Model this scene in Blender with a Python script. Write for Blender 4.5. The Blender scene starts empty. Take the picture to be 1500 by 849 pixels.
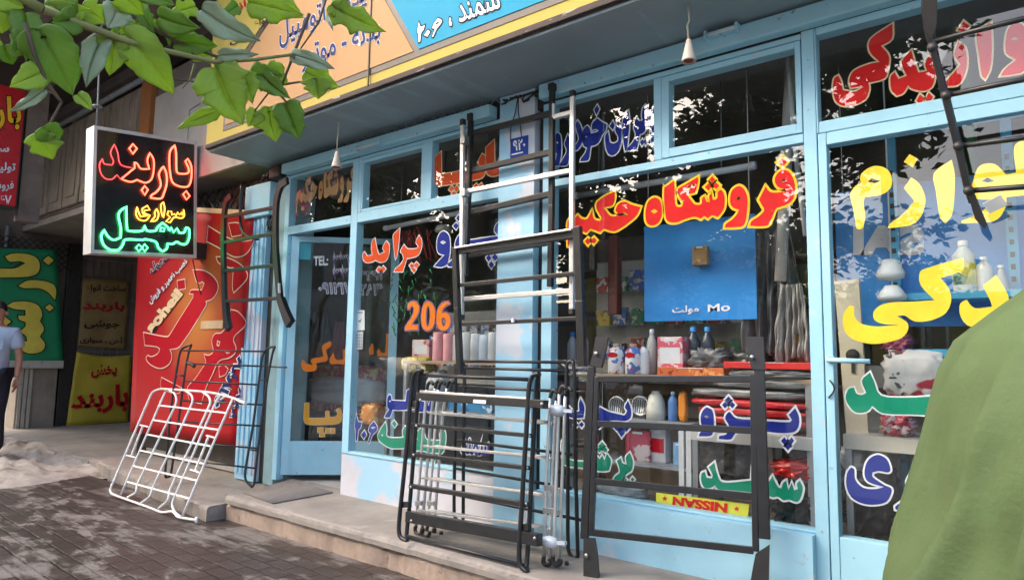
import bpy, bmesh, math, random
import numpy as np
from mathutils import Vector, Matrix
R = math.radians
rng = random.Random(7)
sc = bpy.context.scene
col = sc.collection

# ------------------------------------------------------------------ camera
FPX, CX, CY = 981.0, 750.0, 424.5          # focal length and centre in pixels of the 1500 wide photograph
_v1 = np.array([-493-CX, 505-CY, FPX]); _v3 = np.array([900-CX, -9225-CY, FPX])
_ex = -_v1/np.linalg.norm(_v1); _ez = _v3/np.linalg.norm(_v3)
_ez = _ez-_ex*(_ez@_ex); _ez /= np.linalg.norm(_ez); _ey = np.cross(_ez, _ex)
ROT = np.stack([_ex, _ey, _ez])            # world = ROT @ (right, down, forward)
CAM = np.array([0.0, 0.0, 1.1])
cd = bpy.data.cameras.new('camera'); co = bpy.data.objects.new('camera', cd); col.objects.link(co)
cd.sensor_fit = 'HORIZONTAL'; cd.sensor_width = 36.0; cd.lens = 36.0*FPX/1500.0
cd.clip_start = 0.05; cd.clip_end = 600
m = Matrix.Identity(4)
for i in range(3):
    m[i][0] = ROT[i, 0]; m[i][1] = -ROT[i, 1]; m[i][2] = -ROT[i, 2]; m[i][3] = CAM[i]
co.matrix_world = m
sc.camera = co

# ------------------------------------------------------------------ light and exposure
SUN_EL, SUN_AZ = R(34), R(222)             # hazy sky: a broad soft sun from the street side
w = bpy.data.worlds.new('World'); sc.world = w; w.use_nodes = True
nt = w.node_tree; nt.nodes.clear()
out = nt.nodes.new('ShaderNodeOutputWorld'); bg = nt.nodes.new('ShaderNodeBackground')
sky = nt.nodes.new('ShaderNodeTexSky'); sky.sky_type = 'NISHITA'; sky.sun_disc = False
sky.sun_elevation = SUN_EL; sky.sun_rotation = SUN_AZ; sky.air_density = 1.0; sky.dust_density = 4.0
sky.ozone_density = 0.3
bg.inputs['Strength'].default_value = 0.15
nt.links.new(sky.outputs[0], bg.inputs[0]); nt.links.new(bg.outputs[0], out.inputs[0])
sl = bpy.data.lights.new('sun', 'SUN'); sl.energy = 0.85; sl.angle = R(70); sl.color = (1.0, 0.955, 0.89)
so = bpy.data.objects.new('sun', sl); col.objects.link(so)
sd = Vector((math.sin(SUN_AZ)*math.cos(SUN_EL), math.cos(SUN_AZ)*math.cos(SUN_EL), math.sin(SUN_EL)))
so.rotation_euler = sd.to_track_quat('Z', 'Y').to_euler()
sc.view_settings.view_transform = 'Standard'; sc.view_settings.look = 'None'
sc.view_settings.gamma = 1.0; sc.view_settings.use_curve_mapping = False
sc.view_settings.exposure = 2.0
sc.render.engine = 'CYCLES'
cy = sc.cycles
cy.max_bounces = 10; cy.diffuse_bounces = 4; cy.glossy_bounces = 4; cy.transmission_bounces = 6
cy.transparent_max_bounces = 24; cy.caustics_reflective = False; cy.caustics_refractive = False
cy.sample_clamp_indirect = 6.0; cy.use_denoising = True

# ------------------------------------------------------------------ rays through the photograph onto real planes
def ray(px, py): return ROT @ np.array([px-CX, py-CY, FPX])
def hit(px, py, P, N):
    d = ray(px, py); t = ((np.array(P)-CAM)@np.array(N))/(d@np.array(N)); return CAM+d*t
def onY(px, py, Y): return hit(px, py, (0, Y, 0), (0, 1, 0))
def onZ(px, py, Z): return hit(px, py, (0, 0, Z), (0, 0, 1))
def onX(px, py, X): return hit(px, py, (X, 0, 0), (1, 0, 0))
def V(p): return Vector((float(p[0]), float(p[1]), float(p[2])))

# ------------------------------------------------------------------ objects
def setp(o, label=None, cat=None, group=None, kind=None):
    if label: o['label'] = label
    if cat: o['category'] = cat
    if group: o['group'] = group
    if kind: o['kind'] = kind
    return o
def thing(name, label, cat, loc=(0, 0, 0), group=None):
    o = bpy.data.objects.new(name, None); col.objects.link(o); o.location = V(loc)
    o.empty_display_size = 0.1
    return setp(o, label, cat, group)

class MB:
    """collects boxes, bars, tubes and lathes, in world space, into ONE mesh"""
    def __init__(s): s.v = []; s.f = []; s.sm = []
    def add(s, vs, fs, smooth=False):
        b = len(s.v); s.v += [tuple(map(float, x)) for x in vs]
        for f in fs: s.f.append([i+b for i in f]); s.sm.append(smooth)
        return s
    def box(s, x0, x1, y0, y1, z0, z1, bev=0.0):
        if bev <= 0:
            vs = [(x, y, z) for x in (x0, x1) for y in (y0, y1) for z in (z0, z1)]
            return s.add(vs, [(0, 1, 3, 2), (4, 6, 7, 5), (0, 4, 5, 1), (2, 3, 7, 6), (0, 2, 6, 4), (1, 5, 7, 3)])
        bm = bmesh.new(); bmesh.ops.create_cube(bm, size=1)
        for v in bm.verts: v.co = Vector(((x0+x1)/2+v.co.x*(x1-x0), (y0+y1)/2+v.co.y*(y1-y0), (z0+z1)/2+v.co.z*(z1-z0)))
        bmesh.ops.bevel(bm, geom=bm.edges[:], offset=bev, segments=2, affect='EDGES', profile=0.6)
        bm.verts.index_update()
        s.add([v.co[:] for v in bm.verts], [[v.index for v in f.verts] for f in bm.faces]); bm.free(); return s
    def bar(s, p, q, w, h, up=(0, 0, 1), bev=0.0):
        p, q = V(p), V(q); d = (q-p); L = d.length; d.normalize(); u = Vector(up)
        x = d.cross(u)
        if x.length < 1e-4: x = d.cross(Vector((1, 0, 0)))
        x.normalize(); u = x.cross(d)
        t = MB(); t.box(0, L, -w/2, w/2, -h/2, h/2, bev)
        return s.add([(p+d*a+x*b+u*c)[:] for a, b, c in t.v], t.f)
    def tube(s, pts, r, seg=8, closed=False, cap=True, flat=1.0):
        pts = [V(p) for p in pts]; n = len(pts); rs = r if isinstance(r, (list, tuple)) else [r]*n
        T = []
        for i in range(n):
            a = pts[(i-1) % n] if (closed or i > 0) else pts[i]; b = pts[(i+1) % n] if (closed or i < n-1) else pts[i]
            t = (b-a); T.append(t.normalized() if t.length > 1e-9 else Vector((0, 0, 1)))
        ref = Vector((0, 0, 1)) if abs(T[0].z) < 0.9 else Vector((1, 0, 0))
        x = T[0].cross(ref).normalized(); vs = []
        for i in range(n):
            x = (x-T[i]*x.dot(T[i])); x = x.normalized() if x.length > 1e-6 else T[i].orthogonal().normalized()
            y = T[i].cross(x)
            for k in range(seg):
                a = 2*math.pi*k/seg; vs.append((pts[i]+(x*math.cos(a)+y*math.sin(a)*flat)*rs[i])[:])
        fs = []
        for i in range(n if closed else n-1):
            j = (i+1) % n
            for k in range(seg): fs.append((i*seg+k, i*seg+(k+1) % seg, j*seg+(k+1) % seg, j*seg+k))
        s.add(vs, fs, True)
        if cap and not closed:
            b = len(s.v)-n*seg
            s.f.append([b+k for k in range(seg)][::-1]); s.sm.append(False)
            s.f.append([b+(n-1)*seg+k for k in range(seg)]); s.sm.append(False)
        return s
    def lathe(s, prof, c=(0, 0, 0), seg=16, axis='Z', smooth=True):
        vs = []; fs = []
        for r, h in prof:
            for k in range(seg):
                a = 2*math.pi*k/seg; p = (r*math.cos(a), r*math.sin(a), h)
                if axis == 'Y': p = (p[0], p[2], p[1])
                if axis == 'X': p = (p[2], p[0], p[1])
                vs.append((c[0]+p[0], c[1]+p[1], c[2]+p[2]))
        for i in range(len(prof)-1):
            for k in range(seg): fs.append((i*seg+k, i*seg+(k+1) % seg, (i+1)*seg+(k+1) % seg, (i+1)*seg+k))
        fs.append(tuple(range(seg))[::-1]); fs.append(tuple((len(prof)-1)*seg+k for k in range(seg)))
        return s.add(vs, fs, smooth)
    def sheet(s, P, smooth=True):
        h = len(P); wd = len(P[0])
        return s.add([p for row in P for p in row], [(i*wd+j, i*wd+j+1, (i+1)*wd+j+1, (i+1)*wd+j) for i in range(h-1) for j in range(wd-1)], smooth)
    def prism(s, poly, d):
        """polygon of 3D points pushed along d"""
        n = len(poly); d = Vector(d); vs = [tuple(p) for p in poly]+[tuple(V(p)+d) for p in poly]
        return s.add(vs, [tuple(range(n)), tuple(range(2*n-1, n-1, -1))]+[(i, i+n, (i+1) % n+n, (i+1) % n) for i in range(n)])
    def build(s, name, mat, parent=None, smooth=None, solid=0.0, label=None, sub=0):
        me = bpy.data.meshes.new(name)
        me.from_pydata(s.v, [], s.f); me.materials.append(mat)
        for p, q in zip(me.polygons, s.sm): p.use_smooth = q if smooth is None else smooth
        o = bpy.data.objects.new(name, me); col.objects.link(o)
        bm = bmesh.new(); bm.from_mesh(me); bmesh.ops.recalc_face_normals(bm, faces=bm.faces); bm.to_mesh(me); bm.free()
        if parent is not None:
            o.parent = parent
            pm = Matrix.Identity(4); q = parent
            while q: pm = q.matrix_parent_inverse @ q.matrix_basis @ pm if q.parent else q.matrix_basis @ pm; q = q.parent
            o.matrix_parent_inverse = pm.inverted()
        if solid:
            md = o.modifiers.new('thickness', 'SOLIDIFY'); md.thickness = solid; md.offset = 0
        if sub:
            md = o.modifiers.new('smooth', 'SUBSURF'); md.levels = sub; md.render_levels = sub
        if label: o['label'] = label
        return o

# ------------------------------------------------------------------ materials
def mat(name, base, rough=0.5, metal=0.0, var=0.12, scale=6.0, bump=0.0, bscale=40.0, spec=0.5, patches=None, streak=None, coat=0.0, sheen=0.0, transl=0.0):
    m = bpy.data.materials.new(name); m.use_nodes = True; nt = m.node_tree; N = nt.nodes; L = nt.links
    b = N['Principled BSDF']; b.inputs['Roughness'].default_value = rough; b.inputs['Metallic'].default_value = metal
    b.inputs['Specular IOR Level'].default_value = spec
    if coat: b.inputs['Coat Weight'].default_value = coat; b.inputs['Coat Roughness'].default_value = 0.08
    if sheen: b.inputs['Sheen Weight'].default_value = sheen
    tc = N.new('ShaderNodeTexCoord')
    n1 = N.new('ShaderNodeTexNoise'); n1.inputs['Scale'].default_value = scale; n1.inputs['Detail'].default_value = 6; n1.inputs['Roughness'].default_value = 0.65
    L.new(tc.outputs['Object'], n1.inputs['Vector'])
    mr = N.new('ShaderNodeMapRange'); mr.inputs[1].default_value = 0.3; mr.inputs[2].default_value = 0.7
    mr.inputs[3].default_value = 1-var; mr.inputs[4].default_value = 1+var; L.new(n1.outputs['Fac'], mr.inputs[0])
    mx = N.new('ShaderNodeMix'); mx.data_type = 'RGBA'; mx.blend_type = 'MULTIPLY'; mx.inputs[0].default_value = 1
    mx.inputs[6].default_value = (*base, 1); L.new(mr.outputs[0], mx.inputs[7])
    last = mx.outputs[2]
    def layer(colr, thr, soft, sca, amount=1.0, stretch=None, det=8, seed=0.0):
        nonlocal last
        n = N.new('ShaderNodeTexNoise'); n.inputs['Scale'].default_value = sca; n.inputs['Detail'].default_value = det; n.inputs['Roughness'].default_value = 0.6
        mp = N.new('ShaderNodeMapping'); mp.inputs['Location'].default_value = (seed, seed*0.7, seed*0.3)
        if stretch: mp.inputs['Scale'].default_value = stretch
        L.new(tc.outputs['Object'], mp.inputs[0]); L.new(mp.outputs[0], n.inputs['Vector'])
        r = N.new('ShaderNodeMapRange'); r.inputs[1].default_value = thr; r.inputs[2].default_value = thr+soft; r.inputs[4].default_value = amount
        L.new(n.outputs['Fac'], r.inputs[0])
        x = N.new('ShaderNodeMix'); x.data_type = 'RGBA'; L.new(r.outputs[0], x.inputs[0]); L.new(last, x.inputs[6]); x.inputs[7].default_value = (*colr, 1)
        last = x.outputs[2]
    for p in (patches or []): layer(**p)
    L.new(last, b.inputs['Base Color'])
    rr = N.new('ShaderNodeMapRange'); rr.inputs[3].default_value = max(0.02, rough-0.12); rr.inputs[4].default_value = min(1, rough+0.12)
    L.new(n1.outputs['Fac'], rr.inputs[0]); L.new(rr.outputs[0], b.inputs['Roughness'])
    if bump:
        n2 = N.new('ShaderNodeTexNoise'); n2.inputs['Scale'].default_value = bscale; n2.inputs['Detail'].default_value = 5
        L.new(tc.outputs['Object'], n2.inputs['Vector'])
        bp = N.new('ShaderNodeBump'); bp.inputs['Strength'].default_value = bump; bp.inputs['Distance'].default_value = 0.01
        L.new(n2.outputs['Fac'], bp.inputs['Height']); L.new(bp.outputs[0], b.inputs['Normal'])
    if transl:
        tr = N.new('ShaderNodeBsdfTranslucent'); ms = N.new('ShaderNodeMixShader'); ms.inputs[0].default_value = transl
        L.new(last, tr.inputs[0]); L.new(b.outputs[0], ms.inputs[1]); L.new(tr.outputs[0], ms.inputs[2])
        L.new(ms.outputs[0], N['Material Output'].inputs['Surface'])
    return m
def glow(name, c, strength, base=(0.3, 0.3, 0.3)):
    m = bpy.data.materials.new(name); m.use_nodes = True; b = m.node_tree.nodes['Principled BSDF']
    b.inputs['Base Color'].default_value = (*base, 1); b.inputs['Emission Color'].default_value = (*c, 1); b.inputs['Emission Strength'].default_value = strength
    return m
def glass_mat(name, ior=1.5, gain=2.0, tint=(0.93, 0.96, 0.95), dirt=0.03):
    m = bpy.data.materials.new(name); m.use_nodes = True; nt = m.node_tree; N = nt.nodes; L = nt.links
    N.remove(N['Principled BSDF'])
    fr = N.new('ShaderNodeFresnel'); fr.inputs[0].default_value = ior
    mu = N.new('ShaderNodeMath'); mu.operation = 'MULTIPLY'; mu.inputs[1].default_value = gain; mu.use_clamp = True
    ge = N.new('ShaderNodeNewGeometry'); inv = N.new('ShaderNodeMath'); inv.operation = 'SUBTRACT'; inv.inputs[0].default_value = 1.0
    mm = N.new('ShaderNodeMath'); mm.operation = 'MULTIPLY'
    tr = N.new('ShaderNodeBsdfTransparent'); tr.inputs[0].default_value = (*tint, 1)
    gl = N.new('ShaderNodeBsdfGlossy'); gl.inputs['Roughness'].default_value = 0.0
    tc = N.new('ShaderNodeTexCoord'); nz = N.new('ShaderNodeTexNoise'); nz.inputs['Scale'].default_value = 1.7; nz.inputs['Detail'].default_value = 1
    bp = N.new('ShaderNodeBump'); bp.inputs['Strength'].default_value = 0.008; bp.inputs['Distance'].default_value = 0.05
    L.new(tc.outputs['Object'], nz.inputs['Vector']); L.new(nz.outputs['Fac'], bp.inputs['Height']); L.new(bp.outputs[0], gl.inputs['Normal'])
    df = N.new('ShaderNodeBsdfDiffuse'); df.inputs[0].default_value = (0.55, 0.53, 0.5, 1)
    n2 = N.new('ShaderNodeTexNoise'); n2.inputs['Scale'].default_value = 3; n2.inputs['Detail'].default_value = 8; L.new(tc.outputs['Object'], n2.inputs['Vector'])
    r2 = N.new('ShaderNodeMapRange'); r2.inputs[1].default_value = 0.4; r2.inputs[2].default_value = 0.8; r2.inputs[4].default_value = dirt*3; L.new(n2.outputs['Fac'], r2.inputs[0])
    md = N.new('ShaderNodeMixShader'); L.new(r2.outputs[0], md.inputs[0]); L.new(tr.outputs[0], md.inputs[1]); L.new(df.outputs[0], md.inputs[2])
    ms = N.new('ShaderNodeMixShader')
    L.new(fr.outputs[0], mu.inputs[0]); L.new(ge.outputs['Backfacing'], inv.inputs[1]); L.new(mu.outputs[0], mm.inputs[0]); L.new(inv.outputs[0], mm.inputs[1])
    L.new(mm.outputs[0], ms.inputs[0]); L.new(md.outputs[0], ms.inputs[1]); L.new(gl.outputs[0], ms.inputs[2])
    L.new(ms.outputs[0], N['Material Output'].inputs['Surface'])
    return m
WHITE = (0.74, 0.76, 0.79)
M = dict(
 blue=mat('light_blue_paint', (0.37, 0.66, 0.81), 0.42, spec=0.3, var=0.07, scale=2.5, bump=0.06, bscale=14, patches=[dict(colr=(0.22, 0.5, 0.68), thr=0.60, soft=0.2, sca=1.7, amount=0.5), dict(colr=(0.14, 0.13, 0.12), thr=0.655, soft=0.05, sca=24, amount=0.75), dict(colr=(0.5, 0.6, 0.66), thr=0.62, soft=0.04, sca=11, amount=0.6, seed=2), dict(colr=(0.28, 0.33, 0.36), thr=0.63, soft=0.2, sca=6, amount=0.4, stretch=(1, 1, 0.15), seed=5)]),
 blueold=mat('peeling_blue_paint', (0.35, 0.64, 0.82), 0.5, var=0.06, scale=3, bump=0.15, bscale=18, patches=[dict(colr=(0.66, 0.67, 0.74), thr=0.515, soft=0.04, sca=1.9, seed=3.1, amount=0.85), dict(colr=(0.55, 0.55, 0.58), thr=0.66, soft=0.04, sca=9, amount=0.5), dict(colr=(0.3, 0.3, 0.31), thr=0.63, soft=0.2, sca=5, amount=0.35, stretch=(1, 1, 0.2), seed=8)]),
 bluebase=mat('base_blue_paint', (0.36, 0.65, 0.82), 0.5, var=0.06, scale=3, bump=0.2, bscale=18, patches=[dict(colr=(0.64, 0.66, 0.74), thr=0.545, soft=0.05, sca=1.7, seed=1.3, amount=0.85), dict(colr=(0.42, 0.42, 0.43), thr=0.64, soft=0.05, sca=11, amount=0.6), dict(colr=(0.3, 0.27, 0.24), thr=0.6, soft=0.2, sca=6, amount=0.4, stretch=(1, 1, 0.2), seed=8)]),
 whitewall=mat('worn_white_plaster', (0.62, 0.62, 0.68), 0.6, var=0.07, scale=3, bump=0.2, bscale=16, patches=[dict(colr=(0.36, 0.64, 0.82), thr=0.50, soft=0.04, sca=1.6, seed=9.4, amount=0.9), dict(colr=(0.4, 0.4, 0.41), thr=0.62, soft=0.2, sca=7, amount=0.5, stretch=(1, 1, 0.3))]),
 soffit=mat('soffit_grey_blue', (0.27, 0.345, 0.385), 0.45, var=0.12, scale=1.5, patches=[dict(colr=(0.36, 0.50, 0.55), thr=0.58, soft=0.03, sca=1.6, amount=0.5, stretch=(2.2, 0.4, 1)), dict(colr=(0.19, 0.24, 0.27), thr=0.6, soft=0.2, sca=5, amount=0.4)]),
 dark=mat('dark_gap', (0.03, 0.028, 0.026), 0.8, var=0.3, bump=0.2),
 black=mat('black_powder_coat', (0.017, 0.017, 0.019), 0.34, var=0.2, scale=20, spec=0.5, bump=0.05, bscale=120),
 blackflat=mat('black_plastic', (0.024, 0.022, 0.022), 0.45, var=0.2, scale=20),
 chrome=mat('bright_aluminium', (0.66, 0.66, 0.66), 0.42, 0.75, var=0.08, scale=10),
 steel=mat('grey_steel', (0.42, 0.43, 0.45), 0.4, 0.8, var=0.15, scale=10),
 whitepaint=mat('white_enamel', (0.82, 0.79, 0.76), 0.42, var=0.1, scale=14, bump=0.1, bscale=60, patches=[dict(colr=(0.35, 0.2, 0.12), thr=0.72, soft=0.03, sca=22, amount=0.8), dict(colr=(0.55, 0.5, 0.46), thr=0.58, soft=0.15, sca=8, amount=0.5)]),
 white=mat('white_plastic', WHITE, 0.4, var=0.06),
 yellow=mat('fascia_yellow', (0.50, 0.385, 0.09), 0.6, spec=0.12, var=0.06, scale=2, patches=[dict(colr=(0.4, 0.3, 0.08), thr=0.6, soft=0.2, sca=4, amount=0.35, stretch=(1, 1, 0.2))]),
 brown=mat('brown_trim', (0.06, 0.042, 0.034), 0.5, var=0.25),
 peach=mat('fascia_peach', (0.50, 0.285, 0.135), 0.6, spec=0.12, var=0.05, scale=2, patches=[dict(colr=(0.36, 0.18, 0.08), thr=0.6, soft=0.2, sca=4, amount=0.4, stretch=(1, 1, 0.15))]),
 cyan=mat('fascia_cyan', (0.018, 0.29, 0.47), 0.6, spec=0.12, var=0.06, scale=2, patches=[dict(colr=(0.04, 0.34, 0.5), thr=0.6, soft=0.15, sca=5, amount=0.4, stretch=(1, 1, 0.1))]),
 glass=glass_mat('window_glass', gain=1.9, dirt=0.008),
 concrete=mat('old_concrete', (0.31, 0.27, 0.235), 0.75, var=0.22, scale=3, bump=0.5, bscale=24, patches=[dict(colr=(0.15, 0.125, 0.11), thr=0.54, soft=0.22, sca=1.8, amount=0.75), dict(colr=(0.1, 0.085, 0.08), thr=0.66, soft=0.06, sca=9, amount=0.7), dict(colr=(0.48, 0.44, 0.4), thr=0.62, soft=0.1, sca=5, amount=0.6, seed=4)]),
 kerbstone=mat('kerb_stone', (0.40, 0.30, 0.235), 0.7, var=0.25, scale=5, bump=0.6, bscale=30, patches=[dict(colr=(0.15, 0.11, 0.09), thr=0.6, soft=0.08, sca=7, amount=0.85), dict(colr=(0.56, 0.46, 0.38), thr=0.58, soft=0.12, sca=4, amount=0.6, seed=2)]),
 stone=mat('weathered_stone', (0.30, 0.25, 0.20), 0.7, var=0.2, scale=4, bump=0.4, bscale=25, patches=[dict(colr=(0.08, 0.065, 0.055), thr=0.56, soft=0.2, sca=3, amount=0.7, stretch=(1, 1, 0.3))]),
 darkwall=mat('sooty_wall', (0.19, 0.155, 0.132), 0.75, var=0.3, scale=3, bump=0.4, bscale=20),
 iron=mat('dark_iron', (0.05, 0.048, 0.045), 0.5, 0.5, var=0.3, scale=20),
 greyiron=mat('grey_iron', (0.25, 0.27, 0.28), 0.5, 0.3, var=0.25, scale=20),
 wood=mat('shelf_board', (0.30, 0.22, 0.15), 0.6, var=0.2),
 inner=mat('shop_wall_paint', (0.58, 0.56, 0.52), 0.8, var=0.15),
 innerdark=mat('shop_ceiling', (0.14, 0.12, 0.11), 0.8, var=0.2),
 tile=mat('shop_floor_tile', (0.42, 0.39, 0.36), 0.4, var=0.2),
)
def C(name, c, rough=0.45, **k):
    key = 'c_'+name
    if name.startswith(('letter_', 'vinyl_')): k.setdefault('spec', 0.12); rough = 0.6
    if key not in M: M[key] = mat(name, c, rough, **k)
    return M[key]
# ------------------------------------------------------------------ lettering: outlines read off the photograph, put on the real plane they are painted on
ZOOM = dict(A=(825, 220, 4.2857), B=(805, 145, 8.0875), F=(630, 195, 8.08), G=(520, 310, 6.818), H=(425, 360, 6.0625), I=(425, 480, 4.994),
            J=(510, 570, 6.5217), K=(125, 175, 4.041), P=(190, 300, 4.715), Q=(190, 470, 4.47), S=(0, 340, 2.83), C=(1150, 0, 4.2857),
            D=(1150, 198, 4.2857), W=(1150, 396, 4.2857), X=(1150, 594, 3.329), E=(800, 452, 3.75), T=(800, 640, 3.75), Z=(0, 0, 1.0))
def parse(txt):
    """'K x,y x,yc ... | x,y ...' -> closed outlines in photograph pixels; c marks a corner"""
    res = []
    key = txt.strip()[0]; x0, y0, s = ZOOM[key]
    for part in txt.strip()[1:].split('|'):
        pts = []; cs = []
        for tok in part.replace(';', ' ').split():
            c = tok.endswith('c'); a, b = tok.rstrip('c').split(',')
            pts.append((x0+float(a)/s, y0+float(b)/s)); cs.append(c)
        if len(pts) >= 3: res.append(smooth_outline(pts, cs))
    return res
def smooth_outline(pts, cs, k=3):
    n = len(pts); P = [np.array(p) for p in pts]; o = []
    corner = []
    for i in range(n):
        a = P[i]-P[i-1]; b = P[(i+1) % n]-P[i]
        ca = (a@b)/(np.linalg.norm(a)*np.linalg.norm(b)+1e-9)
        corner.append(cs[i] or ca < 0.42 or n <= 4)
    def tan(i):
        return (P[(i+1) % n]-P[i-1])*0.5
    for i in range(n):
        j = (i+1) % n; L = np.linalg.norm(P[j]-P[i])
        if corner[i] and corner[j]: o.append(P[i]); continue
        t0 = (P[j]-P[i]) if corner[i] else tan(i); t1 = (P[j]-P[i]) if corner[j] else tan(j)
        for t in (t0, t1):
            l = np.linalg.norm(t)
            if l > L*1.2: t *= L*1.2/l
        for q in range(k):
            u = q/k; h1 = 2*u**3-3*u**2+1; h2 = -2*u**3+3*u**2; h3 = u**3-2*u**2+u; h4 = u**3-u**2
            o.append(h1*P[i]+h2*P[j]+h3*t0+h4*t1)
    return [tuple(p) for p in o]
class Plane:
    def __init__(s, P, U, Vv):
        s.P = np.array(P, float); s.U = np.array(U, float)/np.linalg.norm(U); s.V = np.array(Vv, float)/np.linalg.norm(Vv)
        s.N = np.cross(s.U, s.V)
    def px(s, x, y):
        q = hit(x, y, s.P, s.N)-s.P; return (q@s.U, q@s.V)
    def w(s, a, b, off=0.0): return s.P+s.U*a+s.V*b+s.N*off       # +N comes towards the street
def glyph_mesh(name, outs, plane, off, mt, parent, label=None):
    cu = bpy.data.curves.new(name, 'CURVE'); cu.dimensions = '2D'; cu.fill_mode = 'BOTH'
    for o in outs:
        sp = cu.splines.new('POLY'); sp.points.add(len(o)-1); sp.use_cyclic_u = True
        for p, (a, b) in zip(sp.points, o): p.co = (a*10, b*10, 0, 1)
    ob = bpy.data.objects.new('t', cu)
    me = bpy.data.meshes.new_from_object(ob)
    bpy.data.objects.remove(ob); bpy.data.curves.remove(cu)
    mb = MB(); mb.add([plane.w(v.co.x/10, v.co.y/10, off) for v in me.vertices], [list(p.vertices) for p in me.polygons])
    bpy.data.meshes.remove(me)
    return mb.build(name, mt, parent, label=label)
def ribbon_mesh(name, outs, plane, off, wd, mt, parent):
    mb = MB()
    for o in outs:
        pts = [np.array(p) for p in o]
        q = [pts[0]]
        for p in pts[1:]:
            if np.linalg.norm(p-q[-1]) > 0.0012: q.append(p)
        pts = q; n = len(pts)
        if n < 3: continue
        vs = []
        for i in range(n):
            a = pts[i]-pts[i-1]; b = pts[(i+1) % n]-pts[i]
            a = a/(np.linalg.norm(a)+1e-9); b = b/(np.linalg.norm(b)+1e-9)
            na = np.array([-a[1], a[0]]); nb = np.array([-b[1], b[0]]); t = na+nb
            l = np.linalg.norm(t); t = nb if l < 0.2 else t/l
            k = 1/max(0.55, t@nb)
            for s in (1, -1): vs.append(plane.w(*(pts[i]+t*s*wd*k), off))
        mb.add(vs, [(2*i, 2*i+1, 2*((i+1) % n)+1, 2*((i+1) % n)) for i in range(n)])
    return mb.build(name, mt, parent)
def word(txt, plane, fill, line, parent, wd=0.009, lab=None, name='lettering'):
    outs = []
    for t in ([txt] if isinstance(txt, str) else txt):
        outs += [[plane.px(*p) for p in o] for o in parse(t)]
    return word_outs(outs, plane, fill, line, parent, wd, name)
def word_outs(outs, plane, fill, line, parent, wd=0.009, name='lettering'):
    ins = getattr(plane, 'inside', False)      # painted on the inner face of a pane, behind its reflections
    if line: ribbon_mesh(name+'_outline', outs, plane, -0.0105 if ins else 0.0016, wd, line, parent)
    return glyph_mesh(name, outs, plane, -0.009 if ins else 0.003, fill, parent)
OVER = False

# Persian joining forms: isolated, final, initial, medial
FORMS = {'ا': 'ﺍﺎ', 'د': 'ﺩﺪ', 'ر': 'ﺭﺮ', 'ز': 'ﺯﺰ', 'ژ': 'ﮊﮋ', 'و': 'ﻭﻮ',
         'ب': 'ﺏﺐﺑﺒ', 'پ': 'ﭖﭗﭘﭙ', 'ت': 'ﺕﺖﺗﺘ', 'ح': 'ﺡﺢﺣﺤ', 'خ': 'ﺥﺦﺧﺨ', 'ج': 'ﺝﺞﺟﺠ',
         'س': 'ﺱﺲﺳﺴ', 'ش': 'ﺵﺶﺷﺸ', 'ص': 'ﺹﺺﺻﺼ', 'ع': 'ﻉﻊﻋﻌ', 'ف': 'ﻑﻒﻓﻔ', 'ق': 'ﻕﻖﻗﻘ',
         'ک': 'ﮎﮏﮐﮑ', 'گ': 'ﮒﮓﮔﮕ', 'ل': 'ﻝﻞﻟﻠ', 'م': 'ﻡﻢﻣﻤ', 'ن': 'ﻥﻦﻧﻨ', 'ه': 'ﻩﻪﻫﻬ', 'ی': 'ﯼﯽﯾﯿ'}
def shape(s):
    o = []
    for i, ch in enumerate(s):
        if ch not in FORMS: o.append(ch); continue
        f = FORMS[ch]
        pj = i > 0 and s[i-1] in FORMS and len(FORMS[s[i-1]]) == 4
        nj = len(f) == 4 and i < len(s)-1 and s[i+1] in FORMS
        o.append(f[(3 if pj else 2) if nj else (1 if pj else 0)])
    # right to left, digits keep their order
    r = []; i = len(o)-1
    dig = '۰۱۲۳۴۵۶۷۸۹0123456789'
    while i >= 0:
        j = i
        while j >= 0 and o[j] in dig: j -= 1
        if j < i: r += o[j+1:i+1]; i = j
        else: r.append(o[i]); i -= 1
    return ''.join(r)
def text_quad(txt, quad, plane, fill, parent, bold=0.02, line=None, lbold=0.06, latin=False, name='lettering', flip=False):
    """typeset text stretched over a quad of photograph pixels (top left, top right, bottom right, bottom left) lying on the plane"""
    Q = [np.array(plane.px(*q)) for q in quad]
    return text_world(txt, Q, plane, fill, parent, bold, line, lbold, latin, name, flip)
def text_world(txt, Q, plane, fill, parent, bold=0.02, line=None, lbold=0.06, latin=False, name='lettering', flip=False):
    body = txt if latin else shape(txt)
    def one(off, dz, mt, nm, ref=None):
        cu = bpy.data.curves.new('t', 'FONT'); cu.body = body; cu.offset = off; cu.resolution_u = 3
        ob = bpy.data.objects.new('t', cu); col.objects.link(ob)
        me = bpy.data.meshes.new_from_object(ob.evaluated_get(bpy.context.evaluated_depsgraph_get()))
        bpy.data.objects.remove(ob); bpy.data.curves.remove(cu)
        xs = [v.co.x for v in me.vertices]; ys = [v.co.y for v in me.vertices]
        bb = ref or (min(xs), max(xs), min(ys), max(ys))
        vs = []
        for v in me.vertices:
            u = (v.co.x-bb[0])/(bb[1]-bb[0]); t = (v.co.y-bb[2])/(bb[3]-bb[2])
            if flip: u, t = 1-u, 1-t
            p = (Q[3]*(1-u)+Q[2]*u)*(1-t)+(Q[0]*(1-u)+Q[1]*u)*t
            vs.append(plane.w(p[0], p[1], dz))
        mb = MB(); mb.add(vs, [list(p.vertices) for p in me.polygons]); bpy.data.meshes.remove(me)
        mb.build(nm, mt, parent); return bb
    ins = getattr(plane, 'inside', False)
    bb = one(bold, -0.009 if ins else 0.003, fill, name)
    if line: one(bold+lbold, -0.0105 if ins else 0.0015, line, name+'_outline', bb)
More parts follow.
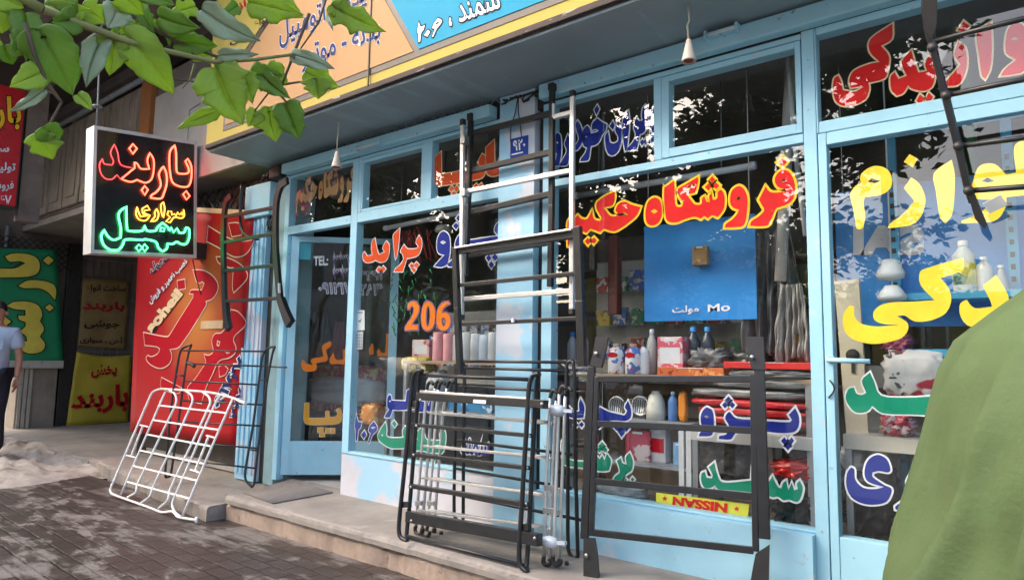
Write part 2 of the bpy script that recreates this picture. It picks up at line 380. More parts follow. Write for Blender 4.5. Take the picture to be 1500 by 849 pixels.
LC = dict(red=C('letter_red', (0.75, 0.018, 0.02), 0.35), yel=C('letter_yellow', (0.92, 0.58, 0.03), 0.35), blue=C('letter_blue', (0.016, 0.03, 0.27), 0.35),
          white=C('letter_white', (0.80, 0.80, 0.84), 0.4), green=C('letter_green', (0.006, 0.26, 0.155), 0.35), orange=C('letter_orange', (0.83, 0.20, 0.012), 0.35),
          verm=C('letter_vermilion', (0.76, 0.085, 0.018), 0.35), cream=C('letter_cream', (0.82, 0.62, 0.38), 0.4), tan=C('letter_tan', (0.66, 0.38, 0.17), 0.4),
          amber=C('letter_amber', (0.80, 0.36, 0.03), 0.4), bigyel=C('vinyl_yellow', (0.93, 0.66, 0.05), 0.3), purple=C('letter_purple', (0.16, 0.09, 0.24), 0.4),
          black=C('letter_black', (0.012, 0.012, 0.016), 0.4), navy=C('letter_navy', (0.02, 0.04, 0.16), 0.4), crimson=C('letter_crimson', (0.46, 0.006, 0.018), 0.45),
          pink=C('letter_line_pink', (0.85, 0.66, 0.55), 0.4))
# ------------------------------------------------------------------ ground
def paver_mat():
    m = bpy.data.materials.new('wet_brick_pavers'); m.use_nodes = True; nt = m.node_tree; N = nt.nodes; L = nt.links; b = N['Principled BSDF']
    tc = N.new('ShaderNodeTexCoord'); mp = N.new('ShaderNodeMapping'); mp.inputs['Rotation'].default_value = (0, 0, R(2))
    L.new(tc.outputs['Object'], mp.inputs[0])
    br = N.new('ShaderNodeTexBrick'); br.inputs['Scale'].default_value = 1.0; br.inputs['Brick Width'].default_value = 0.22; br.inputs['Row Height'].default_value = 0.11
    br.inputs['Mortar Size'].default_value = 0.008; br.inputs['Mortar Smooth'].default_value = 0.3; br.inputs['Bias'].default_value = -0.1
    br.inputs['Color1'].default_value = (0.165, 0.132, 0.115, 1); br.inputs['Color2'].default_value = (0.11, 0.086, 0.075, 1); br.inputs['Mortar'].default_value = (0.03, 0.025, 0.022, 1)
    wob = N.new('ShaderNodeTexNoise'); wob.inputs['Scale'].default_value = 6; L.new(tc.outputs['Object'], wob.inputs['Vector'])
    ad = N.new('ShaderNodeMix'); ad.data_type = 'RGBA'; ad.blend_type = 'LINEAR_LIGHT'; ad.inputs[0].default_value = 0.012; L.new(mp.outputs[0], ad.inputs[6]); L.new(wob.outputs['Color'], ad.inputs[7])
    L.new(ad.outputs[2], br.inputs['Vector'])
    wet = N.new('ShaderNodeTexNoise'); wet.inputs['Scale'].default_value = 2.3; wet.inputs['Detail'].default_value = 9; wet.inputs['Roughness'].default_value = 0.72; wet.inputs['Distortion'].default_value = 0.15
    ws = N.new('ShaderNodeMapping'); ws.inputs['Scale'].default_value = (0.8, 1.7, 1); ws.inputs['Location'].default_value = (3.2, 1.1, 0)
    L.new(tc.outputs['Object'], ws.inputs[0]); L.new(ws.outputs[0], wet.inputs['Vector'])
    wr = N.new('ShaderNodeMapRange'); wr.inputs[1].default_value = 0.505; wr.inputs[2].default_value = 0.575; L.new(wet.outputs['Fac'], wr.inputs[0])   # 0 wet, 1 dry
    mul = N.new('ShaderNodeMix'); mul.data_type = 'RGBA'; L.new(wr.outputs[0], mul.inputs[0])
    dk = N.new('ShaderNodeMix'); dk.data_type = 'RGBA'; dk.blend_type = 'MULTIPLY'; dk.inputs[0].default_value = 1; dk.inputs[7].default_value = (0.40, 0.37, 0.37, 1)
    lt = N.new('ShaderNodeMix'); lt.data_type = 'RGBA'; lt.blend_type = 'MIX'; lt.inputs[0].default_value = 0.5; lt.inputs[7].default_value = (0.24, 0.215, 0.195, 1)
    L.new(br.outputs['Color'], dk.inputs[6]); L.new(br.outputs['Color'], lt.inputs[6]); L.new(dk.outputs[2], mul.inputs[6]); L.new(lt.outputs[2], mul.inputs[7])
    fine = N.new('ShaderNodeTexNoise'); fine.inputs['Scale'].default_value = 60; fine.inputs['Detail'].default_value = 4; L.new(tc.outputs['Object'], fine.inputs['Vector'])
    fr = N.new('ShaderNodeMapRange'); fr.inputs[3].default_value = 0.75; fr.inputs[4].default_value = 1.25; L.new(fine.outputs['Fac'], fr.inputs[0])
    fm = N.new('ShaderNodeMix'); fm.data_type = 'RGBA'; fm.blend_type = 'MULTIPLY'; fm.inputs[0].default_value = 1; L.new(mul.outputs[2], fm.inputs[6]); L.new(fr.outputs[0], fm.inputs[7])
    L.new(fm.outputs[2], b.inputs['Base Color'])
    rr = N.new('ShaderNodeMapRange'); rr.inputs[3].default_value = 0.42; rr.inputs[4].default_value = 0.8; L.new(wr.outputs[0], rr.inputs[0]); L.new(rr.outputs[0], b.inputs['Roughness'])
    bp = N.new('ShaderNodeBump'); bp.inputs['Strength'].default_value = 0.7; bp.inputs['Distance'].default_value = 0.006
    hm = N.new('ShaderNodeMath'); hm.operation = 'SUBTRACT'; L.new(fine.outputs['Fac'], hm.inputs[0]); L.new(br.outputs['Fac'], hm.inputs[1])
    L.new(hm.outputs[0], bp.inputs['Height']); L.new(bp.outputs[0], b.inputs['Normal'])
    return m
ZP = -0.19
def structure(mb, name, mt): return setp(mb.build(name, mt), kind='structure')
structure(MB().box(-60, 60, -150, 60, -0.55, -0.45), 'ground', C('earth', (0.2, 0.18, 0.15), 0.9))
structure(MB().box(-60, 60, -0.4, 2.9, -0.5, ZP), 'pavement', paver_mat())
structure(MB().box(-60, 60, -4.0, -0.401, -0.5, ZP), 'bounce_pavement', C('bounce_paving', (0.46, 0.43, 0.39), 0.85, bump=0.3))  # unseen paving behind the camera, made pale to bounce light under the canopy
structure(MB().box(-60, 60, -14.0, -4.0, -0.5, -0.33), 'road', C('pale_asphalt', (0.30, 0.29, 0.28), 0.8, bump=0.4, bscale=80))  # unseen road, its pale tone chosen to bounce light towards the shop
structure(MB().box(-60, 60, -40, -14.0, -0.5, -0.2), 'far_pavement', C('far_paving', (0.42, 0.40, 0.37), 0.8))
# the raised step in front of the shop: kerb stones under a slab with a worn front edge
rng = random.Random(3)
def worn_slab(x0, x1, yf, yb, z0, z1, step=0.03, amp=0.012, lean=lambda x: 0.0):
    n = max(2, int((x1-x0)/step)); rows = []
    prof = [(0.0, z0), (0.0, z1-0.03), (0.006, z1-0.012), (0.02, z1-0.002), (0.05, z1), (yb-yf, z1)]
    off = [0.0]*(n+1)
    for i in range(n+1): off[i] = (math.sin(i*0.31)+math.sin(i*0.083+2))*0.25*amp+rng.uniform(-1, 1)*amp*0.3
    for c in range(int((x1-x0)/0.5)):
        k = rng.randrange(n); wdt = rng.randrange(2, 6); dp = rng.uniform(0.4, 1.7)*amp
        for i in range(max(0, k-wdt), min(n, k+wdt)): off[i] += dp*(1-abs(i-k)/wdt)
    for i in range(n+1):
        x = x0+(x1-x0)*i/n
        rows.append([(x, yf+lean(x)+dy+(off[i] if j in (2, 3, 4) else off[i]*0.4 if j < 2 else 0), z-(off[i]*0.35 if j in (2, 3) and off[i] > 0 else 0)) for j, (dy, z) in enumerate(prof)])
    mb = MB(); mb.sheet(rows, smooth=False)
    for r in (rows[0], rows[-1]): mb.add(r+[(r[-1][0], r[-1][1], z0)], [tuple(range(len(r)+1))])
    return mb
structure(worn_slab(-5.10, 3.0, 2.855, 3.60, -0.5, -0.062, amp=0.014), 'kerb', M['kerbstone'])
structure(worn_slab(-5.09, 3.0, 2.832, 3.60, -0.060, 0.0, amp=0.012), 'step', M['concrete'])
structure(worn_slab(-8.4, -5.13, 2.70, 3.9, -0.5, -0.075, amp=0.03, lean=lambda x: 0.35*(-5.0-x)/3.4), 'side_kerb', M['concrete'])
structure(worn_slab(-16, -8.41, 3.05, 6.4, -0.5, -0.09, amp=0.03), 'side_pavement', M['concrete'])
structure(MB().box(-8.28, 3.0, 3.605, 8.2, -0.06, -0.003), 'shop_floor', M['tile'])
# the broken cement ramp beside the step
rows = []
for i in range(81):
    u = i/80; x = -11.6+u*4.0; row = []
    for j in range(41):
        v = j/40; y = 1.75+v*1.5
        h = math.sin(math.pi*min(1, max(0, u*1.05)))**0.6*min(1, v*2.2)**0.7*0.15 if 0 < u < 1 else 0
        h *= 0.75+0.4*math.sin(11*u+3*v)*math.sin(8*v+1)+0.22*math.sin(33*u+4*v)*math.sin(27*v+u)+rng.uniform(-.2, .2)
        row.append((x+0.1*math.sin(5*v), y-0.25*math.sin(3*u), ZP-0.012+h+rng.uniform(-1, 1)*0.007))
    rows.append(row)
structure(MB().sheet(rows), 'cement_ramp', mat('pale_cement', (0.43, 0.385, 0.34), 0.85, var=0.2, scale=3, bump=0.8, bscale=14, patches=[dict(colr=(0.24, 0.18, 0.14), thr=0.53, soft=0.1, sca=2.6, amount=0.9), dict(colr=(0.62, 0.56, 0.52), thr=0.6, soft=0.12, sca=7, amount=0.7)]))

# ------------------------------------------------------------------ the shop: one thing
W = 3.475
shop = thing('shop_building', 'light blue car parts shop with painted lettering on its big windows', 'shop', (-2.7, W, 0))
def part(mb, name, mt, parent=shop, **k): return mb.build(name, mt, parent, **k)
# fixed walls
b = MB(); b.box(-4.47, -2.862, 3.462, 3.62, -0.002, 0.322); part(b, 'base_wall', M['whitewall'])
b = MB(); b.box(-2.50, -0.892, 3.40, 3.62, -0.002, 0.297); part(b, 'base_wall', M['bluebase'])
b = MB(); b.box(-2.862, -2.562, 3.44, 3.9, -0.002, 2.885); part(b, 'pillar', M['blueold'])
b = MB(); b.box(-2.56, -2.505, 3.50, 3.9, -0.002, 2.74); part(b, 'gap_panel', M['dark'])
# ceiling, inside walls
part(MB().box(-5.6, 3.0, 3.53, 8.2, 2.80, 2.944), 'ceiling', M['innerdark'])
part(MB().box(-8.40, -8.28, 3.78, 8.2, -0.002, 2.95), 'inner_wall', M['inner']); part(MB().box(-8.28, -5.62, 3.76, 3.80, -0.002, 2.80), 'inner_wall', M['inner'])
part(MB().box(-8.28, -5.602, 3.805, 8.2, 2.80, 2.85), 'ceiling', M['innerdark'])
part(MB().box(2.95, 3.1, 3.5, 8.2, -0.002, 2.95), 'inner_wall', M['inner'])
part(MB().box(-8.40, 3.1, 8.2, 8.35, -0.002, 2.95), 'inner_wall', M['inner'])
# header tube beams under the soffit
b = MB(); b.box(-5.40, -2.90, 3.37, 3.46, 2.745, 2.835, 0.012); part(b, 'header_beam', M['blue'])
b = MB(); b.box(-2.50, 3.0, 3.39, 3.46, 2.775, 2.875, 0.012); part(b, 'header_beam', M['blue'])
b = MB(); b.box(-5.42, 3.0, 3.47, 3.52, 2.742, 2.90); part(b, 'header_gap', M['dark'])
b = MB()
for i in range(19):
    x = -4.75+i*0.1
    b.bar((x, 3.43, 2.84), (x+0.05, 3.43, 2.888), 0.007, 0.007); b.bar((x+0.05, 3.43, 2.888), (x+0.1, 3.43, 2.84), 0.007, 0.007)
part(b, 'lattice_girder', M['greyiron'])
# soffit and upper storey
YF = 2.865
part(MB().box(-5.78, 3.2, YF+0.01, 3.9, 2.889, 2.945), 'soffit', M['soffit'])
part(MB().box(-5.78, 3.2, 3.1, 8.35, 2.945, 7.6), 'upper_wall', M['stone'])
part(MB().box(-5.9, 3.3, 3.0, 8.5, 7.6, 7.75), 'roof', M['concrete'])
# window bays: each frame a part, its panes and lettering sub-parts
def frame_bars(rects, y0=3.455, y1=3.53):
    b = MB()
    for x0, x1, z0, z1 in rects: b.box(x0, x1, y0, y1, z0, z1, 0.004)
    return b
def pane(x0, x1, z0, z1, parent, y=W+0.006):
    b = MB(); b.add([(x0, y, z0), (x1, y, z0), (x1, y, z1), (x0, y, z1)], [(0, 1, 2, 3)])
    o = b.build('pane', M['glass'], parent)
    me = o.data
    if me.polygons[0].normal.y > 0: me.flip_normals()
    return o
left_bay = part(frame_bars([(-4.468, -4.386, 0.324, 2.74), (-4.384, -2.864, 0.324, 0.345), (-2.868, -2.863, 0.347, 2.74), (-4.384, -2.87, 2.189, 2.272), (-4.384, -2.87, 2.715, 2.743),
     (-4.384, -4.346, 2.274, 2.713), (-3.630, -3.531, 2.274, 2.713)]), 'window', M['blue'])
b = frame_bars([(-4.344, -4.33, 2.297, 2.682), (-3.646, -3.632, 2.297, 2.682), (-4.344, -3.632, 2.274, 2.2972), (-4.344, -3.632, 2.6818, 2.713)], 3.458)
part(b, 'casement', M['blue'], left_bay)
pane(-4.386, -2.868, 0.345, 2.189, left_bay); pane(-4.346, -3.63, 2.29, 2.69, left_bay); pane(-3.531, -2.868, 2.272, 2.715, left_bay)
door_bay = part(frame_bars([(-5.44, -5.372, 0.0, 2.74), (-5.37, -4.47, 2.189, 2.262), (-5.37, -4.47, 2.715, 2.743)]), 'window', M['blue'])
pane(-5.372, -4.468, 2.262, 2.715, door_bay)
right_bay = part(frame_bars([(-2.503, -2.424, 0.299, 2.76), (-2.422, -0.892, 0.299, 0.312), (-0.892, -0.832, 0.0, 2.775), (-2.422, -0.894, 2.197, 2.243), (-2.422, -0.894, 2.735, 2.765), (-1.712, -1.665, 2.245, 2.733)]), 'window', M['blue'])
b = frame_bars([(-1.662, -1.616, 2.248, 2.73), (-0.924, -0.896, 2.248, 2.73), (-1.6162, -0.9238, 2.249, 2.300), (-1.6162, -0.9238, 2.695, 2.729)], 3.451)
part(b, 'casement', M['blue'], right_bay)
pane(-2.424, -0.892, 0.31, 2.197, right_bay); pane(-2.424, -1.712, 2.243, 2.737, right_bay); pane(-1.618, -0.924, 2.298, 2.697, right_bay)
door2 = part(frame_bars([(-0.826, -0.788, 0.004, 2.225), (-0.786, 0.7, 2.164, 2.225), (-0.786, 0.7, 0.004, 0.302), (0.702, 0.76, 0.004, 2.225)], 3.453), 'door', M['blue'])
pane(-0.788, 0.702, 0.30, 2.166, door2)
b = MB(); b.tube([(-0.80, 3.45, 1.12), (-0.80, 3.40, 1.12), (-0.795, 3.385, 1.115), (-0.62, 3.385, 1.11)], 0.012, 8); b.lathe([(0.02, -0.004), (0.02, 0.006)], (-0.80, 3.448, 1.12), 12, 'Y'); part(b, 'handle', M['blue'], door2)
b = MB(); b.tube([(-0.806, 3.449, 1.0+0.03*math.sin(k)) if 0 else (-0.806+0.02*math.sin(k*0.5), 3.446, 1.02-0.012*k) for k in range(8)], 0.004, 6); part(b, 'latch_wire', M['iron'], door2)
trans2 = part(frame_bars([(-0.830, -0.822, 2.23, 2.775), (-0.82, 0.76, 2.229, 2.287), (-0.82, 0.76, 2.735, 2.775)]), 'window', M['blue'])
pane(-0.822, 0.76, 2.285, 2.737, trans2)
part(MB().box(0.762, 3.0, 3.44, 3.62, -0.002, 2.775), 'side_wall', M['blueold'])
# the open door, swung inwards
DA = R(43.5); DU = np.array([math.cos(DA), math.sin(DA), 0]); DP = np.array([-5.338, 3.482, 0.0])
doorpl = Plane(DP, DU, (0, 0, 1))
def on_door(a0, a1, z0, z1, t0=-0.02, t1=0.02):
    b = MB(); n = doorpl.N
    vs = [tuple(DP+DU*a+n*t+np.array([0, 0, z])) for a in (a0, a1) for t in (t0, t1) for z in (z0, z1)]
    b.add(vs, [(0, 1, 3, 2), (4, 6, 7, 5), (0, 4, 5, 1), (2, 3, 7, 6), (0, 2, 6, 4), (1, 5, 7, 3)]); return b
dm = MB()
for r in [(0, 0.07, 0.05, 2.175), (0.90, 0.975, 0.05, 2.175), (0.071, 0.899, 2.125, 2.175), (0.071, 0.899, 0.05, 0.34)]:
    q = on_door(*r); dm.add(q.v, q.f)
door1 = part(dm, 'door', M['blue'])
q = MB(); q.add([tuple(doorpl.w(a, z, 0.0)) for a, z in ((0.07, 0.34), (0.90, 0.34), (0.90, 2.125), (0.07, 2.125))], [(0, 1, 2, 3)])
o = q.build('pane', M['glass'], door1)
if o.data.polygons[0].normal.y > 0: o.data.flip_normals()
q = on_door(0.072, 0.17, 1.965, 2.12, 0.002, 0.004); part(q, 'sticker', C('teal_sticker', (0.03, 0.33, 0.42)), door1)
# left pillar with its fluted pilaster and the dark reveal to the door
b = MB(); b.box(-6.05, -5.72, 3.45, 3.72, -0.06, 2.40)
for k in range(4): b.box(-6.03+k*0.08, -5.985+k*0.08, 3.435, 3.455, 0.0, 2.38, 0.006)
part(b, 'pilaster', M['blueold'])
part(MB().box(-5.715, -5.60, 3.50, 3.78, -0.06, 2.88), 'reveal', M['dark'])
part(MB().box(-5.60, -5.442, 3.47, 3.78, -0.06, 2.76), 'door_jamb', C('jamb_grey_green', (0.26, 0.42, 0.46), 0.5, patches=[dict(colr=(0.15, 0.2, 0.2), thr=0.6, soft=0.1, sca=6, stretch=(1, 1, .2))]))
jb = MB(); jb.box(-6.05, -5.615, 3.40, 3.80, 2.405, 2.72, 0.008); jb.lathe([(0.02, 2.3), (0.02, 2.41)], (-5.78, 3.45, 0), 10)
box1 = thing('junction_box', 'light blue steel meter box on top of the left pilaster', 'electric box', (-5.85, 3.6, 2.4))
jb.build('body', M['blue'], box1)
b = MB()
for k in range(5):
    x = -5.80+0.035*k; b.tube([(x, 3.47, 2.42), (x+0.01, 3.45, 2.33), (x-0.02, 3.46, 2.26+0.02*(k % 2)), (x-0.04, 3.49, 2.31)], 0.007, 6)
b.build('cable', M['blackflat'], box1)
b = MB()
rc = random.Random(5)
for k in range(9):
    x = -5.55+rc.uniform(-.25, .2); b.tube([(x, 3.5, 2.86), (x+rc.uniform(-.1, .1), 3.42, 2.80), (x+rc.uniform(-.15, .15), 3.44, 2.74+rc.uniform(0, .06)), (x+rc.uniform(-.2, .2), 3.5, 2.84)], rc.uniform(.006, .014), 6)
b.box(-5.66, -5.47, 3.40, 3.5, 2.74, 2.86, 0.02); b.build('cable_knot', M['blackflat'], box1)
b = MB()
for k in range(10):
    x = -2.66+rc.uniform(-.1, .16); b.tube([(x, 3.5, 2.87), (x+rc.uniform(-.06, .06), 3.42, 2.85), (x+rc.uniform(-.1, .1), 3.425, 2.80+rc.uniform(0, .06)), (x+rc.uniform(-.1, .1), 3.5, 2.86)], rc.uniform(.004, .010), 6)
for dx in (0.03, -0.05): b.tube([(-2.70, 3.433, 2.86), (-2.705+dx*.3, 3.432, 2.75), (-2.71+dx, 3.434, 2.66), (-2.70+dx*1.2, 3.434, 2.55)], 0.0035, 5)
cb = b.build('cable_bundle', M['blackflat'])
setp(cb, 'tangled black cables above the blue pillar with two thin wires hanging down it', 'cables')
# ------------------------------------------------------------------ lettering on the shop windows (painted on the panes)
GL = Plane((0, W, 0), (1, 0, 0), (0, 0, 1)); GL.inside = True; doorpl.inside = True
redA = ['A 1385,122 1415,135 1440,175 1452,230 1448,280 1430,315 1395,340 1340,358 1325,375 1310,410 1298,440 1280,468 1230,474 1168,472c 1180,442 1225,412 1258,375 1245,345 1225,308c 1245,270 1266,226c 1290,255 1318,264 1380,258 1405,246 1345,228 1325,185 1340,145 1362,127 | 1362,190 1380,178 1398,188 1380,197 | 1375,40 1402,70 1372,100 1342,72',
  'A 1098,222 1130,240 1150,285 1153,340 1148,400 1138,450 1120,475 1060,482 1012,482c 1018,460 1060,430 1090,395 1100,372 1062,358 1045,330 1045,285 1060,245 | 1082,300 1098,289 1115,300 1098,311',
  'A 630,232c 690,190c 695,250 698,330 712,354 740,352 748,325 725,290 712,258 720,238 775,205 842,165c 838,215 825,262c 772,278 800,315 820,337 850,340 866,328 866,300 882,288c 895,322 915,322 912,285 925,270c 935,310 955,305 965,290 965,262 985,245c 1003,265 1010,310 1005,360 985,395 965,417c 930,406 905,425c 880,410 860,428c 820,415 760,430 710,450 660,448 640,420 632,350 628,290 | 770,233 828,205 822,216 780,247',
  'A 932,160 950,182 930,205 911,182 | 908,205 927,228 905,250 884,228 | 955,200 976,219 955,241 936,220',
  'A 565,295 600,310 615,360 612,410 595,450 560,470 525,460 512,420 515,365 530,320 | 545,381 567,366 590,382 567,397',
  'A 318,258c 318,300 305,342 262,352c 250,360 275,395 300,413 340,410 402,405c 380,390 345,399 323,377c 337,342 375,320 425,340 480,355c 458,405 415,445 365,482 320,505 285,502 250,492 228,512c 195,500 165,490 140,517c 110,502 85,482 62,490 45,520 40,600 24,600 22,520 22,450 38,425 65,427 85,405c 110,428 142,430 162,402 175,375c 185,425 215,440 245,436 225,402 205,365 205,330 230,305 270,280',
  'A 150,548 169,570 150,592 131,568 | 188,545 205,563 188,585 169,562']
OVER = False
word(redA, GL, LC['red'], LC['yel'], right_bay, 0.0125)
iran = ['B 1265,45c 1248,48 1215,110 1178,182 1175,300 1188,450 1205,552c 1228,530 1250,470 1268,430c', 'B 1125,65 1150,105 1155,200 1150,300 1125,370 1090,405 1060,415 1050,460 1040,530 1018,592 970,602 915,605c 930,560 975,510 1005,455 1010,395 990,340 1000,270 1020,205c 1050,257 1102,248c 1085,200 1095,110 | 1090,470 1110,506 1085,550 1063,510 | 1135,450 1159,490 1130,542 1111,500',
  'B 925,130c 937,250 928,400 905,595 885,612c 865,480 855,300 865,230', 'B 805,260 835,300 842,420 835,530 800,620 740,665 685,640 655,560 650,440 685,380c 695,440 705,505 755,522 802,490 800,430 770,370 785,300 | 740,255 763,306 740,360 701,315',
  'B 555,225 610,265 665,295c 655,370 610,430 580,500 535,540 480,555 470,620 460,690 440,725 355,735c 365,700 410,640 435,572 395,550 385,480 385,390 410,330 440,312 465,345 480,407 562,385c 575,366 530,350 500,368 490,330 505,270 | 411,442 425,429 438,444 424,459 | 555,65 581,116 545,186 519,121',
  'B 320,250 355,300 378,400 370,520 322,597 270,602 250,560 300,540 332,480 335,440 315,380 300,300', 'B 205,415c 232,470 236,600 220,720 190,782 110,786c 130,740 185,640 192,590 168,532 185,470', 'B 85,395 120,430 130,540 125,680 100,782 38,790c 45,770 62,720 80,640 45,620 35,540 45,440 | 70,511 84,498 95,512 84,530']
word(iran, GL, LC['blue'], LC['white'], right_bay, 0.0075)
peugeot = ['E 880,540 910,560 918,620 915,670 900,697 835,700c 842,680 872,660 850,640 845,590 860,555 | 865,590 878,583 890,592 878,600', 'E 1365,545c 1385,590 1385,640 1360,675 1290,682 1180,672 1060,668 1030,690 1010,717 945,715c 947,698 985,690 1000,660 1000,640 980,602 990,575 1005,565c 1040,600 1150,610 1260,620 1335,622 1348,610 1330,582',
  'E 998,480 1013,497 998,514 983,497 | 979,510 994,528 978,546 963,528 | 1018,510 1034,528 1018,546 1002,528 | 1305,705 1321,725 1304,745 1287,725 | 1345,705 1359,725 1343,745 1327,725 | 1325,740 1341,758 1325,777 1308,758']
word(peugeot, GL, LC['blue'], LC['white'], right_bay, 0.010)
prb = ['E 445,505c 462,550 460,595 430,615 360,612 310,630 290,655 262,655 262,640 285,610 275,570 292,540c 340,565 425,585 440,562 428,540', 'E 410,655 428,680 410,705 392,680 | 385,640 402,655 385,672 370,655 | 437,642 452,658 437,674 421,658', 'E 185,490c 205,540 200,597 150,600 105,585 95,555 112,528c 150,565 178,562 176,520 | 160,622 172,638 160,652 148,638 | 190,620 203,636 190,652 177,636']
word(prb, GL, LC['blue'], LC['white'], right_bay, 0.009)
prg = ['T 455,85c 472,130 465,180 440,200 415,225 400,250 358,250c 375,215 400,195 395,160 384,130 405,115c 415,142 440,150 434,110', 'T 470,220 480,232 470,244 460,232 | 430,224 440,234 430,246 420,236', 'T 272,100c 290,122 303,100c 316,126 330,92c 352,130 340,182 310,186 270,182 200,168 120,158 92,145 82,110 80,25 112,-8c 112,122 180,134 262,132', 'T 303,25 320,45 303,63 285,45 | 288,54 302,68 288,83 275,68 | 319,54 332,68 319,83 304,68']
word(prg, GL, LC['green'], LC['white'], right_bay, 0.009)
sam = ['T 920,140c 935,200 955,242 1000,250 1125,238 1130,160 1152,160c 1165,215 1190,262 1215,250 1240,215 1268,270 1288,282 1300,250 1315,240c 1328,292 1345,250c 1360,292 1380,285 1375,255 1390,240c 1407,280 1392,340 1370,355 1330,342 1300,346 1270,326 1240,330 1200,312 1130,303 1000,290 940,285 925,262 900,277 865,276 848,240 850,200 868,190c 877,222 906,226 911,208 890,165']
word(sam, GL, LC['green'], LC['white'], right_bay, 0.010)
# upper left transoms
saipa = ['F 45,290c 120,215c 125,487c 300,455 470,418 590,392 550,345 605,240c 638,270 640,420 630,490 590,530 520,547 360,580 130,615 75,605 45,560', 'F 650,168c 748,75c 752,367 790,362 800,310 825,282 872,300c 875,480 825,462 795,490 735,505 685,492 660,455',
  'F 245,622 271,652 240,690 212,665 | 305,615 333,650 300,690 274,655 | 272,682 301,712 272,762 239,715 | 535,590 560,625 530,660 504,625 | 595,588 619,625 590,657 562,622']
word(saipa, GL, LC['verm'], LC['cream'], left_bay, 0.008)
prl = ['G 165,290 190,262c 212,380 232,428 290,402 268,358 303,290c 332,330 326,430 290,492 235,500 195,480 165,497 110,506 75,480 68,430 85,400c 110,442 165,432 153,350', 'G 230,545 253,575 230,605 204,580 | 275,540 297,570 272,600 249,572', 'G 437,165c 430,280 410,430 393,472 385,400 372,260 376,225',
  'G 630,235c 656,290 650,370 620,430 560,455 510,460 490,520 465,597 382,597c 395,570 450,520 475,470 465,420 445,390 480,330c 520,370 600,367 630,345 600,300', 'G 555,510 579,535 555,565 533,535 | 605,500 627,527 600,560 579,530 | 578,555 601,577 578,606 555,577']
word(prl, GL, LC['verm'], LC['white'], left_bay, 0.007)
pjl = ['G 880,195 925,230 940,310 935,420 910,520 850,550 785,540c 820,500 885,430 825,410 810,350 815,270 840,215 | 840,302 870,285 902,305 870,322', 'G 1440,90c 1468,160 1475,250 1465,300 1300,322 1160,332 1080,338 1050,420 1020,502 985,540 925,545c 920,520 985,450 1010,370 990,330 1010,260 1035,228c 1060,280 1150,280 1430,237 1385,190 1400,130',
  'G 1025,30 1047,60 1025,95 1000,65 | 1000,108 1027,137 1000,175 970,140 | 1055,108 1080,140 1053,172 1028,137 | 1330,425 1352,460 1325,495 1298,460 | 1390,415 1422,450 1390,490 1360,450 | 1355,492 1381,525 1352,562 1325,522']
word(pjl, GL, LC['blue'], LC['white'], left_bay, 0.0085)
n206 = ['H 1035,560c 1035,540 1045,510 1080,492 1115,500 1135,540 1130,590 1105,640 1065,702c 1126,702c 1130,742c 1015,748c 1015,718 1060,650 1085,600 1090,550 1075,527 1060,540 1058,560c', 'H 1215,492 1250,510 1275,560 1280,630 1268,700 1240,740 1210,750 1180,735 1162,690 1158,620 1168,550 1188,505 | 1215,527 1232,560 1236,630 1226,700 1212,720 1200,690 1198,620 1204,555',
  'H 1400,492c 1408,512c 1375,530 1350,560 1340,600 1375,590 1410,620 1415,680 1395,730 1355,750 1315,735 1295,690 1292,620 1310,550 1350,505 | 1352,632 1370,652 1372,690 1355,718 1340,690 1338,652']
word(n206, GL, LC['orange'], LC['purple'], left_bay, 0.011)
jl = ['J 52,350 68,230c 82,300 95,312 120,310 108,365 88,388 76,490 62,490 62,390', 'J 145,390 166,430 140,476 111,435', 'J 235,305 265,350 262,395 225,432 190,515 180,500 205,422 185,400 197,350 | 206,365 230,352 254,360 225,379']
word(jl, GL, LC['blue'], LC['white'], left_bay, 0.006)
word(['J 380,50c 402,62 405,105 540,112 545,60 555,10 577,0c 592,50 585,125 560,187 470,196 415,192 400,240 385,269 338,265c 350,240 385,192 365,165 365,90 | 380,111 392,102 403,113 390,122', 'J 665,115c 690,112 720,118 725,160 745,110c 760,162 777,100c 802,130 795,202 760,211 740,202 700,213 640,208 640,180 668,175'], GL, LC['blue'], LC['white'], left_bay, 0.007)
word(['J 345,315c 358,370 358,442 395,462 500,462 522,455 510,400 535,350c 553,400 550,502 530,552 480,562 390,556 320,515 285,482 275,440 295,390 320,350 | 308,435 320,426 326,440 315,449', 'J 430,295 456,330 435,362 409,325', 'J 690,365c 705,365 722,440 745,482 860,490 882,482 865,430 905,380c 922,430 912,560 890,606 770,602 700,583 632,582 635,482 655,480 645,420', 'J 775,650 805,662 835,650 805,708'], GL, LC['green'], LC['white'], left_bay, 0.008)
text_quad('سمند', [(674, 640), (716, 645), (716, 668), (673, 664)], GL, LC['blue'], left_bay, 0.03, LC['white'], 0.05)
# the same words in tan on the small transom over the door, copied from the big window
outs = []
for t in redA: outs += [[GL.px(*p) for p in o] for o in parse(t)]
ax = [p[0] for o in outs for p in o]; az = [p[1] for o in outs for p in o]
ax0, ax1, az0, az1 = min(ax), max(ax), min(az), max(az)
p0 = GL.px(432, 316); p1 = GL.px(521, 245)
outs = [[(p0[0]+(p[0]-ax0)/(ax1-ax0)*(p1[0]-p0[0])*0.98, p0[1]+0.03+(p[1]-az0)/(az1-az0)*0.36) for p in o] for o in outs]
word_outs(outs, GL, LC['tan'], LC['crimson'], door_bay, 0.004)
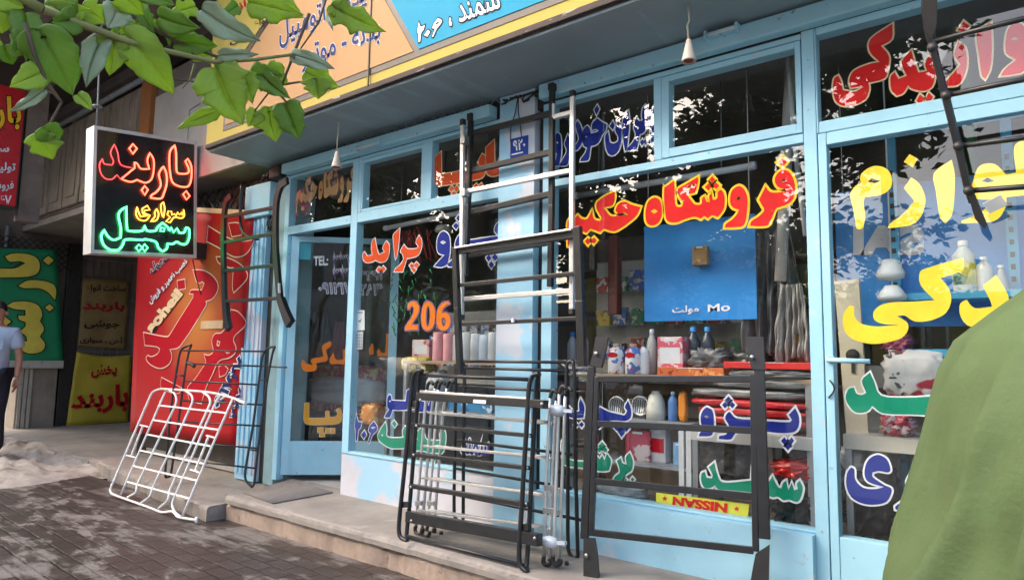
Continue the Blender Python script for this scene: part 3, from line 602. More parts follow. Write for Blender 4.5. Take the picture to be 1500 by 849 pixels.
# right transom, red
upr = ['C 672,145c 668,240 600,285c 640,330 652,370 642,440 620,490 520,517 525,560 500,620 430,655 360,660 315,630 298,560 305,490 330,470c 345,500 360,562 430,572 492,542 410,547 400,500 430,440 520,400 592,386 530,322 535,240', 'C 735,370 790,312c 815,400 835,452 890,442 878,390 910,340c 942,380 940,470 920,540 870,567 800,555 770,532 740,580 700,597 665,560 660,480 685,450c 710,492 762,472 733,410', 'C 845,590 871,611 850,655 823,630 | 900,578 927,605 905,647 879,622',
  'C 1085,258c 1130,300 1140,400 1120,480 1080,530 1000,537c 1010,505 1060,450 1100,400 1063,340 | 1120,130 1157,160 1125,197 1083,185', 'C 1290,135c 1297,300 1285,430 1255,492 1235,470 1215,330 1205,200', 'C 1440,140 1500,160 1522,250 1520,380 1500,442 1440,462 1353,472c 1380,430 1452,370 1390,330 1385,250 1400,180 | 1415,241 1440,228 1466,240 1440,250']
word(upr, GL, LC['red'], LC['cream'], trans2, 0.0075)
big = ['D 510,210 560,190 620,200 660,240 668,310 640,350 590,375 500,387 490,420 500,500 490,570 470,590c 445,580 430,480 405,382 415,345 440,315 470,300 470,250 | 515,290 545,268 597,285 560,298', 'D 790,262c 840,300 875,370 878,430 850,510 790,562 640,582c 660,550 740,490 810,410 743,330 | 780,115 831,147 800,200 743,165', 'D 1045,150c 1065,250 1060,400 1045,500 1005,552 970,510 945,350 932,235',
  'D 1180,280 1210,200 1260,175 1320,180 1370,225 1390,242 1450,230 1435,110 1445,55 1500,20c 1545,15 1580,200 1560,330 1510,372 1390,387 1385,440 1350,510 1290,542 1108,552c 1105,535 1170,510 1240,470 1290,430 1310,402 1200,397 1170,345 | 1235,284 1270,262 1312,285 1270,296',
  'W 845,10 900,-20 1120,-84c 1118,0 975,47c 1020,100 1042,170 1030,230 990,280 900,315 810,318 750,282 700,285 760,320 772,360 745,410 680,440 560,460 460,445 395,410 362,350 365,270 405,216c 432,225 430,280 470,330 560,350 640,346 722,340c 620,335 560,310 553,260 600,215 680,198 780,195 937,185c 850,92',
  'W 1240,95 1325,25c 1400,155 1400,262 1300,322 1220,360 1140,340 1098,280 1095,220 1110,195 1140,182c 1165,217 1200,237 1297,225 1290,195']
OVER = True
word(big, GL, LC['bigyel'], None, door2)
OVER = False
word(['Z 1262,557 1273.7,545c 1280,559 1290,579 1327,582 1366,580 1372,560 1384,540c 1392,570 1390,600 1376,608 1340,606.6 1293,604.8 1277,594 1269,602.5 1253,603.5 1243,594 1238,582 1242,570 1250,567c 1254,576 1262,578 1268.5,575'], GL, LC['green'], LC['white'], door2, 0.007)
word(['X 455,240 495,262 512,310 500,325 455,318 425,325 425,347 480,385 515,402 515,430 490,470 430,483 370,475 320,445 297,390 300,330 320,300c 336,310 340,360 380,400 440,406 480,396 405,372 385,332 395,280 420,250', 'X 628,305c 645,340 642,420 600,506 537,506c 537,490 577,460 607,410 592,370'], GL, LC['blue'], LC['white'], door2, 0.008)
# telephone numbers and words on the open door
for s, q in (('TEL:', [(459, 375), (480.5, 374), (480.5, 388.5), (459, 389)]), ):
    text_quad(s, q, doorpl, LC['white'], door1, 0.035, LC['black'], 0.03, latin=True)
for s, q in (('۳۳۷', [(488, 374), (517, 373), (517, 388), (488, 388.5)]), ('۳۳۰', [(488, 394), (516, 393), (516, 409), (488, 410)]), ('۴۲۹۱', [(527, 398), (559, 396), (559, 409), (527, 410)]),
             ('۰۹۱۲۱۷', [(467, 414), (515, 414), (515, 430), (467, 429)]), ('۲۸۱۴', [(529, 417), (559, 416), (559, 432), (529, 431)])):
    text_quad(s, q, doorpl, LC['purple'], door1, 0.0, LC['white'], 0.05)
word(['I 300,95c 300,130 275,150 262,170 275,215 265,240 200,255 188,262 195,290 175,315 110,318 85,295 80,250 100,230c 115,260 165,270 150,250 160,225 205,215 242,205 235,170 230,140 250,115', 'I 315,175c 330,225 360,235 387,225 385,160 408,150c 418,200 415,250 385,270 350,262 300,268 285,240 300,205',], doorpl, LC['orange'], None, door1)
word(['I 700,40c 735,50 730,90 715,110 720,205 695,207 640,207 635,170 650,150c 665,180 692,180 700,100', 'I 605,110c 612,190 580,197 575,160 590,125'], doorpl, LC['orange'], None, door1)
word(['I 105,550c 135,550c 135,660c 258,660 260,610 282,610 285,655 332,650 347,625 333,600 352,588c 372,610 377,660 355,695 300,705 125,705 100,670', 'I 200,730c 240,730c 240,765c 200,765c | 258,735c 290,735c 290,770c 258,770c | 298,735c 325,735c 325,770c 298,770c | 215,768c 250,768c 250,795c 215,795c'], doorpl, LC['amber'], LC['cream'], door1, 0.005)
# house number plate on the pillar
PIL = Plane((0, 3.437, 0), (1, 0, 0), (0, 0, 1))
num = thing('number_plate', 'small blue enamel house number plate on the blue pillar', 'number plate', V(onY(762, 215, 3.437)))
b = MB(); c = [onY(*q, 3.437) for q in ((748, 203), (774, 198), (774, 227), (748, 232))]
b.box(c[3][0], c[1][0], 3.431, 3.4385, c[3][2], c[1][2], 0.002); b.build('plate', C('enamel_blue', (0.008, 0.05, 0.32), 0.5, spec=0.2), num)
PL2 = Plane((0, 3.4305, 0), (1, 0, 0), (0, 0, 1))
text_quad('۹۲۰', [(752, 206), (770, 203), (770, 219), (752, 222)], PL2, LC['white'], num, 0.03)
b = MB(); p = onY(749.5, 227, 3.43); q = onY(766, 223.5, 3.43); b.box(p[0], q[0], 3.4285, 3.4305, p[2]-0.003, p[2]+0.006); b.build('line', LC['white'], num)

# ------------------------------------------------------------------ the long fascia sign above the shop
fas = thing('shop_sign', 'long yellow peach and cyan shop sign along the edge of the canopy', 'sign', (-4, YF, 3.3))
def fx(x, y, Y=2.889): return onY(x, y, Y)
zb = 2.964
b = MB(); b.box(-5.785, 3.2, 2.865, 2.93, 2.905, 4.3); b.build('backing', M['brown'], fas)
b = MB(); b.box(-5.79, 3.2, 2.855, 2.8645, zb-0.012, 4.3); b.build('border', M['yellow'], fas)
b = MB(); b.box(-5.785, 3.2, 2.845, 2.865, 2.912, 2.95, 0.004); b.build('rusty_edge', mat('rusty_edge', (0.07, 0.05, 0.042), 0.8, var=0.3, bump=0.3, patches=[dict(colr=(0.5, 0.45, 0.4), thr=0.62, soft=0.05, sca=5, amount=0.7, stretch=(1, 1, 6))]), fas)
FS = Plane((0, 2.855, 0), (1, 0, 0), (0, 0, 1))
def fq(x, y): a = FS.px(x, y); return a
zl = 3.02
def fpoly(pts, off, mt, nm): b = MB(); b.prism([tuple(FS.w(a, z, off)) for a, z in pts], (0, 0.004, 0)); return b.build(nm, mt, fas)
xL, zL = fq(613, 80); xT, zT = fq(568, 0)
sl = (xT-xL)/(zT-zL); zt = 4.22
fpoly([(-5.50, zl), (3.1, zl), (3.1, zt), (-5.50, zt)], 0.0045, M['brown'], 'line_panel')
zi = zl+0.045
fpoly([(-5.46, zi), (xL-0.02+(zi-zL)*sl, zi), (xL-0.02+(zt-0.04-zL)*sl, zt-0.04), (-5.46, zt-0.04)], 0.009, M['peach'], 'peach_panel')
fpoly([(xL+0.03+(zi-zL)*sl, zi), (3.05, zi), (3.05, zt-0.04), (xL+0.03+(zt-0.04-zL)*sl, zt-0.04)], 0.009, M['cyan'], 'cyan_panel')
xs_, _ = fq(541, 130)
b = MB(); b.box(xs_-0.006, xs_+0.004, 2.838, 2.846, zb-0.02, zt); b.build('seam', M['brown'], fas)
# yellow cartouche with red and black words, partly behind the leaves
def pol_px(pts, off, mt, nm): return fpoly([fq(*p) for p in pts], off, mt, nm)
pol_px([(330, -40), (382, -40), (410, 12), (362, 84), (330, 92)], 0.0135, M['brown'], 'cartouche_edge')
pol_px([(330, -34), (379, -34), (405, 12), (359, 78), (330, 86)], 0.018, M['yellow'], 'cartouche')
FS2 = Plane((0, 2.8455, 0), (1, 0, 0), (0, 0, 1)); FS3 = Plane((0, 2.836, 0), (1, 0, 0), (0, 0, 1))
text_quad('لوازم', [(338, 8), (376, -6), (377, 8), (341, 24)], FS3, LC['crimson'], fas, 0.03)
text_quad('انواع', [(372, 28), (395, 22), (395, 38), (374, 46)], FS3, LC['black'], fas, 0.02)
text_quad('اول', [(337, 56), (364, 46), (364, 60), (337, 68)], FS3, LC['black'], fas, 0.02)
text_quad('یدکی اتومبیل', [(408, 26), (535, -28), (538, 10), (410, 74)], FS2, LC['navy'], fas, 0.02, LC['white'], 0.02)
text_quad('بدنه - موتور', [(440, 70), (557, 28), (558, 66), (443, 108)], FS2, LC['navy'], fas, 0.02, LC['white'], 0.02)
text_quad('سمند ،', [(655, 14), (727, -12), (735, 12), (659, 40)], FS2, LC['white'], fas, 0.012, LC['black'], 0.045)
def remap(txts, src, p_tl, p_br, plane):
    o = []
    for t in txts: o += [[src.px(*p) for p in q] for q in parse(t)]
    X = [p[0] for q in o for p in q]; Z = [p[1] for q in o for p in q]; a = plane.px(*p_tl); c = plane.px(*p_br)
    return [[(a[0]+(p[0]-min(X))/(max(X)-min(X))*(c[0]-a[0]), c[1]+(p[1]-min(Z))/(max(Z)-min(Z))*(a[1]-c[1])) for p in q] for q in o]
word_outs(remap(jl, GL, (612, 33), (647, 50), FS2), FS2, LC['white'], LC['black'], fas, 0.008)
text_quad('پراید ،', [(738, -22), (820, -54), (826, -24), (741, 8)], FS2, LC['white'], fas, 0.012, LC['black'], 0.045)
# ------------------------------------------------------------------ the neighbouring building on the left
nb = thing('neighbour_building', 'sooty brown building with a deep shaded entrance and stone clad upper floor', 'building', (-10.5, 4.0, 0))
def npart(mb, name, mt, **k): return mb.build(name, mt, nb, **k)
XS = -12.5
panel_stone = mat('parapet_stone', (0.30, 0.245, 0.195), 0.7, var=0.2, scale=3, bump=0.4, bscale=20, patches=[dict(colr=(0.07, 0.055, 0.045), thr=0.55, soft=0.12, sca=4, amount=0.85, stretch=(2, 2, 0.25)), dict(colr=(0.42, 0.37, 0.31), thr=0.62, soft=0.1, sca=6, amount=0.6)])
b = MB()
for k in range(10):
    x0 = -12.6+k*0.62
    if x0 > -8.3: break
    b.box(x0+0.01, x0+0.60, 3.30, 3.42, 3.10, 4.28, 0.012)
    b.box(x0+0.14, x0+0.46, 3.285, 3.305, 3.22, 4.16, 0.01)
npart(b, 'parapet', panel_stone)
npart(MB().box(-12.7, -5.9, 3.34, 3.46, 3.06, 4.32), 'parapet_core', M['darkwall'])
npart(MB().box(-8.28, -8.02, 3.27, 3.33, 3.08, 4.7), 'orange_post', C('rust_orange', (0.40, 0.14, 0.035), 0.6))
npart(MB().box(-7.96, -5.92, 3.30, 3.335, 2.92, 4.05), 'plaster_panel', mat('dirty_plaster', (0.50, 0.46, 0.42), 0.8, var=0.12, scale=2, patches=[dict(colr=(0.2, 0.16, 0.13), thr=0.6, soft=0.2, sca=3, amount=0.7)]))
npart(MB().box(-12.9, -5.85, 3.345, 7.0, 2.96, 3.05), 'canopy_slab', M['concrete'])
npart(MB().box(-14.5, -5.85, 1.25, 7.0, 4.95, 5.15), 'upper_slab', C('upper_slab', (0.10, 0.075, 0.06), 0.8))
b = MB()
for y in (1.3, 2.2, 2.9, 3.6): b.box(-14.5, -5.85, y, y+0.18, 4.80, 4.95)
npart(b, 'slab_beam', M['darkwall'])
npart(MB().box(-13.2, -5.85, 4.2, 7.0, 3.055, 8.2), 'upper_wall', M['darkwall'])
b = MB(); b.tube([(-13, 3.26, 4.33), (-8.1, 3.26, 4.33)], 0.035, 8); npart(b, 'rail', M['greyiron'])
# the recess: side wall facing the street, back wall
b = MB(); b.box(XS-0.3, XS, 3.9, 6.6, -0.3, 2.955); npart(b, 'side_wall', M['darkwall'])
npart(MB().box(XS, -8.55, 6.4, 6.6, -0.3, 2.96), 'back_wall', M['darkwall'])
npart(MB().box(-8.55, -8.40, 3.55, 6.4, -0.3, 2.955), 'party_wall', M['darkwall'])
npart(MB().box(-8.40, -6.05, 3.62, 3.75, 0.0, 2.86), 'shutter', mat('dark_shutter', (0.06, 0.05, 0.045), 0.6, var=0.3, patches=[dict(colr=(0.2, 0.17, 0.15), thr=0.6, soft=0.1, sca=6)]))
# stone pier with its base mouldings and sill
b = MB(); b.box(XS-0.3, XS+0.12, 3.42, 3.95, -0.3, 0.83, 0.01); npart(b, 'pier', M['stone'])
b = MB()
for k in range(3): b.box(XS+0.121, XS+0.15+0.01*k, 3.44+k*0.06, 3.485+k*0.06, -0.3, 0.825, 0.006)
npart(b, 'pier_moulding', C('light_stone', (0.45, 0.40, 0.34), 0.7, patches=[dict(colr=(0.15, 0.12, 0.1), thr=0.58, soft=0.15, sca=6)]))
b = MB(); b.box(XS-0.2, XS+0.28, 2.5, 3.975, 0.83, 0.95, 0.015); npart(b, 'sill', C('sill_stone', (0.5, 0.45, 0.40), 0.6, patches=[dict(colr=(0.25, 0.2, 0.17), thr=0.6, soft=0.1, sca=8)]))
npart(MB().box(XS-0.35, XS-0.02, 0.0, 3.9, 1.0, 5.0), 'front_wall', M['darkwall'])
b = MB()
for k in range(5): b.tube([(XS+0.1, 2.55+k*0.14, 2.35), (XS+0.1, 2.57+k*0.14, 3.0)], 0.03, 8)
npart(b, 'pipe', M['greyiron'])
def lattice(c0, c1, fixed, z0, z1, axis, mt, nm, pitch=0.11, r=0.008):
    b = MB(); L = c1-c0; H = z1-z0; n = int((L+H)/pitch)
    for k in range(n+1):
        for s in (1, -1):
            a0 = k*pitch-H; a1 = k*pitch
            za, zb2 = z0, z1
            if a0 < 0: za = z0-a0*1.0; a0 = 0
            if a1 > L: zb2 = z1-(a1-L); a1 = L
            if a1 <= a0: continue
            p, q = (c0+a0, za), (c0+a1, zb2)
            if s < 0: p, q = (c1-a0, za), (c1-a1, zb2)
            P, Q = ((p[0], fixed+0.01*s, p[1]), (q[0], fixed+0.01*s, q[1])) if axis == 'x' else ((fixed+0.01*s, p[0], p[1]), (fixed+0.01*s, q[0], q[1]))
            b.tube([P, Q], r, 5, cap=False)
    return npart(b, nm, mt)
lattice(2.6, 4.0, XS+0.2, 2.36, 2.84, 'y', M['iron'], 'lattice_grille', 0.10)
lattice(-8.35, -6.2, 3.57, 2.45, 2.86, 'x', M['iron'], 'lattice_grille', 0.16)
# barred gate in the side wall
b = MB()
for k in range(10): b.tube([(XS+0.03, 4.25+k*0.12, -0.1), (XS+0.03, 4.25+k*0.12, 2.7)], 0.012, 6)
for z in (0.2, 1.1, 2.0, 2.65): b.bar((XS+0.03, 4.2, z), (XS+0.03, 5.4, z), 0.03, 0.03)
npart(b, 'barred_gate', C('gate_iron', (0.20, 0.19, 0.18), 0.5))
b = MB(); b.box(XS, XS+0.1, 3.98, 4.18, -0.1, 2.86, 0.01); b.box(XS, XS+0.12, 5.45, 5.62, -0.1, 2.86, 0.01); npart(b, 'gate_post', M['iron'])

def cloth(corner, plane, n=14, amp=0.012, sag=0.0, seed=0):
    """hanging cloth between four pixel corners (TL, TR, BR, BL)"""
    Q = [np.array(plane.px(*c)) for c in corner]; r = random.Random(seed); ph = [r.uniform(0, 6) for _ in range(6)]
    rows = []
    for i in range(n+1):
        t = i/n; row = []
        for j in range(n+1):
            u = j/n
            p = (Q[0]*(1-u)+Q[1]*u)*(1-t)+(Q[3]*(1-u)+Q[2]*u)*t
            d = amp*(math.sin(7*u+4*t+ph[0])+0.6*math.sin(11*u-6*t+ph[1])+0.5*math.sin(15*t+3*u+ph[2]))
            p = p-np.array([0, sag*4*u*(1-u)*(1-t)])
            row.append(tuple(plane.w(p[0], p[1], d)))
        rows.append(row)
    return MB().sheet(rows)
# green banner
PG = Plane((XS+0.22, 0, 0), (0, 1, 0), (0, 0, 1))
gb = thing('green_banner', 'green cloth banner with big yellow sideways lettering above a stone sill', 'banner', V(onX(50, 535, XS+0.22)))
cloth([(-60, 362), (83, 366), (93, 532), (-60, 537)], PG, 16, 0.006, seed=2).build('cloth', mat('green_cloth', (0.016, 0.27, 0.115), 0.45, var=0.12, scale=3, bump=0.1), gb, solid=0.004)
PG2 = Plane((XS+0.245, 0, 0), (0, 1, 0), (0, 0, 1))
word(['S 20,100 55,88 110,90 150,105 165,135 155,170 110,185 0,188 -60,186 -60,150 0,150 60,150 105,128 80,120 40,122', 'S 200,97 223,117 200,137 177,117', 'S 75,222 115,200 170,200 220,215 233,245 228,282 200,250 160,232 100,232', 'S 205,297 223,313 205,328 186,312',
   'S 28,305 60,288 120,288 160,305 175,340 165,367c 182,400 165,432c 187,465 170,495 120,502 90,485 85,450 112,452 108,430 80,412 105,390 105,372 80,362 75,345 105,345 105,322 60,318', 'S 20,350 46,370 22,390 -4,370'], PG2, C('banner_yellow', (0.78, 0.62, 0.09), 0.45), LC['black'], gb, 0.014)
# dim banner and yellow banner on the gate
PD = Plane((XS+0.07, 0, 0), (0, 1, 0), (0, 0, 1)); PD2 = Plane((XS+0.10, 0, 0), (0, 1, 0), (0, 0, 1))
db = thing('faded_banner', 'faded brown cloth sign with black and red Persian words on the barred gate', 'banner', V(onX(150, 510, XS+0.07)))
cloth([(122, 406), (189, 411), (184, 511), (114, 506)], PD, 12, 0.009, seed=5).build('cloth', mat('faded_cloth', (0.30, 0.20, 0.08), 0.8, var=0.25, scale=5, patches=[dict(colr=(0.28, 0.2, 0.05), thr=0.55, soft=0.15, sca=2.4)]), db, solid=0.004)
text_quad('ساخت انواع', [(126, 416), (184, 418), (184, 431), (126, 430)], PD2, LC['black'], db, 0.02)
text_quad('باربند', [(121, 440), (183, 442), (182, 457), (120, 456)], PD2, LC['crimson'], db, 0.03)
text_quad('جوشی', [(124, 468), (176, 470), (174, 482), (123, 481)], PD2, LC['black'], db, 0.02)
text_quad('آهن ، سواری', [(117, 492), (180, 494), (179, 505), (117, 503)], PD2, LC['black'], db, 0.02)
yb = thing('yellow_banner', 'yellow cloth sign with red Persian words at the foot of the gate', 'banner', V(onX(145, 622, XS+0.12)))
PY = Plane((XS+0.13, 0, 0), (0, 1, 0), (0, 0, 1)); PY2 = Plane((XS+0.168, 0, 0), (0, 1, 0), (0, 0, 1))
cloth([(112, 515), (193, 519), (188, 617), (97, 624)], PY, 14, 0.012, sag=0.05, seed=8).build('cloth', mat('yellow_cloth', (0.55, 0.42, 0.04), 0.6, var=0.15, scale=3), yb, solid=0.004)
text_quad('پخش', [(134, 534), (172, 533), (171, 554), (133, 555)], PY2, LC['crimson'], yb, 0.04)
text_quad('باربند', [(105, 572), (189, 560), (188, 604), (103, 606)], PY2, LC['crimson'], yb, 0.04)
# red box sign cut by the edge of the photograph
PR = Plane((-9.6, 0, 0), (0, 1, 0), (0, 0, 1))
rs = thing('red_sign', 'red projecting box sign with yellow and white lettering beside stone parapet', 'sign', V(onX(10, 303, -9.6)))
q = [PR.px(*c) for c in ((-75, 125), (35, 133), (25, 303), (-75, 304))]
y0, y1, z0, z1 = q[0][0], (q[1][0]+q[2][0])/2, (q[2][1]), q[1][1]
MB().box(-9.85, -9.62, y0, y1+0.02, z0-0.02, z1+0.02).build('case', M['iron'], rs)
MB().box(-9.62, -9.6, y0+0.01, y1, z0, z1).build('face', C('sign_red', (0.55, 0.012, 0.025), 0.3), rs)
b = MB(); b.box(-9.80, -9.66, y1+0.05, y1+0.27, z0-0.15, z1+0.6); b.build('bracket_board', M['darkwall'], rs)
text_quad('باربند', [(-60, 138), (31, 142), (31, 192), (-58, 196)], PR, LC['yel'], rs, 0.03, LC['black'], 0.03)
text_quad('سواری', [(-45, 208), (14, 212), (13, 226), (-44, 224)], PR, LC['white'], rs, 0.03)
text_quad('تولید باربند', [(-50, 236), (23, 238), (22, 254), (-50, 254)], PR, LC['white'], rs, 0.03, LC['black'], 0.03)
text_quad('فروش', [(-15, 264), (20, 265), (20, 280), (-15, 281)], PR, LC['white'], rs, 0.02, LC['black'], 0.03)
text_quad('۲۶۷', [(-8, 285), (17, 286), (16, 300), (-8, 301)], PR, LC['white'], rs, 0.02)
# ------------------------------------------------------------------ the tall red banner
RB = Plane((0, 3.435, 0), (1, 0, 0), (0, 0, 1)); RB2 = Plane((0, 3.428, 0), (1, 0, 0), (0, 0, 1))
rb = thing('red_banner', 'tall red and orange printed banner with big diagonal lettering beside the pilaster', 'banner', V(onY(268, 645, 3.44)))
def banner_mat():
    m = mat('red_banner_print', (0.44, 0.008, 0.014), 0.55, var=0.06, scale=3, bump=0.08, bscale=5, spec=0.25)
    nt = m.node_tree; N = nt.nodes; L = nt.links; b = N['Principled BSDF']; src = b.inputs['Base Color'].links[0].from_socket
    tc = N.new('ShaderNodeTexCoord')
    for (c, rad, colr, amt) in (((-6.95, 3.435, 1.5), 0.75, (0.56, 0.25, 0.045), 0.85), ((-6.6, 3.435, 1.95), 0.6, (0.55, 0.12, 0.02), 0.45)):
        d = N.new('ShaderNodeVectorMath'); d.operation = 'DISTANCE'; d.inputs[1].default_value = c; L.new(tc.outputs['Object'], d.inputs[0])
        r = N.new('ShaderNodeMapRange'); r.inputs[1].default_value = rad; r.inputs[2].default_value = 0.1; r.inputs[4].default_value = amt; L.new(d.outputs['Value'], r.inputs[0])
        x = N.new('ShaderNodeMix'); x.data_type = 'RGBA'; L.new(r.outputs[0], x.inputs[0]); L.new(src, x.inputs[6]); x.inputs[7].default_value = (*colr, 1); src = x.outputs[2]
    L.new(src, b.inputs['Base Color']); return m
cloth([(206, 300), (373, 312), (345, 652), (190, 632)], RB, 18, 0.0016, seed=1).build('cloth', banner_mat(), rb, solid=0.003)
b = MB(); a = onY(207, 303, 3.43); c = onY(373, 312, 3.43); b.box(a[0], c[0], 3.42, 3.445, a[2]-0.02, a[2]+0.05) if 0 else b.bar(tuple(a), tuple(c), 0.012, 0.05); b.build('top_hem', LC['cream'], rb)
RBL = RB2
word(['P 545,150c 622,198 690,235 790,255 860,240c 830,305 790,345 735,357 690,340 620,295 535,250c', 'P 685,130c 750,128 778,165 770,206c 708,217c', 'P 600,360c 680,370 760,410 805,460 812,500 780,545 720,603c 712,560 720,430c 690,430 620,400',
      'P 330,525c 380,515c 385,575c 335,585c'], RBL, LC['crimson'], LC['pink'], rb, 0.011)
word(['Z 283.3,395.5c 298,396.5 311,404 319,415.5 318,427 311,437 301.5,440.5 302,447 263.6,506.5 248.5,511c 251.5,520 249.5,530 241.5,537 231.5,538 220,532.5 214.5,525 216.5,520.5 222.5,522.5 231.5,518 234.7,510.5 230,507 212.5,504.7c 210.6,487c 227,490.5 245,493.5 250.5,488 261.5,470 283,436 283.5,430 278,429.5 281,425 296,425 300,414.5 296,411.5 293.8,413.5 288.6,412.5'], RBL, LC['crimson'], LC['pink'], rb, 0.011)
word(['Z 338.5,453.8c 349,457 359.7,470 358.9,476.7 352,483.5 344,491 342,499 345.5,508 344,517 335,523.5 324,526 317.5,532.6 311,548 302,566 295,590 278,586c 275,568 286,555 297,539 302,530.4 299.6,519 306,520.5 313,514.7 310.8,499 315.3,489 324,488 331,480 336,470 | 318.6,498 323,500 321,507 317.6,505.8 | 330,514.7 337.6,516 333,518'], RBL, LC['crimson'], LC['pink'], rb, 0.010)
word(['Z 237,552.8c 266,568c 262,575 250,574 236,566', 'Z 321,537c 328,534c 334,540 330,548 322,551'], RBL, LC['crimson'], LC['pink'], rb, 0.008)
RBT = RB2
text_quad('soheil', [(211, 478), (258, 421), (269, 431), (224, 489)], RBT, LC['cream'], rb, 0.06, LC['brown'] if 'brown' in LC else LC['black'], 0.03, latin=True)
text_quad('نصب تعمیر و فروش', [(216, 438), (270, 378), (277, 386), (222, 447)], RBT, LC['white'], rb, 0.03, LC['navy'], 0.05)
text_quad('سهیل', [(218, 388), (246, 368), (250, 382), (222, 402)], RBT, LC['navy'], rb, 0.04, LC['pink'], 0.05)
text_quad('۰۲۱۷۲۷', [(310, 592), (350, 520), (361, 528), (322, 600)], RBT, LC['navy'], rb, 0.05, LC['white'], 0.06)
text_quad('۲۲۷', [(336, 610), (351, 565), (358, 570), (344, 614)], RBT, LC['navy'], rb, 0.05, LC['white'], 0.05)
b = MB(); a = RB2.px(295, 470); c = RB2.px(327, 470); e = RB2.px(327, 481); b.box(a[0], c[0], 3.424, 3.427, e[1], a[1]); b.build('paper_patch', C('old_paper', (0.6, 0.42, 0.25), 0.7), rb)
# ------------------------------------------------------------------ neon sign, hung across the pavement
NX = -6.8
ns = thing('neon_sign', 'hanging black box sign with red, orange and green neon lettering', 'neon sign', (NX, 2.8, 2.0))
NP = Plane((NX, 0, 0), (0, 1, 0), (0, 0, 1))
cn = [np.array(NP.px(*c)) for c in ((137, 184), (288, 208), (287, 378), (132, 371))]
def quadbox(cs, t0, t1, mt, nm, par):
    b = MB(); vs = [(NX+t, c[0], c[1]) for t in (t0, t1) for c in cs]
    b.add(vs, [(0, 1, 2, 3), (7, 6, 5, 4)]+[(i, i+4, (i+1) % 4+4, (i+1) % 4) for i in range(4)]); return b.build(nm, mt, par)
cen = sum(cn)/4
inn = [cen+(c-cen)*0.945 for c in cn]
quadbox(inn, -0.16, 0.004, mat('sign_acrylic', (0.018, 0.018, 0.02), 0.08, var=0.2, spec=0.6), 'face', ns)
b = MB()
fr_ = [cen+(c-cen)*1.0 for c in cn]; inr = [cen+(c-cen)*0.944 for c in cn]
for i in range(4):
    j = (i+1) % 4
    vs = [(NX+t, c[0], c[1]) for t in (-0.17, 0.014) for c in (fr_[i], fr_[j], inr[j], inr[i])]
    b.add(vs, [(0, 1, 2, 3), (7, 6, 5, 4), (0, 4, 5, 1), (1, 5, 6, 2), (2, 6, 7, 3), (3, 7, 4, 0)])
b.build('frame', mat('sign_frame', (0.62, 0.62, 0.62), 0.35, 0.3), ns)
NEON = dict(r=glow('neon_red', (1.0, 0.075, 0.03), 1.9), d=glow('neon_dim_red', (0.95, 0.03, 0.03), 0.6), o=glow('neon_orange', (1.0, 0.33, 0.02), 1.3), g=glow('neon_green', (0.05, 1.0, 0.22), 1.8))
def neon(txt, key, rad=0.0085):
    for o in parse('K '+txt):
        pts = [tuple(NP.w(*NP.px(*p), 0.026)) for p in o]
        MB().tube(pts, rad, 8, closed=True).build('neon_tube', NEON[key], ns)
neon('522,155c 495,190 490,260 500,350 520,385 570,402 605,395 620,350 620,280 600,235 585,250 606,300 595,322 545,322 532,300 530,200', 'r')
neon('590,425 611,455 592,477 571,445', 'r'); neon('455,280 472,320 475,380 458,440 440,470 380,466c 385,450 415,430 440,390 428,330 440,300', 'r')
neon('375,200 397,240 398,300 385,355 350,377 300,360c 260,372 205,355 285,290c 285,255 302,266 322,294 372,296 360,245', 'r', 0.0075)
neon('165,150 185,200 202,270 285,292 200,354 180,330c 150,357 110,351 85,320 77,270 95,235 106,266 152,272 160,250 142,200', 'd', 0.006)
neon('275,148 299,175 275,207 253,175', 'r'); neon('345,395 364,418 345,450 326,420', 'r')
neon('575,535 578,572 560,586 520,580 495,612 470,606c 495,580 478,565 485,543 502,545 506,567 520,560 530,572 540,550 550,566 562,553 566,568', 'o', 0.0065)
neon('455,490 463,530 455,582 445,560 440,510', 'o', 0.0065); neon('415,530 427,560 415,597 380,606c 405,575 403,555', 'o', 0.0065)
neon('300,520c 293,560 310,592 350,600 377,570 340,555 345,540 375,537 360,511 330,530 335,560 362,570 320,577 308,550', 'o', 0.0065)
neon('235,515c 240,650 260,662 330,660 345,630 360,660 408,660 420,640 450,613 482,640 490,660 500,640 515,670 535,645 550,672 577,670 590,640 607,650 608,700 590,737 560,738 535,725 510,738 480,735 475,765 450,782 425,760 410,725 350,710 330,714 230,712 215,742 190,772 140,772 100,740 88,690 105,655 125,690 160,714 202,700 203,640 190,560', 'g', 0.0095)
neon('440,640 462,645 458,664 436,662', 'g', 0.007); neon('310,740 331,760 310,782 293,760', 'g', 0.007); neon('345,738 363,760 345,782 328,760', 'g', 0.007)
# halo light of the neon on the board comes from the tubes themselves; hanging wires and transformer
b = MB(); t0 = NP.w(*NP.px(142, 184)); 
b.tube([(NX-0.08, t0[1]+0.02, t0[2]), (NX-0.08, t0[1]+0.02, t0[2]+0.22), (NX-0.08, t0[1]+0.0, t0[2]+0.8), (NX-0.08, t0[1], 4.80)], 0.008, 6); b.lathe([(0.045, 0), (0.045, 0.01)], (NX-0.08, t0[1]+0.02, t0[2]+0.2), 10)
t1 = NP.w(*NP.px(280, 207)); b.tube([(NX-0.08, t1[1], t1[2]), (NX-0.08, t1[1]+0.0, t1[2]+0.35), (NX-0.08, t1[1]+0.25, t1[2]+0.6)], 0.006, 6); b.build('hanging_wire', M['greyiron'], ns)
q0 = NP.px(286, 358); q1 = NP.px(304, 380)
MB().box(NX-0.14, NX-0.01, q0[0]+0.002, q1[0]+0.02, q1[1], q0[1]+0.03, 0.012).build('transformer', M['blackflat'], ns)
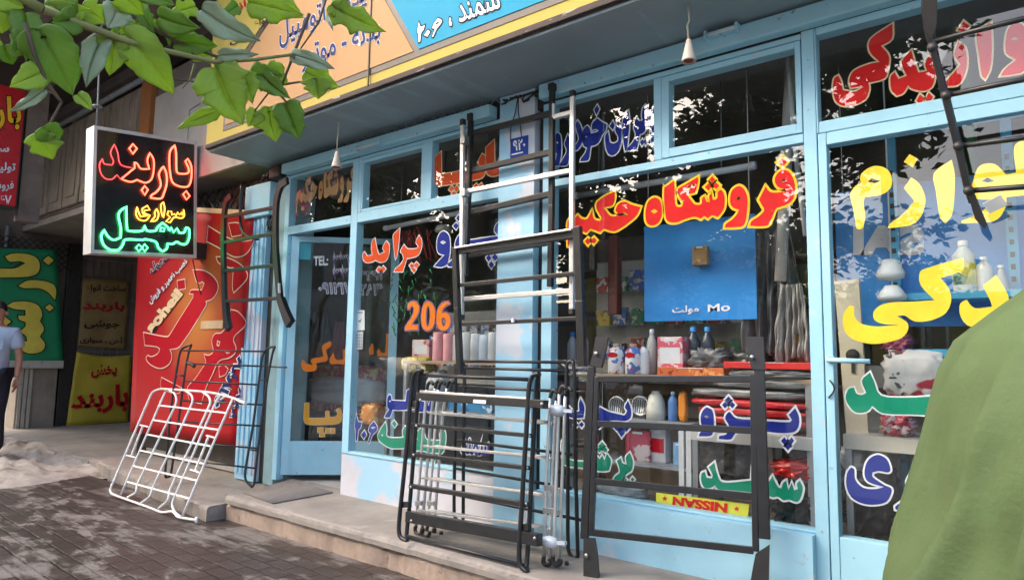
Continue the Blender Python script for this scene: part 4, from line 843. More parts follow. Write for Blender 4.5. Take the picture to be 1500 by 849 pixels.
b = MB(); p = [NP.w(*NP.px(x, y), -0.05) for x, y in ((286, 380), (291, 405), (296, 425), (302, 442), (308, 446), (300, 447))]; b.tube([tuple(k) for k in p], 0.006, 6); b.tube([tuple(NP.w(*NP.px(x, y), -0.05)) for x, y in ((300, 444), (318, 449))], 0.014, 6); b.build('cable', M['blackflat'], ns)
# ------------------------------------------------------------------ roof racks: each one a thing, its tubes read on its own leaning plane
class Rack(Plane):
    def __init__(s, P, U, lean, zoom=(0, 0, 1.0)):
        U = np.array([U[0], U[1], 0.0]); U /= np.linalg.norm(U); back = np.array([-U[1], U[0], 0.0]); t = R(lean)
        super().__init__(P, U, np.array([0, 0, 1.0])*math.cos(t)+back*math.sin(t)); s.zoom = zoom
    def at(s, x, y, off=0.0):
        x0, y0, k = s.zoom; return hit(x0+x/k, y0+y/k, s.P+s.N*off, s.N)
    def path(s, pts, off=0.0, n=4):
        P = [s.at(*(p if len(p) == 3 else (p[0], p[1], off))) for p in pts]
        if n < 2: return [tuple(p) for p in P]
        o = []; m = len(P)
        for i in range(m-1):
            L = np.linalg.norm(P[i+1]-P[i])
            a = (P[i+1]-P[i-1])*0.5 if i > 0 else (P[1]-P[0]); b = (P[i+2]-P[i])*0.5 if i < m-2 else (P[i+1]-P[i])
            for t in (a, b):
                l = np.linalg.norm(t)
                if l > L: t *= L/l
            for q in range(n):
                u = q/n; o.append(tuple((2*u**3-3*u**2+1)*P[i]+(u**3-2*u**2+u)*a+(-2*u**3+3*u**2)*P[i+1]+(u**3-u**2)*b))
        o.append(tuple(P[-1])); return o
    def tube(s, pts, r, off=0.0, mb=None, n=4, seg=8): mb = mb or MB(); return mb.tube(s.path(pts, off, n), r, seg)
    def bar(s, p, q, w, h, off=0.0, mb=None, bev=0.003):
        mb = mb or MB(); return mb.bar(tuple(s.at(*p, off)), tuple(s.at(*q, off)), w, h, up=tuple(s.V), bev=bev)
    def plate(s, poly, thick, off=0.0, bend=0.0, mb=None):
        mb = mb or MB(); P = [s.at(x, y, off) for x, y in poly]; return mb.prism([tuple(p) for p in P], tuple(-s.N*thick))
BK, CH, WP = M['black'], M['chrome'], M['whitepaint']
# 1 white roof basket leaning on the step
a = onZ(163, 728, ZP); c = onZ(290, 769, ZP)
K = Rack(a+np.array([0, 0, 0.012]), c-a, 23, (150, 540, 3.537))
t = thing('roof_basket', 'white tubular roof basket with a grid of bars leaning over the pavement edge', 'roof basket', (a+c)/2)
r_ = 0.0105
K.tube([(300, 103), (262, 120), (240, 160), (60, 580), (42, 620), (48, 645), (140, 680), (250, 720), (310, 742), (365, 738), (392, 765), (440, 775), (490, 782)], r_).build('outer_tube', WP, t)
K.tube([(300, 103), (420, 110), (540, 120), (600, 130), (680, 152), (738, 180)], r_).build('outer_tube', WP, t)
K.tube([(488, 768), (486, 798)], 0.011, n=1).build('end_cap', M['white'], t); K.tube([(722, 168), (742, 182)], 0.013, n=1).build('end_cap', M['white'], t)
for p in ([(325, 120), (210, 385), (95, 652)], [(345, 108), (375, 130), (384, 168), (370, 205), (180, 602), (172, 640), (130, 664)], [(430, 113), (462, 138), (464, 180), (262, 612), (245, 660), (200, 694)], [(520, 120), (553, 147), (556, 187), (352, 620), (338, 680), (290, 722)],
          [(612, 136), (592, 165), (575, 200), (378, 655), (362, 700), (378, 742), (410, 768)], [(676, 152), (545, 455), (415, 762)], [(676, 152), (640, 140), (612, 160)]):
    K.tube(p, r_*0.92).build('long_bar', WP, t)
for p, q in (((300, 190), (640, 228)), ((265, 265), (600, 315)), ((235, 340), (560, 400)), ((195, 422), (525, 490)), ((160, 502), (490, 578)), ((125, 583), (450, 670))):
    K.bar(p, q, 0.014, 0.015, -0.004).build('cross_bar', WP, t)
for tr in (((195, 290), (238, 300)), ((210, 295), (150, 450)), ((125, 447), (172, 458))): K.bar(*tr, 0.016, 0.014, 0.002).build('clamp_bar', WP, t)
for tr in (((540, 345), (582, 356)), ((550, 350), (480, 530)), ((458, 522), (502, 535))): K.bar(*tr, 0.016, 0.014, 0.002).build('clamp_bar', WP, t)
# 2 slim black rack against the pilaster
a = onZ(262, 698, 0.0); c = onZ(372, 709, 0.0)
K = Rack(a+np.array([0, 0, 0.01]), c-a, 9, (240, 490, 3.689))
t = thing('roof_rack', 'slim black tube roof rack standing against the fluted pilaster behind the white basket', 'roof rack', (a+c)/2)
K.tube([(600, 65), (575, 68), (547, 88), (530, 130), (515, 240), (480, 500), (442, 720), (442, 782), (478, 822)], 0.0105).build('side_rail', BK, t)
K.tube([(600, 65, 0), (585, 110, -.02), (550, 300, -.02), (505, 650, -.02), (488, 800, -.01), (478, 822, 0)], 0.0105).build('side_rail', BK, t)
K.tube([(150, 55), (122, 62), (92, 85), (75, 160), (42, 370), (20, 600), (8, 740), (10, 770)], 0.0105).build('side_rail', BK, t)
K.tube([(150, 55), (135, 90), (115, 200), (85, 420), (55, 640), (35, 760), (10, 770)], 0.0105, -.01).build('side_rail', BK, t)
for p, q in (((105, 86), (545, 90)), ((135, 156), (525, 170)), ((118, 250), (515, 270)), ((100, 356), (530, 378)), ((75, 468), (520, 492)), ((60, 575), (500, 612)), ((40, 668), (490, 720)), ((70, 216), (112, 222)), ((515, 240), (560, 245)), ((455, 620), (500, 624))):
    K.tube([p, q], 0.008, n=1).build('cross_bar', BK, t)
K.tube([(130, 152), (150, 160), (165, 172)], 0.016, 0.02).build('clamp', M['blackflat'], t)
# the thin rod that runs from the rack to the door
ch = K.tube([(525, 168), (600, 174), (664, 176)], 0.007, -0.03).build('locking_rod', M['iron']); setp(ch, 'thin dark rod tying the slim black rack to the door frame', 'rod')
# 3 big black rack of flat and round bars on the step
def black_basket():
    a = onZ(598, 790, 0.0); c = onZ(775, 836, 0.0)
    K = Rack(a+np.array([0, 0, 0.012]), c-a, 5, (570, 500, 2.433))
    t = thing('roof_rack', 'large black roof rack with seven cross bars standing frontmost on the step', 'roof rack', (a+c)/2)
    K.tube([(535, 115), (512, 122), (499, 160), (490, 300), (466, 700), (465, 790), (494, 824)], 0.0135, 0.02).build('side_rail', BK, t)
    K.tube([(535, 115, .01), (527, 150, -.03), (515, 330, -.05), (497, 700, -.05), (490, 800, -.03), (494, 824, .01)], 0.0135).build('side_rail', BK, t)
    K.tube([(118, 103), (96, 108), (82, 140), (60, 400), (36, 640), (38, 690), (66, 713)], 0.0135, 0.02).build('side_rail', BK, t)
    K.tube([(118, 103, .01), (108, 135, -.03), (95, 300, -.05), (76, 550, -.05), (62, 690, -.03), (66, 713, .01)], 0.0135).build('side_rail', BK, t)
    for p, q in (((110, 120), (505, 135)), ((65, 693), (478, 797))): K.tube([p, q], 0.011, n=1).build('cross_bar', BK, t)
    for p, q, h in (((100, 297), (510, 335), 0.022), ((90, 402), (500, 450), 0.022), ((80, 514), (495, 580), 0.024)): K.bar(p, q, 0.05, h, -0.02).build('cross_bar', BK, t)
    for p, q, h in (((105, 195), (560, 224), 0.046), ((68, 622), (538, 706), 0.062)): K.bar(p, q, 0.05, h, 0.0).build('clamp_bar', BK, t)
    for p, q in (((48, 580), (75, 580)), ((82, 222), (104, 222)), ((478, 660), (500, 660))): K.bar(p, q, 0.03, 0.035, 0.0).build('bracket', M['blackflat'], t)
    K.bar((112, 178), (495, 205), 0.03, 0.016, -0.05).build('bright_strip', CH, t)
    for x, y in ((112, 208), (545, 222), (80, 638), (520, 700), (98, 300), (500, 336), (88, 404), (492, 450), (78, 518), (488, 578)):
        b = MB(); b.lathe([(0.009, -0.006), (0.009, 0.0), (0.005, 0.004)], tuple(K.at(x, y, 0.027 if y in (208, 222, 638, 700) else 0.008)), 8, 'Y'); b.build('bolt', M['steel'], t)
    K.bar((300, 212), (345, 215), 0.002, 0.022, 0.027).build('label_strip', M['white'], t)
black_basket()
# 4 the aluminium racks stacked behind it
def alu_rack(dx, dy, off, lab, seed):
    a = onZ(598, 790, 0.0); c = onZ(775, 836, 0.0)
    K = Rack(a+np.array([0, 0, 0.012]), c-a, 5, (570, 500, 2.433))
    t = thing('roof_rack', lab, 'roof rack', V(K.at(340+dx, 760, -off)), 'aluminium roof racks stacked behind the black one')
    o = -off
    for pts in ([(135+dx, 165), (128+dx, 240), (95+dx, 660)], [(165+dx, 160), (150+dx, 260), (118+dx, 670)], [(575+dx*.5, 195+dy), (562+dx*.5, 450+dy), (552+dx*.5, 770+dy)], [(607+dx*.5, 180+dy), (597+dx*.5, 450+dy), (586+dx*.5, 770+dy)]):
        K.tube(pts, 0.0095, o).build('side_rail', CH, t)
        x, y = pts[-1]; K.tube([(x, y-6), (x-2, y+14), (x+10, y+26), (x+24, y+18), (x+26, y+4)], 0.012, o).build('rubber_foot', M['blackflat'], t)
        x, y = pts[0]; K.tube([(x-1, y+6), (x+4, y-12), (x+14, y-22), (x+24, y-12)], 0.0115, o).build('end_cap', M['blackflat'], t)
    for i, (p, q) in enumerate((((150, 255), (565, 285)), ((125, 372), (560, 410)), ((120, 485), (560, 545)), ((105, 600), (560, 660)))):
        K.bar((p[0]+dx, p[1]), (q[0]+dx*.5, q[1]+dy), 0.03, 0.016, o).build('cross_bar', CH, t)
    for p, q in (((95+dx, 575), (122+dx, 575)), ((555+dx*.5, 520+dy), (592+dx*.5, 522+dy)), ((550+dx*.5, 600+dy), (590+dx*.5, 602+dy))): K.bar(p, q, 0.02, 0.03, o).build('clamp', M['steel'], t)
    return K, t
K, t = alu_rack(0, 0, 0.12, 'bright aluminium roof rack directly behind the large black one, with clear wrapped clamps', 1)
plas = C('clear_wrap', (0.55, 0.60, 0.66), 0.2, spec=0.8)
for (x, y) in ((600, 245), (575, 715)):
    b = MB(); p = K.at(x, y, -0.08); b.lathe([(0.006, -0.05), (0.026, -0.042), (0.034, -0.01), (0.03, 0.03), (0.012, 0.046)], tuple(p), 9, 'X'); q = K.at(x+55, y+2, -0.08); b.bar(tuple(p), tuple(q), 0.02, 0.018); b.build('wrapped_clamp', plas, t)
alu_rack(42, 8, 0.22, 'second aluminium roof rack in the stack, nearer the blue wall', 2)
# 5 black rack at the back of the stack
def rear_rack():
    a = onZ(660, 760, 0.0); c = onZ(838, 814, 0.0); a = c+np.array([-0.9, 0.0, 0])
    K = Rack(a+np.array([0, 0, 0.01]), c-a, 3, (570, 500, 2.433))
    t = thing('roof_rack', 'black tube rack with looped ends at the back of the stack against the wall', 'roof rack', (a+c)/2)
    K.tube([(655, 68), (638, 76), (632, 110), (637, 400), (638, 735), (655, 770), (672, 765), (672, 735), (664, 400), (660, 110), (655, 68)], 0.0115).build('end_loop', BK, t)
    K.tube([(262, 65), (244, 76), (238, 110), (234, 400), (232, 612), (246, 640), (262, 636), (264, 612), (265, 400), (268, 110), (262, 65)], 0.0115).build('end_loop', BK, t)
    for p, q in (((255, 70), (655, 74)), ((262, 93), (640, 104)), ((250, 160), (640, 178)), ((245, 352), (650, 402)), ((240, 452), (650, 522)), ((238, 545), (690, 636))): K.tube([p, q], 0.0095, n=1).build('cross_bar', BK, t)
rear_rack()
# 6-8 three racks hung one over the other on the pillar
def hung(Y, lab, body):
    K = Rack((0, Y, 0), (1, 0, 0), 0); t = thing('roof_rack', lab, 'roof rack', V(K.at(760, 350)), 'roof racks hung on the pillar'); body(K, t)
def up_black(K, t):
    for pts, w in (([(690, 171), (686, 300), (682, 404)], 0.034), ([(809, 127), (808, 300), (806, 420)], 0.034)): 
        for p, q in zip(pts, pts[1:]): K.bar(p, q, 0.03, w, 0.0).build('side_rail', BK, t) if 0 else MB().bar(tuple(K.at(*p)), tuple(K.at(*q)), w, 0.03, up=(0, 1, 0), bev=0.004).build('side_rail', BK, t)
        K.bar((pts[0][0], pts[0][1]-4), (pts[0][0], pts[0][1]+6), 0.045, 0.04, 0).build('end_cap', M['blackflat'], t)
    for p, q in (((690, 196), (808, 166)), ((688, 251), (807, 223)), ((686, 312), (807, 284)), ((684, 374), (806, 355))): K.bar(p, q, 0.03, 0.036, -0.012).build('cross_bar', BK, t)
    K.bar((811, 152), (811, 172), 0.02, 0.014, 0.03).build('label_strip', M['white'], t)
hung(3.37, 'black flat bar rack hung uppermost on the blue pillar beneath the canopy', up_black)
def mid_alu(K, t):
    for pts in ([(678, 180), (677, 330), (676, 462)], [(839, 138), (838, 300), (838, 454)]):
        for p, q in zip(pts, pts[1:]): MB().bar(tuple(K.at(*p)), tuple(K.at(*q)), 0.03, 0.025, up=(0, 1, 0), bev=0.004).build('side_rail', CH, t)
        K.bar((pts[0][0], pts[0][1]-5), (pts[0][0], pts[0][1]+4), 0.034, 0.03, 0).build('end_cap', M['blackflat'], t); K.bar((pts[-1][0], pts[-1][1]-2), (pts[-1][0], pts[-1][1]+6), 0.034, 0.03, 0).build('end_cap', M['blackflat'], t)
    for p, q in (((812, 172), (838, 165)), ((678, 282), (838, 250)), ((678, 438), (838, 426))): K.bar(p, q, 0.03, 0.028, -0.012).build('cross_bar', CH, t)
    for x, y in ((681, 205), (681, 282)): K.bar((x, y-5), (x, y+6), 0.05, 0.04, 0.01).build('clamp', M['steel'], t)
hung(3.31, 'aluminium rack with wide silver bars hung in the middle over the pillar', mid_alu)
def low_black(K, t):
    for pts, w in (([(667, 362), (670, 450), (674, 548)], 0.04), ([(846, 332), (850, 440), (853, 536)], 0.048)):
        for p, q in zip(pts, pts[1:]): MB().bar(tuple(K.at(*p)), tuple(K.at(*q)), w, 0.035, up=(0, 1, 0), bev=0.004).build('side_rail', BK, t)
    for p, q, h in (((668, 368), (846, 343), 0.045), ((669, 418), (848, 400), 0.024), ((671, 475), (850, 466), 0.024)): K.bar(p, q, 0.03, h, -0.015).build('cross_bar', BK, t)
    K.bar((667, 363), (838, 336), 0.02, 0.012, 0.012).build('bright_strip', CH, t)
    K.bar((751, 466), (752, 472), 0.016, 0.02, 0.01).build('cable_tie', M['white'], t)
hung(3.25, 'black rack with thick right rail hung lowest in front of the pillar', low_black)
# 9 black frame with bent rubber feet, right of the stack
def foot_rack():
    a = onZ(862, 842, 0.0); c = onY(1113, 842, 3.24); c[2] = 0.0
    K = Rack(a, c-a, 7, (800, 452, 3.75)); D = 705.0                   # rows of the lower zoom are 188 px further down
    t = thing('roof_rack', 'wide black rack with four bars and flat bent rubber ends right of the stack', 'roof rack', (a+c)/2)
    for p, q, w in (((250, 318), (212, 1262), 0.042), ((282, 372), (250, 1215), 0.026), ((1172, 330), (1202, 1262), 0.05), ((1137, 360), (1152, 1330), 0.03)):
        MB().bar(tuple(K.at(*p)), tuple(K.at(*q)), w, 0.035, up=tuple(K.N), bev=0.005).build('side_rail', BK, t)
    for p, q in (((272, 386), (1125, 386)), ((256, 629), (1130, 668)), ((245, D+237), (1135, D+325)), ((238, D+520), (1140, D+620))): K.bar(p, q, 0.03, 0.033, 0.0).build('cross_bar', BK, t)
    for poly in ([(272, 150), (338, 156), (330, 205), (302, 322), (238, 312), (258, 235)], [(1094, 150), (1192, 155), (1204, 335), (1128, 330), (1104, 245)],
                 [(205, D+555), (262, D+555), (276, D+640), (288, D+790), (204, D+790)], [(1150, D+640), (1226, D+590), (1222, D+790), (1112, D+850), (1138, D+700)]):
        b = K.plate(poly, 0.03, 0.022); b.build('rubber_end', M['blackflat'], t)
    for x, y in ((276, 245), (1132, 265), (222, D+648)): b = MB(); p = K.at(x, y, 0.03); b.lathe([(0.011, -0.008), (0.011, 0.0), (0.006, 0.003)], tuple(p), 10, 'Y'); b.build('rivet', M['steel'], t)
    K.bar((1180, 352), (1186, 392), 0.01, 0.012, 0.03).build('sticker', M['white'], t) if 0 else None
foot_rack()
# 10 rack hung from the canopy at the right edge
def top_rack():
    Pt = onY(1362, 20, 3.02); Pb = onY(1430, 318, 3.30)
    v = Pb-Pt; v[0] = 0; lean = math.degrees(math.atan2(0.28, Pt[2]-Pb[2]))
    K = Rack(Pb, (1, 0, 0), -lean, (1290, 0, 2.495))
    t = thing('roof_rack', 'dark brown rack hung from the canopy over the red lettering at the right', 'roof rack', Pt)
    K.tube([(168, -60), (162, 20), (172, 110), (190, 170), (235, 350), (282, 535), (318, 690), (335, 740)], 0.013).build('side_rail', BK, t)
    K.tube([(178, -60), (190, 60), (196, 165), (243, 350), (290, 535), (326, 690)], 0.009, -0.03).build('side_rail', BK, t)
    for p, q in (((190, 152), (720, 20)), ((236, 350), (720, 250)), ((282, 535), (720, 478)), ((325, 697), (720, 668))): K.tube([p, q], 0.0115, n=1).build('cross_bar', BK, t)
    K.tube([(700, -190), (690, 20), (715, 668), (720, 720)], 0.013).build('side_rail', BK, t)
    for poly in ([(158, -40), (206, -30), (204, 90), (186, 140), (160, 110)], [(312, 690), (340, 700), (388, 820), (380, 838), (345, 800)]): K.plate(poly, 0.02, 0.015).build('rubber_end', M['blackflat'], t)
    for x, y in ((190, 175), (240, 350), (285, 535), (322, 697)): b = MB(); b.lathe([(0.018, -0.018), (0.02, 0), (0.018, 0.018)], tuple(K.at(x, y)), 10, 'Y'); b.build('joint', M['blackflat'], t)
    b = K.bar((385, 762), (450, 730), 0.012, 0.05, -0.06); b.build('label_strip', M['white'], t)
    p = K.at(170, -60); MB().tube([tuple(p), (p[0], p[1], 2.9)], 0.004, 5).build('hook_wire', M['iron'], t); p = K.at(700, -185); MB().tube([tuple(p), (p[0], p[1], 2.9)], 0.004, 5).build('hook_wire', M['iron'], t)
top_rack()
# 11 curved rack on the left pilaster
def curved_rack():
    K = Rack((0, 3.27, 0), (1, 0, 0), 0, (240, 230, 3.265))
    t = thing('roof_rack', 'black rack with bowed side rails hanging over the left pilaster and red banner', 'roof rack', V(K.at(420, 450)))
    def flat(pts, w, th=0.03, name='side_rail', off=0.0):
        P = K.path(pts, off, 5); b = MB()
        for i in range(len(P)):
            pass
        rows = []
        for i, p in enumerate(P):
            p = np.array(p); d = np.array(P[min(i+1, len(P)-1)])-np.array(P[max(i-1, 0)]); d /= np.linalg.norm(d)
            s = np.cross(d, K.N); s /= np.linalg.norm(s); ww = w[0]+(w[1]-w[0])*i/(len(P)-1) if isinstance(w, tuple) else w
            rows.append([tuple(p+s*ww/2+K.N*th/2), tuple(p-s*ww/2+K.N*th/2), tuple(p-s*ww/2-K.N*th/2), tuple(p+s*ww/2-K.N*th/2), tuple(p+s*ww/2+K.N*th/2)])
        b.sheet(rows, False); b.add(rows[0][:4], [(0, 1, 2, 3)]); b.add(rows[-1][:4], [(0, 1, 2, 3)]); b.build(name, BK, t)
    flat([(325, 185), (300, 215), (288, 290), (285, 420), (288, 560), (292, 700), (300, 775), (312, 822)], 0.06)
    flat([(592, 112), (560, 140), (538, 220), (535, 420), (545, 560), (558, 680), (580, 745), (604, 796)], 0.062)
    flat([(560, 680), (585, 750), (606, 798)], (0.07, 0.09), 0.045, 'rubber_end', 0.01)
    flat([(296, 700), (302, 775), (312, 824)], (0.07, 0.08), 0.04, 'rubber_end', 0.01)
    K.tube([(372, 130), (366, 230), (368, 330), (385, 365), (425, 390), (450, 392)], 0.014, -0.06).build('rear_rail', BK, t)
    for p, q in (((290, 286), (540, 240)), ((285, 410), (532, 365)), ((282, 546), (535, 516)), ((290, 690), (550, 675))): K.bar(p, q, 0.03, 0.03, 0.0).build('cross_bar', BK, t)
    K.bar((551, 602), (553, 650), 0.022, 0.006, 0.03).build('label_strip', M['white'], t)
curved_rack()
# ------------------------------------------------------------------ goods behind the windows
def span(x0, x1, yb, yt, Y):
    """world x range and z range of a pixel box standing at depth Y"""
    a = onY(x0, yb, Y); c = onY(x1, yb, Y); t = onY((x0+x1)/2, yt, Y); m_ = onY((x0+x1)/2, yb, Y)
    return a[0], c[0], m_[2], t[2]
def shelf(nm, lab, x0, x1, y0, y1, z, mt, bz=None, th=0.025):
    t = thing(nm, lab, 'shelf', ((x0+x1)/2, (y0+y1)/2, z))
    MB().box(x0, x1, y0, y1, z-th, z, 0.003).build('board', mt, t)
    b = bz if bz is not None else 0.0
    for x in (x0+0.02, x1-0.02):
        for y in (y0+0.02, y1-0.02): MB().box(x-0.015, x+0.015, y-0.015, y+0.015, b, z-th-0.001).build('leg', M['steel'], t)
    return t
zl_ = onY(690, 529, 3.78)[2]
shelf('display_shelf', 'low display shelf carrying silver rolls behind the left window', -4.0, -2.93, 3.66, 4.0, zl_, M['wood'])
def bottle(px, yb, yt, wpx, Y, lab, body, cap, labm=None, kind='bottle', prof=None, group=None, zb=None):
    x0, x1, z0, z1 = span(px-wpx/2, px+wpx/2, yb, yt, Y)
    if zb is not None: z0 = zb
    r = (x1-x0)/2; h = z1-z0; c = ((x0+x1)/2, Y, z0)
    t = thing(kind, lab, kind.replace('_', ' '), c, group)
    pr = prof or [(0.86, 0), (1, 0.03), (1, 0.62), (0.95, 0.70), (0.5, 0.84), (0.36, 0.88), (0.36, 0.90)]
    MB().lathe([(a*r, b*h) for a, b in pr], c, 20).build('body', body, t)
    MB().lathe([(0.42*r, 0.885*h), (0.44*r, 0.9*h), (0.42*r, h*0.995), (0.3*r, h)], c, 16).build('cap', cap, t)
    if labm: MB().lathe([(1.012*r, 0.14*h), (1.012*r, 0.56*h)], c, 20).build('label_band', labm, t)
    return t
def printed(nm, c1, c2, c3, sc_=9.0, rough=0.35):
    m = mat(nm, c1, rough, var=0.05, patches=[dict(colr=c2, thr=0.54, soft=0.02, sca=sc_, det=2), dict(colr=c3, thr=0.60, soft=0.02, sca=sc_*1.6, det=3, seed=4.0)]); return m
silver = C('silver_wrap', (0.62, 0.64, 0.67), 0.25); palegrey = C('pale_blue_wrap', (0.62, 0.70, 0.82), 0.4); pinkw = C('pink_wrap', (0.80, 0.38, 0.42), 0.4)
ords = ['leftmost', 'second', 'third', 'fourth', 'fifth', 'sixth', 'rightmost']
for k, px in enumerate((642, 657, 671, 684, 697, 709, 722)):
    mt_ = [pinkw, pinkw, silver, silver, silver, palegrey, silver][k]
    bottle(px, 529, 486+(k % 3)*2, 12.5, 3.78+0.02*(k % 2), f'{ords[k]} wrapped roll in the row on the shelf behind the left window', mt_, C('grey_cap', (0.3, 0.3, 0.32)), None, 'roll', [(0.96, 0), (1, 0.02), (1, 0.95), (0.93, 0.985), (0.5, 0.995), (0.42, 0.90), (0.4, 0.9)], 'wrapped rolls on the left shelf', zl_)
# tinsel and packs on the left shelf
def pack(nm, lab, x0, x1, yb, yt, Y, mt, depth=0.09, cat=None, bev=0.006, band=None, zb=None, tilt=0.0):
    a, c, z0, z1 = span(x0, x1, yb, yt, Y)
    if zb is not None: z0 = zb
    t = thing(nm, lab, cat or nm.replace('_', ' '), ((a+c)/2, Y+depth/2, z0))
    MB().box(a, c, Y, Y+depth, z0, z1, bev).build('body', mt, t)
    if band: MB().box(a+0.1*(c-a), c-0.1*(c-a), Y-0.002, Y+0.002, z0+0.3*(z1-z0), z0+0.72*(z1-z0)).build('label_panel', band, t)
    MB().box(a+0.3*(c-a), c-0.3*(c-a), Y-0.0025, Y+0.004, z1-0.12*(z1-z0), z1-0.04*(z1-z0)).build('tab', M['white'], t)
    t.rotation_euler.z = tilt
    return t
def foil(nm, lab, x0, x1, yb, yt, Y, mt, depth=0.2, amp=0.02, cat=None, seed=0, zb=None):
    """soft wrapped bundle: a rumpled rounded block"""
    a, c, z0, z1 = span(x0, x1, yb, yt, Y)
    if zb is not None: z0 = zb
    bm = bmesh.new(); bmesh.ops.create_cube(bm, size=1); bmesh.ops.subdivide_edges(bm, edges=bm.edges[:], cuts=9, use_grid_fill=True)
    r = random.Random(seed); ph = [r.uniform(0, 7) for _ in range(8)]
    mb = MB(); vs = []
    for v in bm.verts:
        p = v.co; k = max(abs(p.x), abs(p.y), abs(p.z))*2; q = Vector((p.x, p.y, p.z))
        rr = 1-0.14*(abs(2*p.x)**4*abs(2*p.z)**4+abs(2*p.x)**4*abs(2*p.y)**4+abs(2*p.y)**4*abs(2*p.z)**4)
        q *= rr
        n = math.sin(23*p.x+ph[0]+9*p.z)*math.sin(19*p.z+ph[1]+7*p.x)+0.7*math.sin(41*p.x+ph[2]-30*p.z)+0.5*math.sin(37*p.z+17*p.y+ph[3])
        q += p.normalized()*n*amp/max(c-a, z1-z0)*0.6
        vs.append(((a+c)/2+q.x*(c-a), Y+depth/2+q.y*depth, max(z0-0.001, (z0+z1)/2+q.z*(z1-z0))))
    mb.add(vs, [[v.index for v in f.verts] for f in bm.faces], True); bm.free()
    o = mb.build(nm, mt); return setp(o, lab, cat or nm.replace('_', ' '))
mesh_y = mat('yellow_net', (0.62, 0.45, 0.06), 0.5, var=0.3, scale=30, patches=[dict(colr=(0.03, 0.1, 0.03), thr=0.52, soft=0.04, sca=60)])
foil('netted_bundle', 'yellow and green netted bundle beside the silver rolls behind the left window', 584, 622, 546, 522, 3.72, mesh_y, 0.14, 0.012, 'bundle', 3)
pack('carton', 'pink carton with a pale label on the left window shelf, under the number 206', 603, 628, 529, 497, 3.86, printed('pink_print', (0.75, 0.42, 0.42), (0.8, 0.7, 0.66), (0.5, 0.08, 0.1)), 0.1, band=M['white'], zb=zl_)
pack('carton', 'blue carton next to the pink one under the number 206', 628, 638, 529, 492, 3.90, C('carton_blue', (0.05, 0.16, 0.5)), 0.08, zb=zl_)
foil('white_sack', 'white plastic sack standing under the netted bundle behind the left window', 622, 645, 583, 545, 3.74, C('white_sack', (0.66, 0.68, 0.70), 0.3), 0.12, 0.03, 'sack', 4)
zt_ = onY(640, 590, 3.74)[2]
shelf('display_shelf', 'lower grey display shelf with boxes behind the left window', -4.2, -2.93, 3.66, 4.05, max(0.35, zt_-0.05), M['steel'])
zt_ = max(0.35, zt_-0.05)
pack('carton', 'blue banded carton low behind the front black rack', 655, 720, 640, 580, 3.8, printed('blue_print', (0.03, 0.2, 0.42), (0.02, 0.1, 0.3), (0.5, 0.55, 0.6), 6), 0.18, zb=zt_)
foil('orange_bag', 'orange bag in clear film at the bottom left corner of the left window', 526, 550, 622, 592, 3.68, printed('orange_bag', (0.62, 0.25, 0.05), (0.3, 0.1, 0.05), (0.75, 0.5, 0.2)), 0.12, 0.02, 'bag', 6)
def drape(nm, lab, x0, x1, yb, yt, Y, mt, nf=5, amp=0.03, cat=None, seed=0):
    """a thin cover hanging in folds, gathered at the top"""
    a, c, z0, z1 = span(x0, x1, yb, yt, Y); r = random.Random(seed); ph = [r.uniform(0, 6.3) for _ in range(6)]; rows = []
    for i in range(29):
        v = i/28; row = []
        for j in range(61):
            u = j/60; k = 0.62+0.38*(1-(1-v)**2)*(1+0.1*math.sin(5*v+ph[3])); x = (a+c)/2+(u-.5)*(c-a)*k
            d = amp*(0.4+v)*(math.sin(2*math.pi*nf*u+ph[0]+1.2*math.sin(3*v+ph[1]))+0.45*math.sin(2*math.pi*nf*2.3*u+ph[2]+4*v)+0.3*math.sin(17*v+9*u+ph[4]))
            row.append((x, Y+d+0.05*math.sin(math.pi*u), z1+(z0-z1)*v+0.015*math.sin(7*u+ph[5])*v))
        rows.append(row)
    b = MB(); b.sheet(rows); o = b.build(nm, mt, solid=0.002)
    return setp(o, lab, cat or nm.replace('_', ' '))
# big heap seen through the open door
pack('carton', 'red carton with white script under white cloth inside the open door', 452, 528, 604, 566, 4.5, printed('red_print', (0.55, 0.03, 0.05), (0.75, 0.7, 0.68), (0.5, 0.03, 0.05), 14), 0.3)
foil('white_cloth_bundle', 'crumpled white cloth bundle on the red carton inside the open door', 440, 540, 594, 552, 4.42, C('white_cloth', (0.80, 0.78, 0.76), 0.7), 0.28, 0.03, 'bundle', 8)
foil('pink_bundle', 'pink and yellow wrapped bundle above the white cloth inside the open door', 452, 545, 558, 534, 4.5, printed('pink_bundle', (0.66, 0.2, 0.22), (0.75, 0.6, 0.25), (0.8, 0.72, 0.7), 12), 0.24, 0.03, 'bundle', 9)
drape('hanging_bag', 'grey hanging plastic bag high inside the open door', 444, 482, 560, 455, 4.75, C('grey_film', (0.30, 0.30, 0.32), 0.25), 3, 0.03, 'bag', 11)
drape('hanging_bag', 'pink hanging bag of parts beside the grey one inside the door', 483, 503, 545, 470, 4.75, C('pink_film', (0.62, 0.30, 0.34), 0.3), 3, 0.03, 'bag', 12)
drape('hanging_bag', 'pale hanging bag nearest the door post inside the door', 503, 520, 540, 470, 4.75, C('pale_film', (0.58, 0.55, 0.52), 0.3), 3, 0.03, 'bag', 13)
b = MB()
for k in range(2):
    for a_ in range(25):
        pass
wheel = thing('steering_wheel', 'black steering wheel low behind the door glass', 'steering wheel', V(onY(468, 640, 4.6)))
c_ = onY(470, 632, 4.6); b = MB(); b.tube([(c_[0]+0.19*math.cos(2*math.pi*k/28), c_[1]+0.05*math.sin(2*math.pi*k/28), c_[2]+0.19*math.sin(2*math.pi*k/28)) for k in range(28)], 0.014, 8, closed=True); b.build('rim', M['blackflat'], wheel)
b = MB()
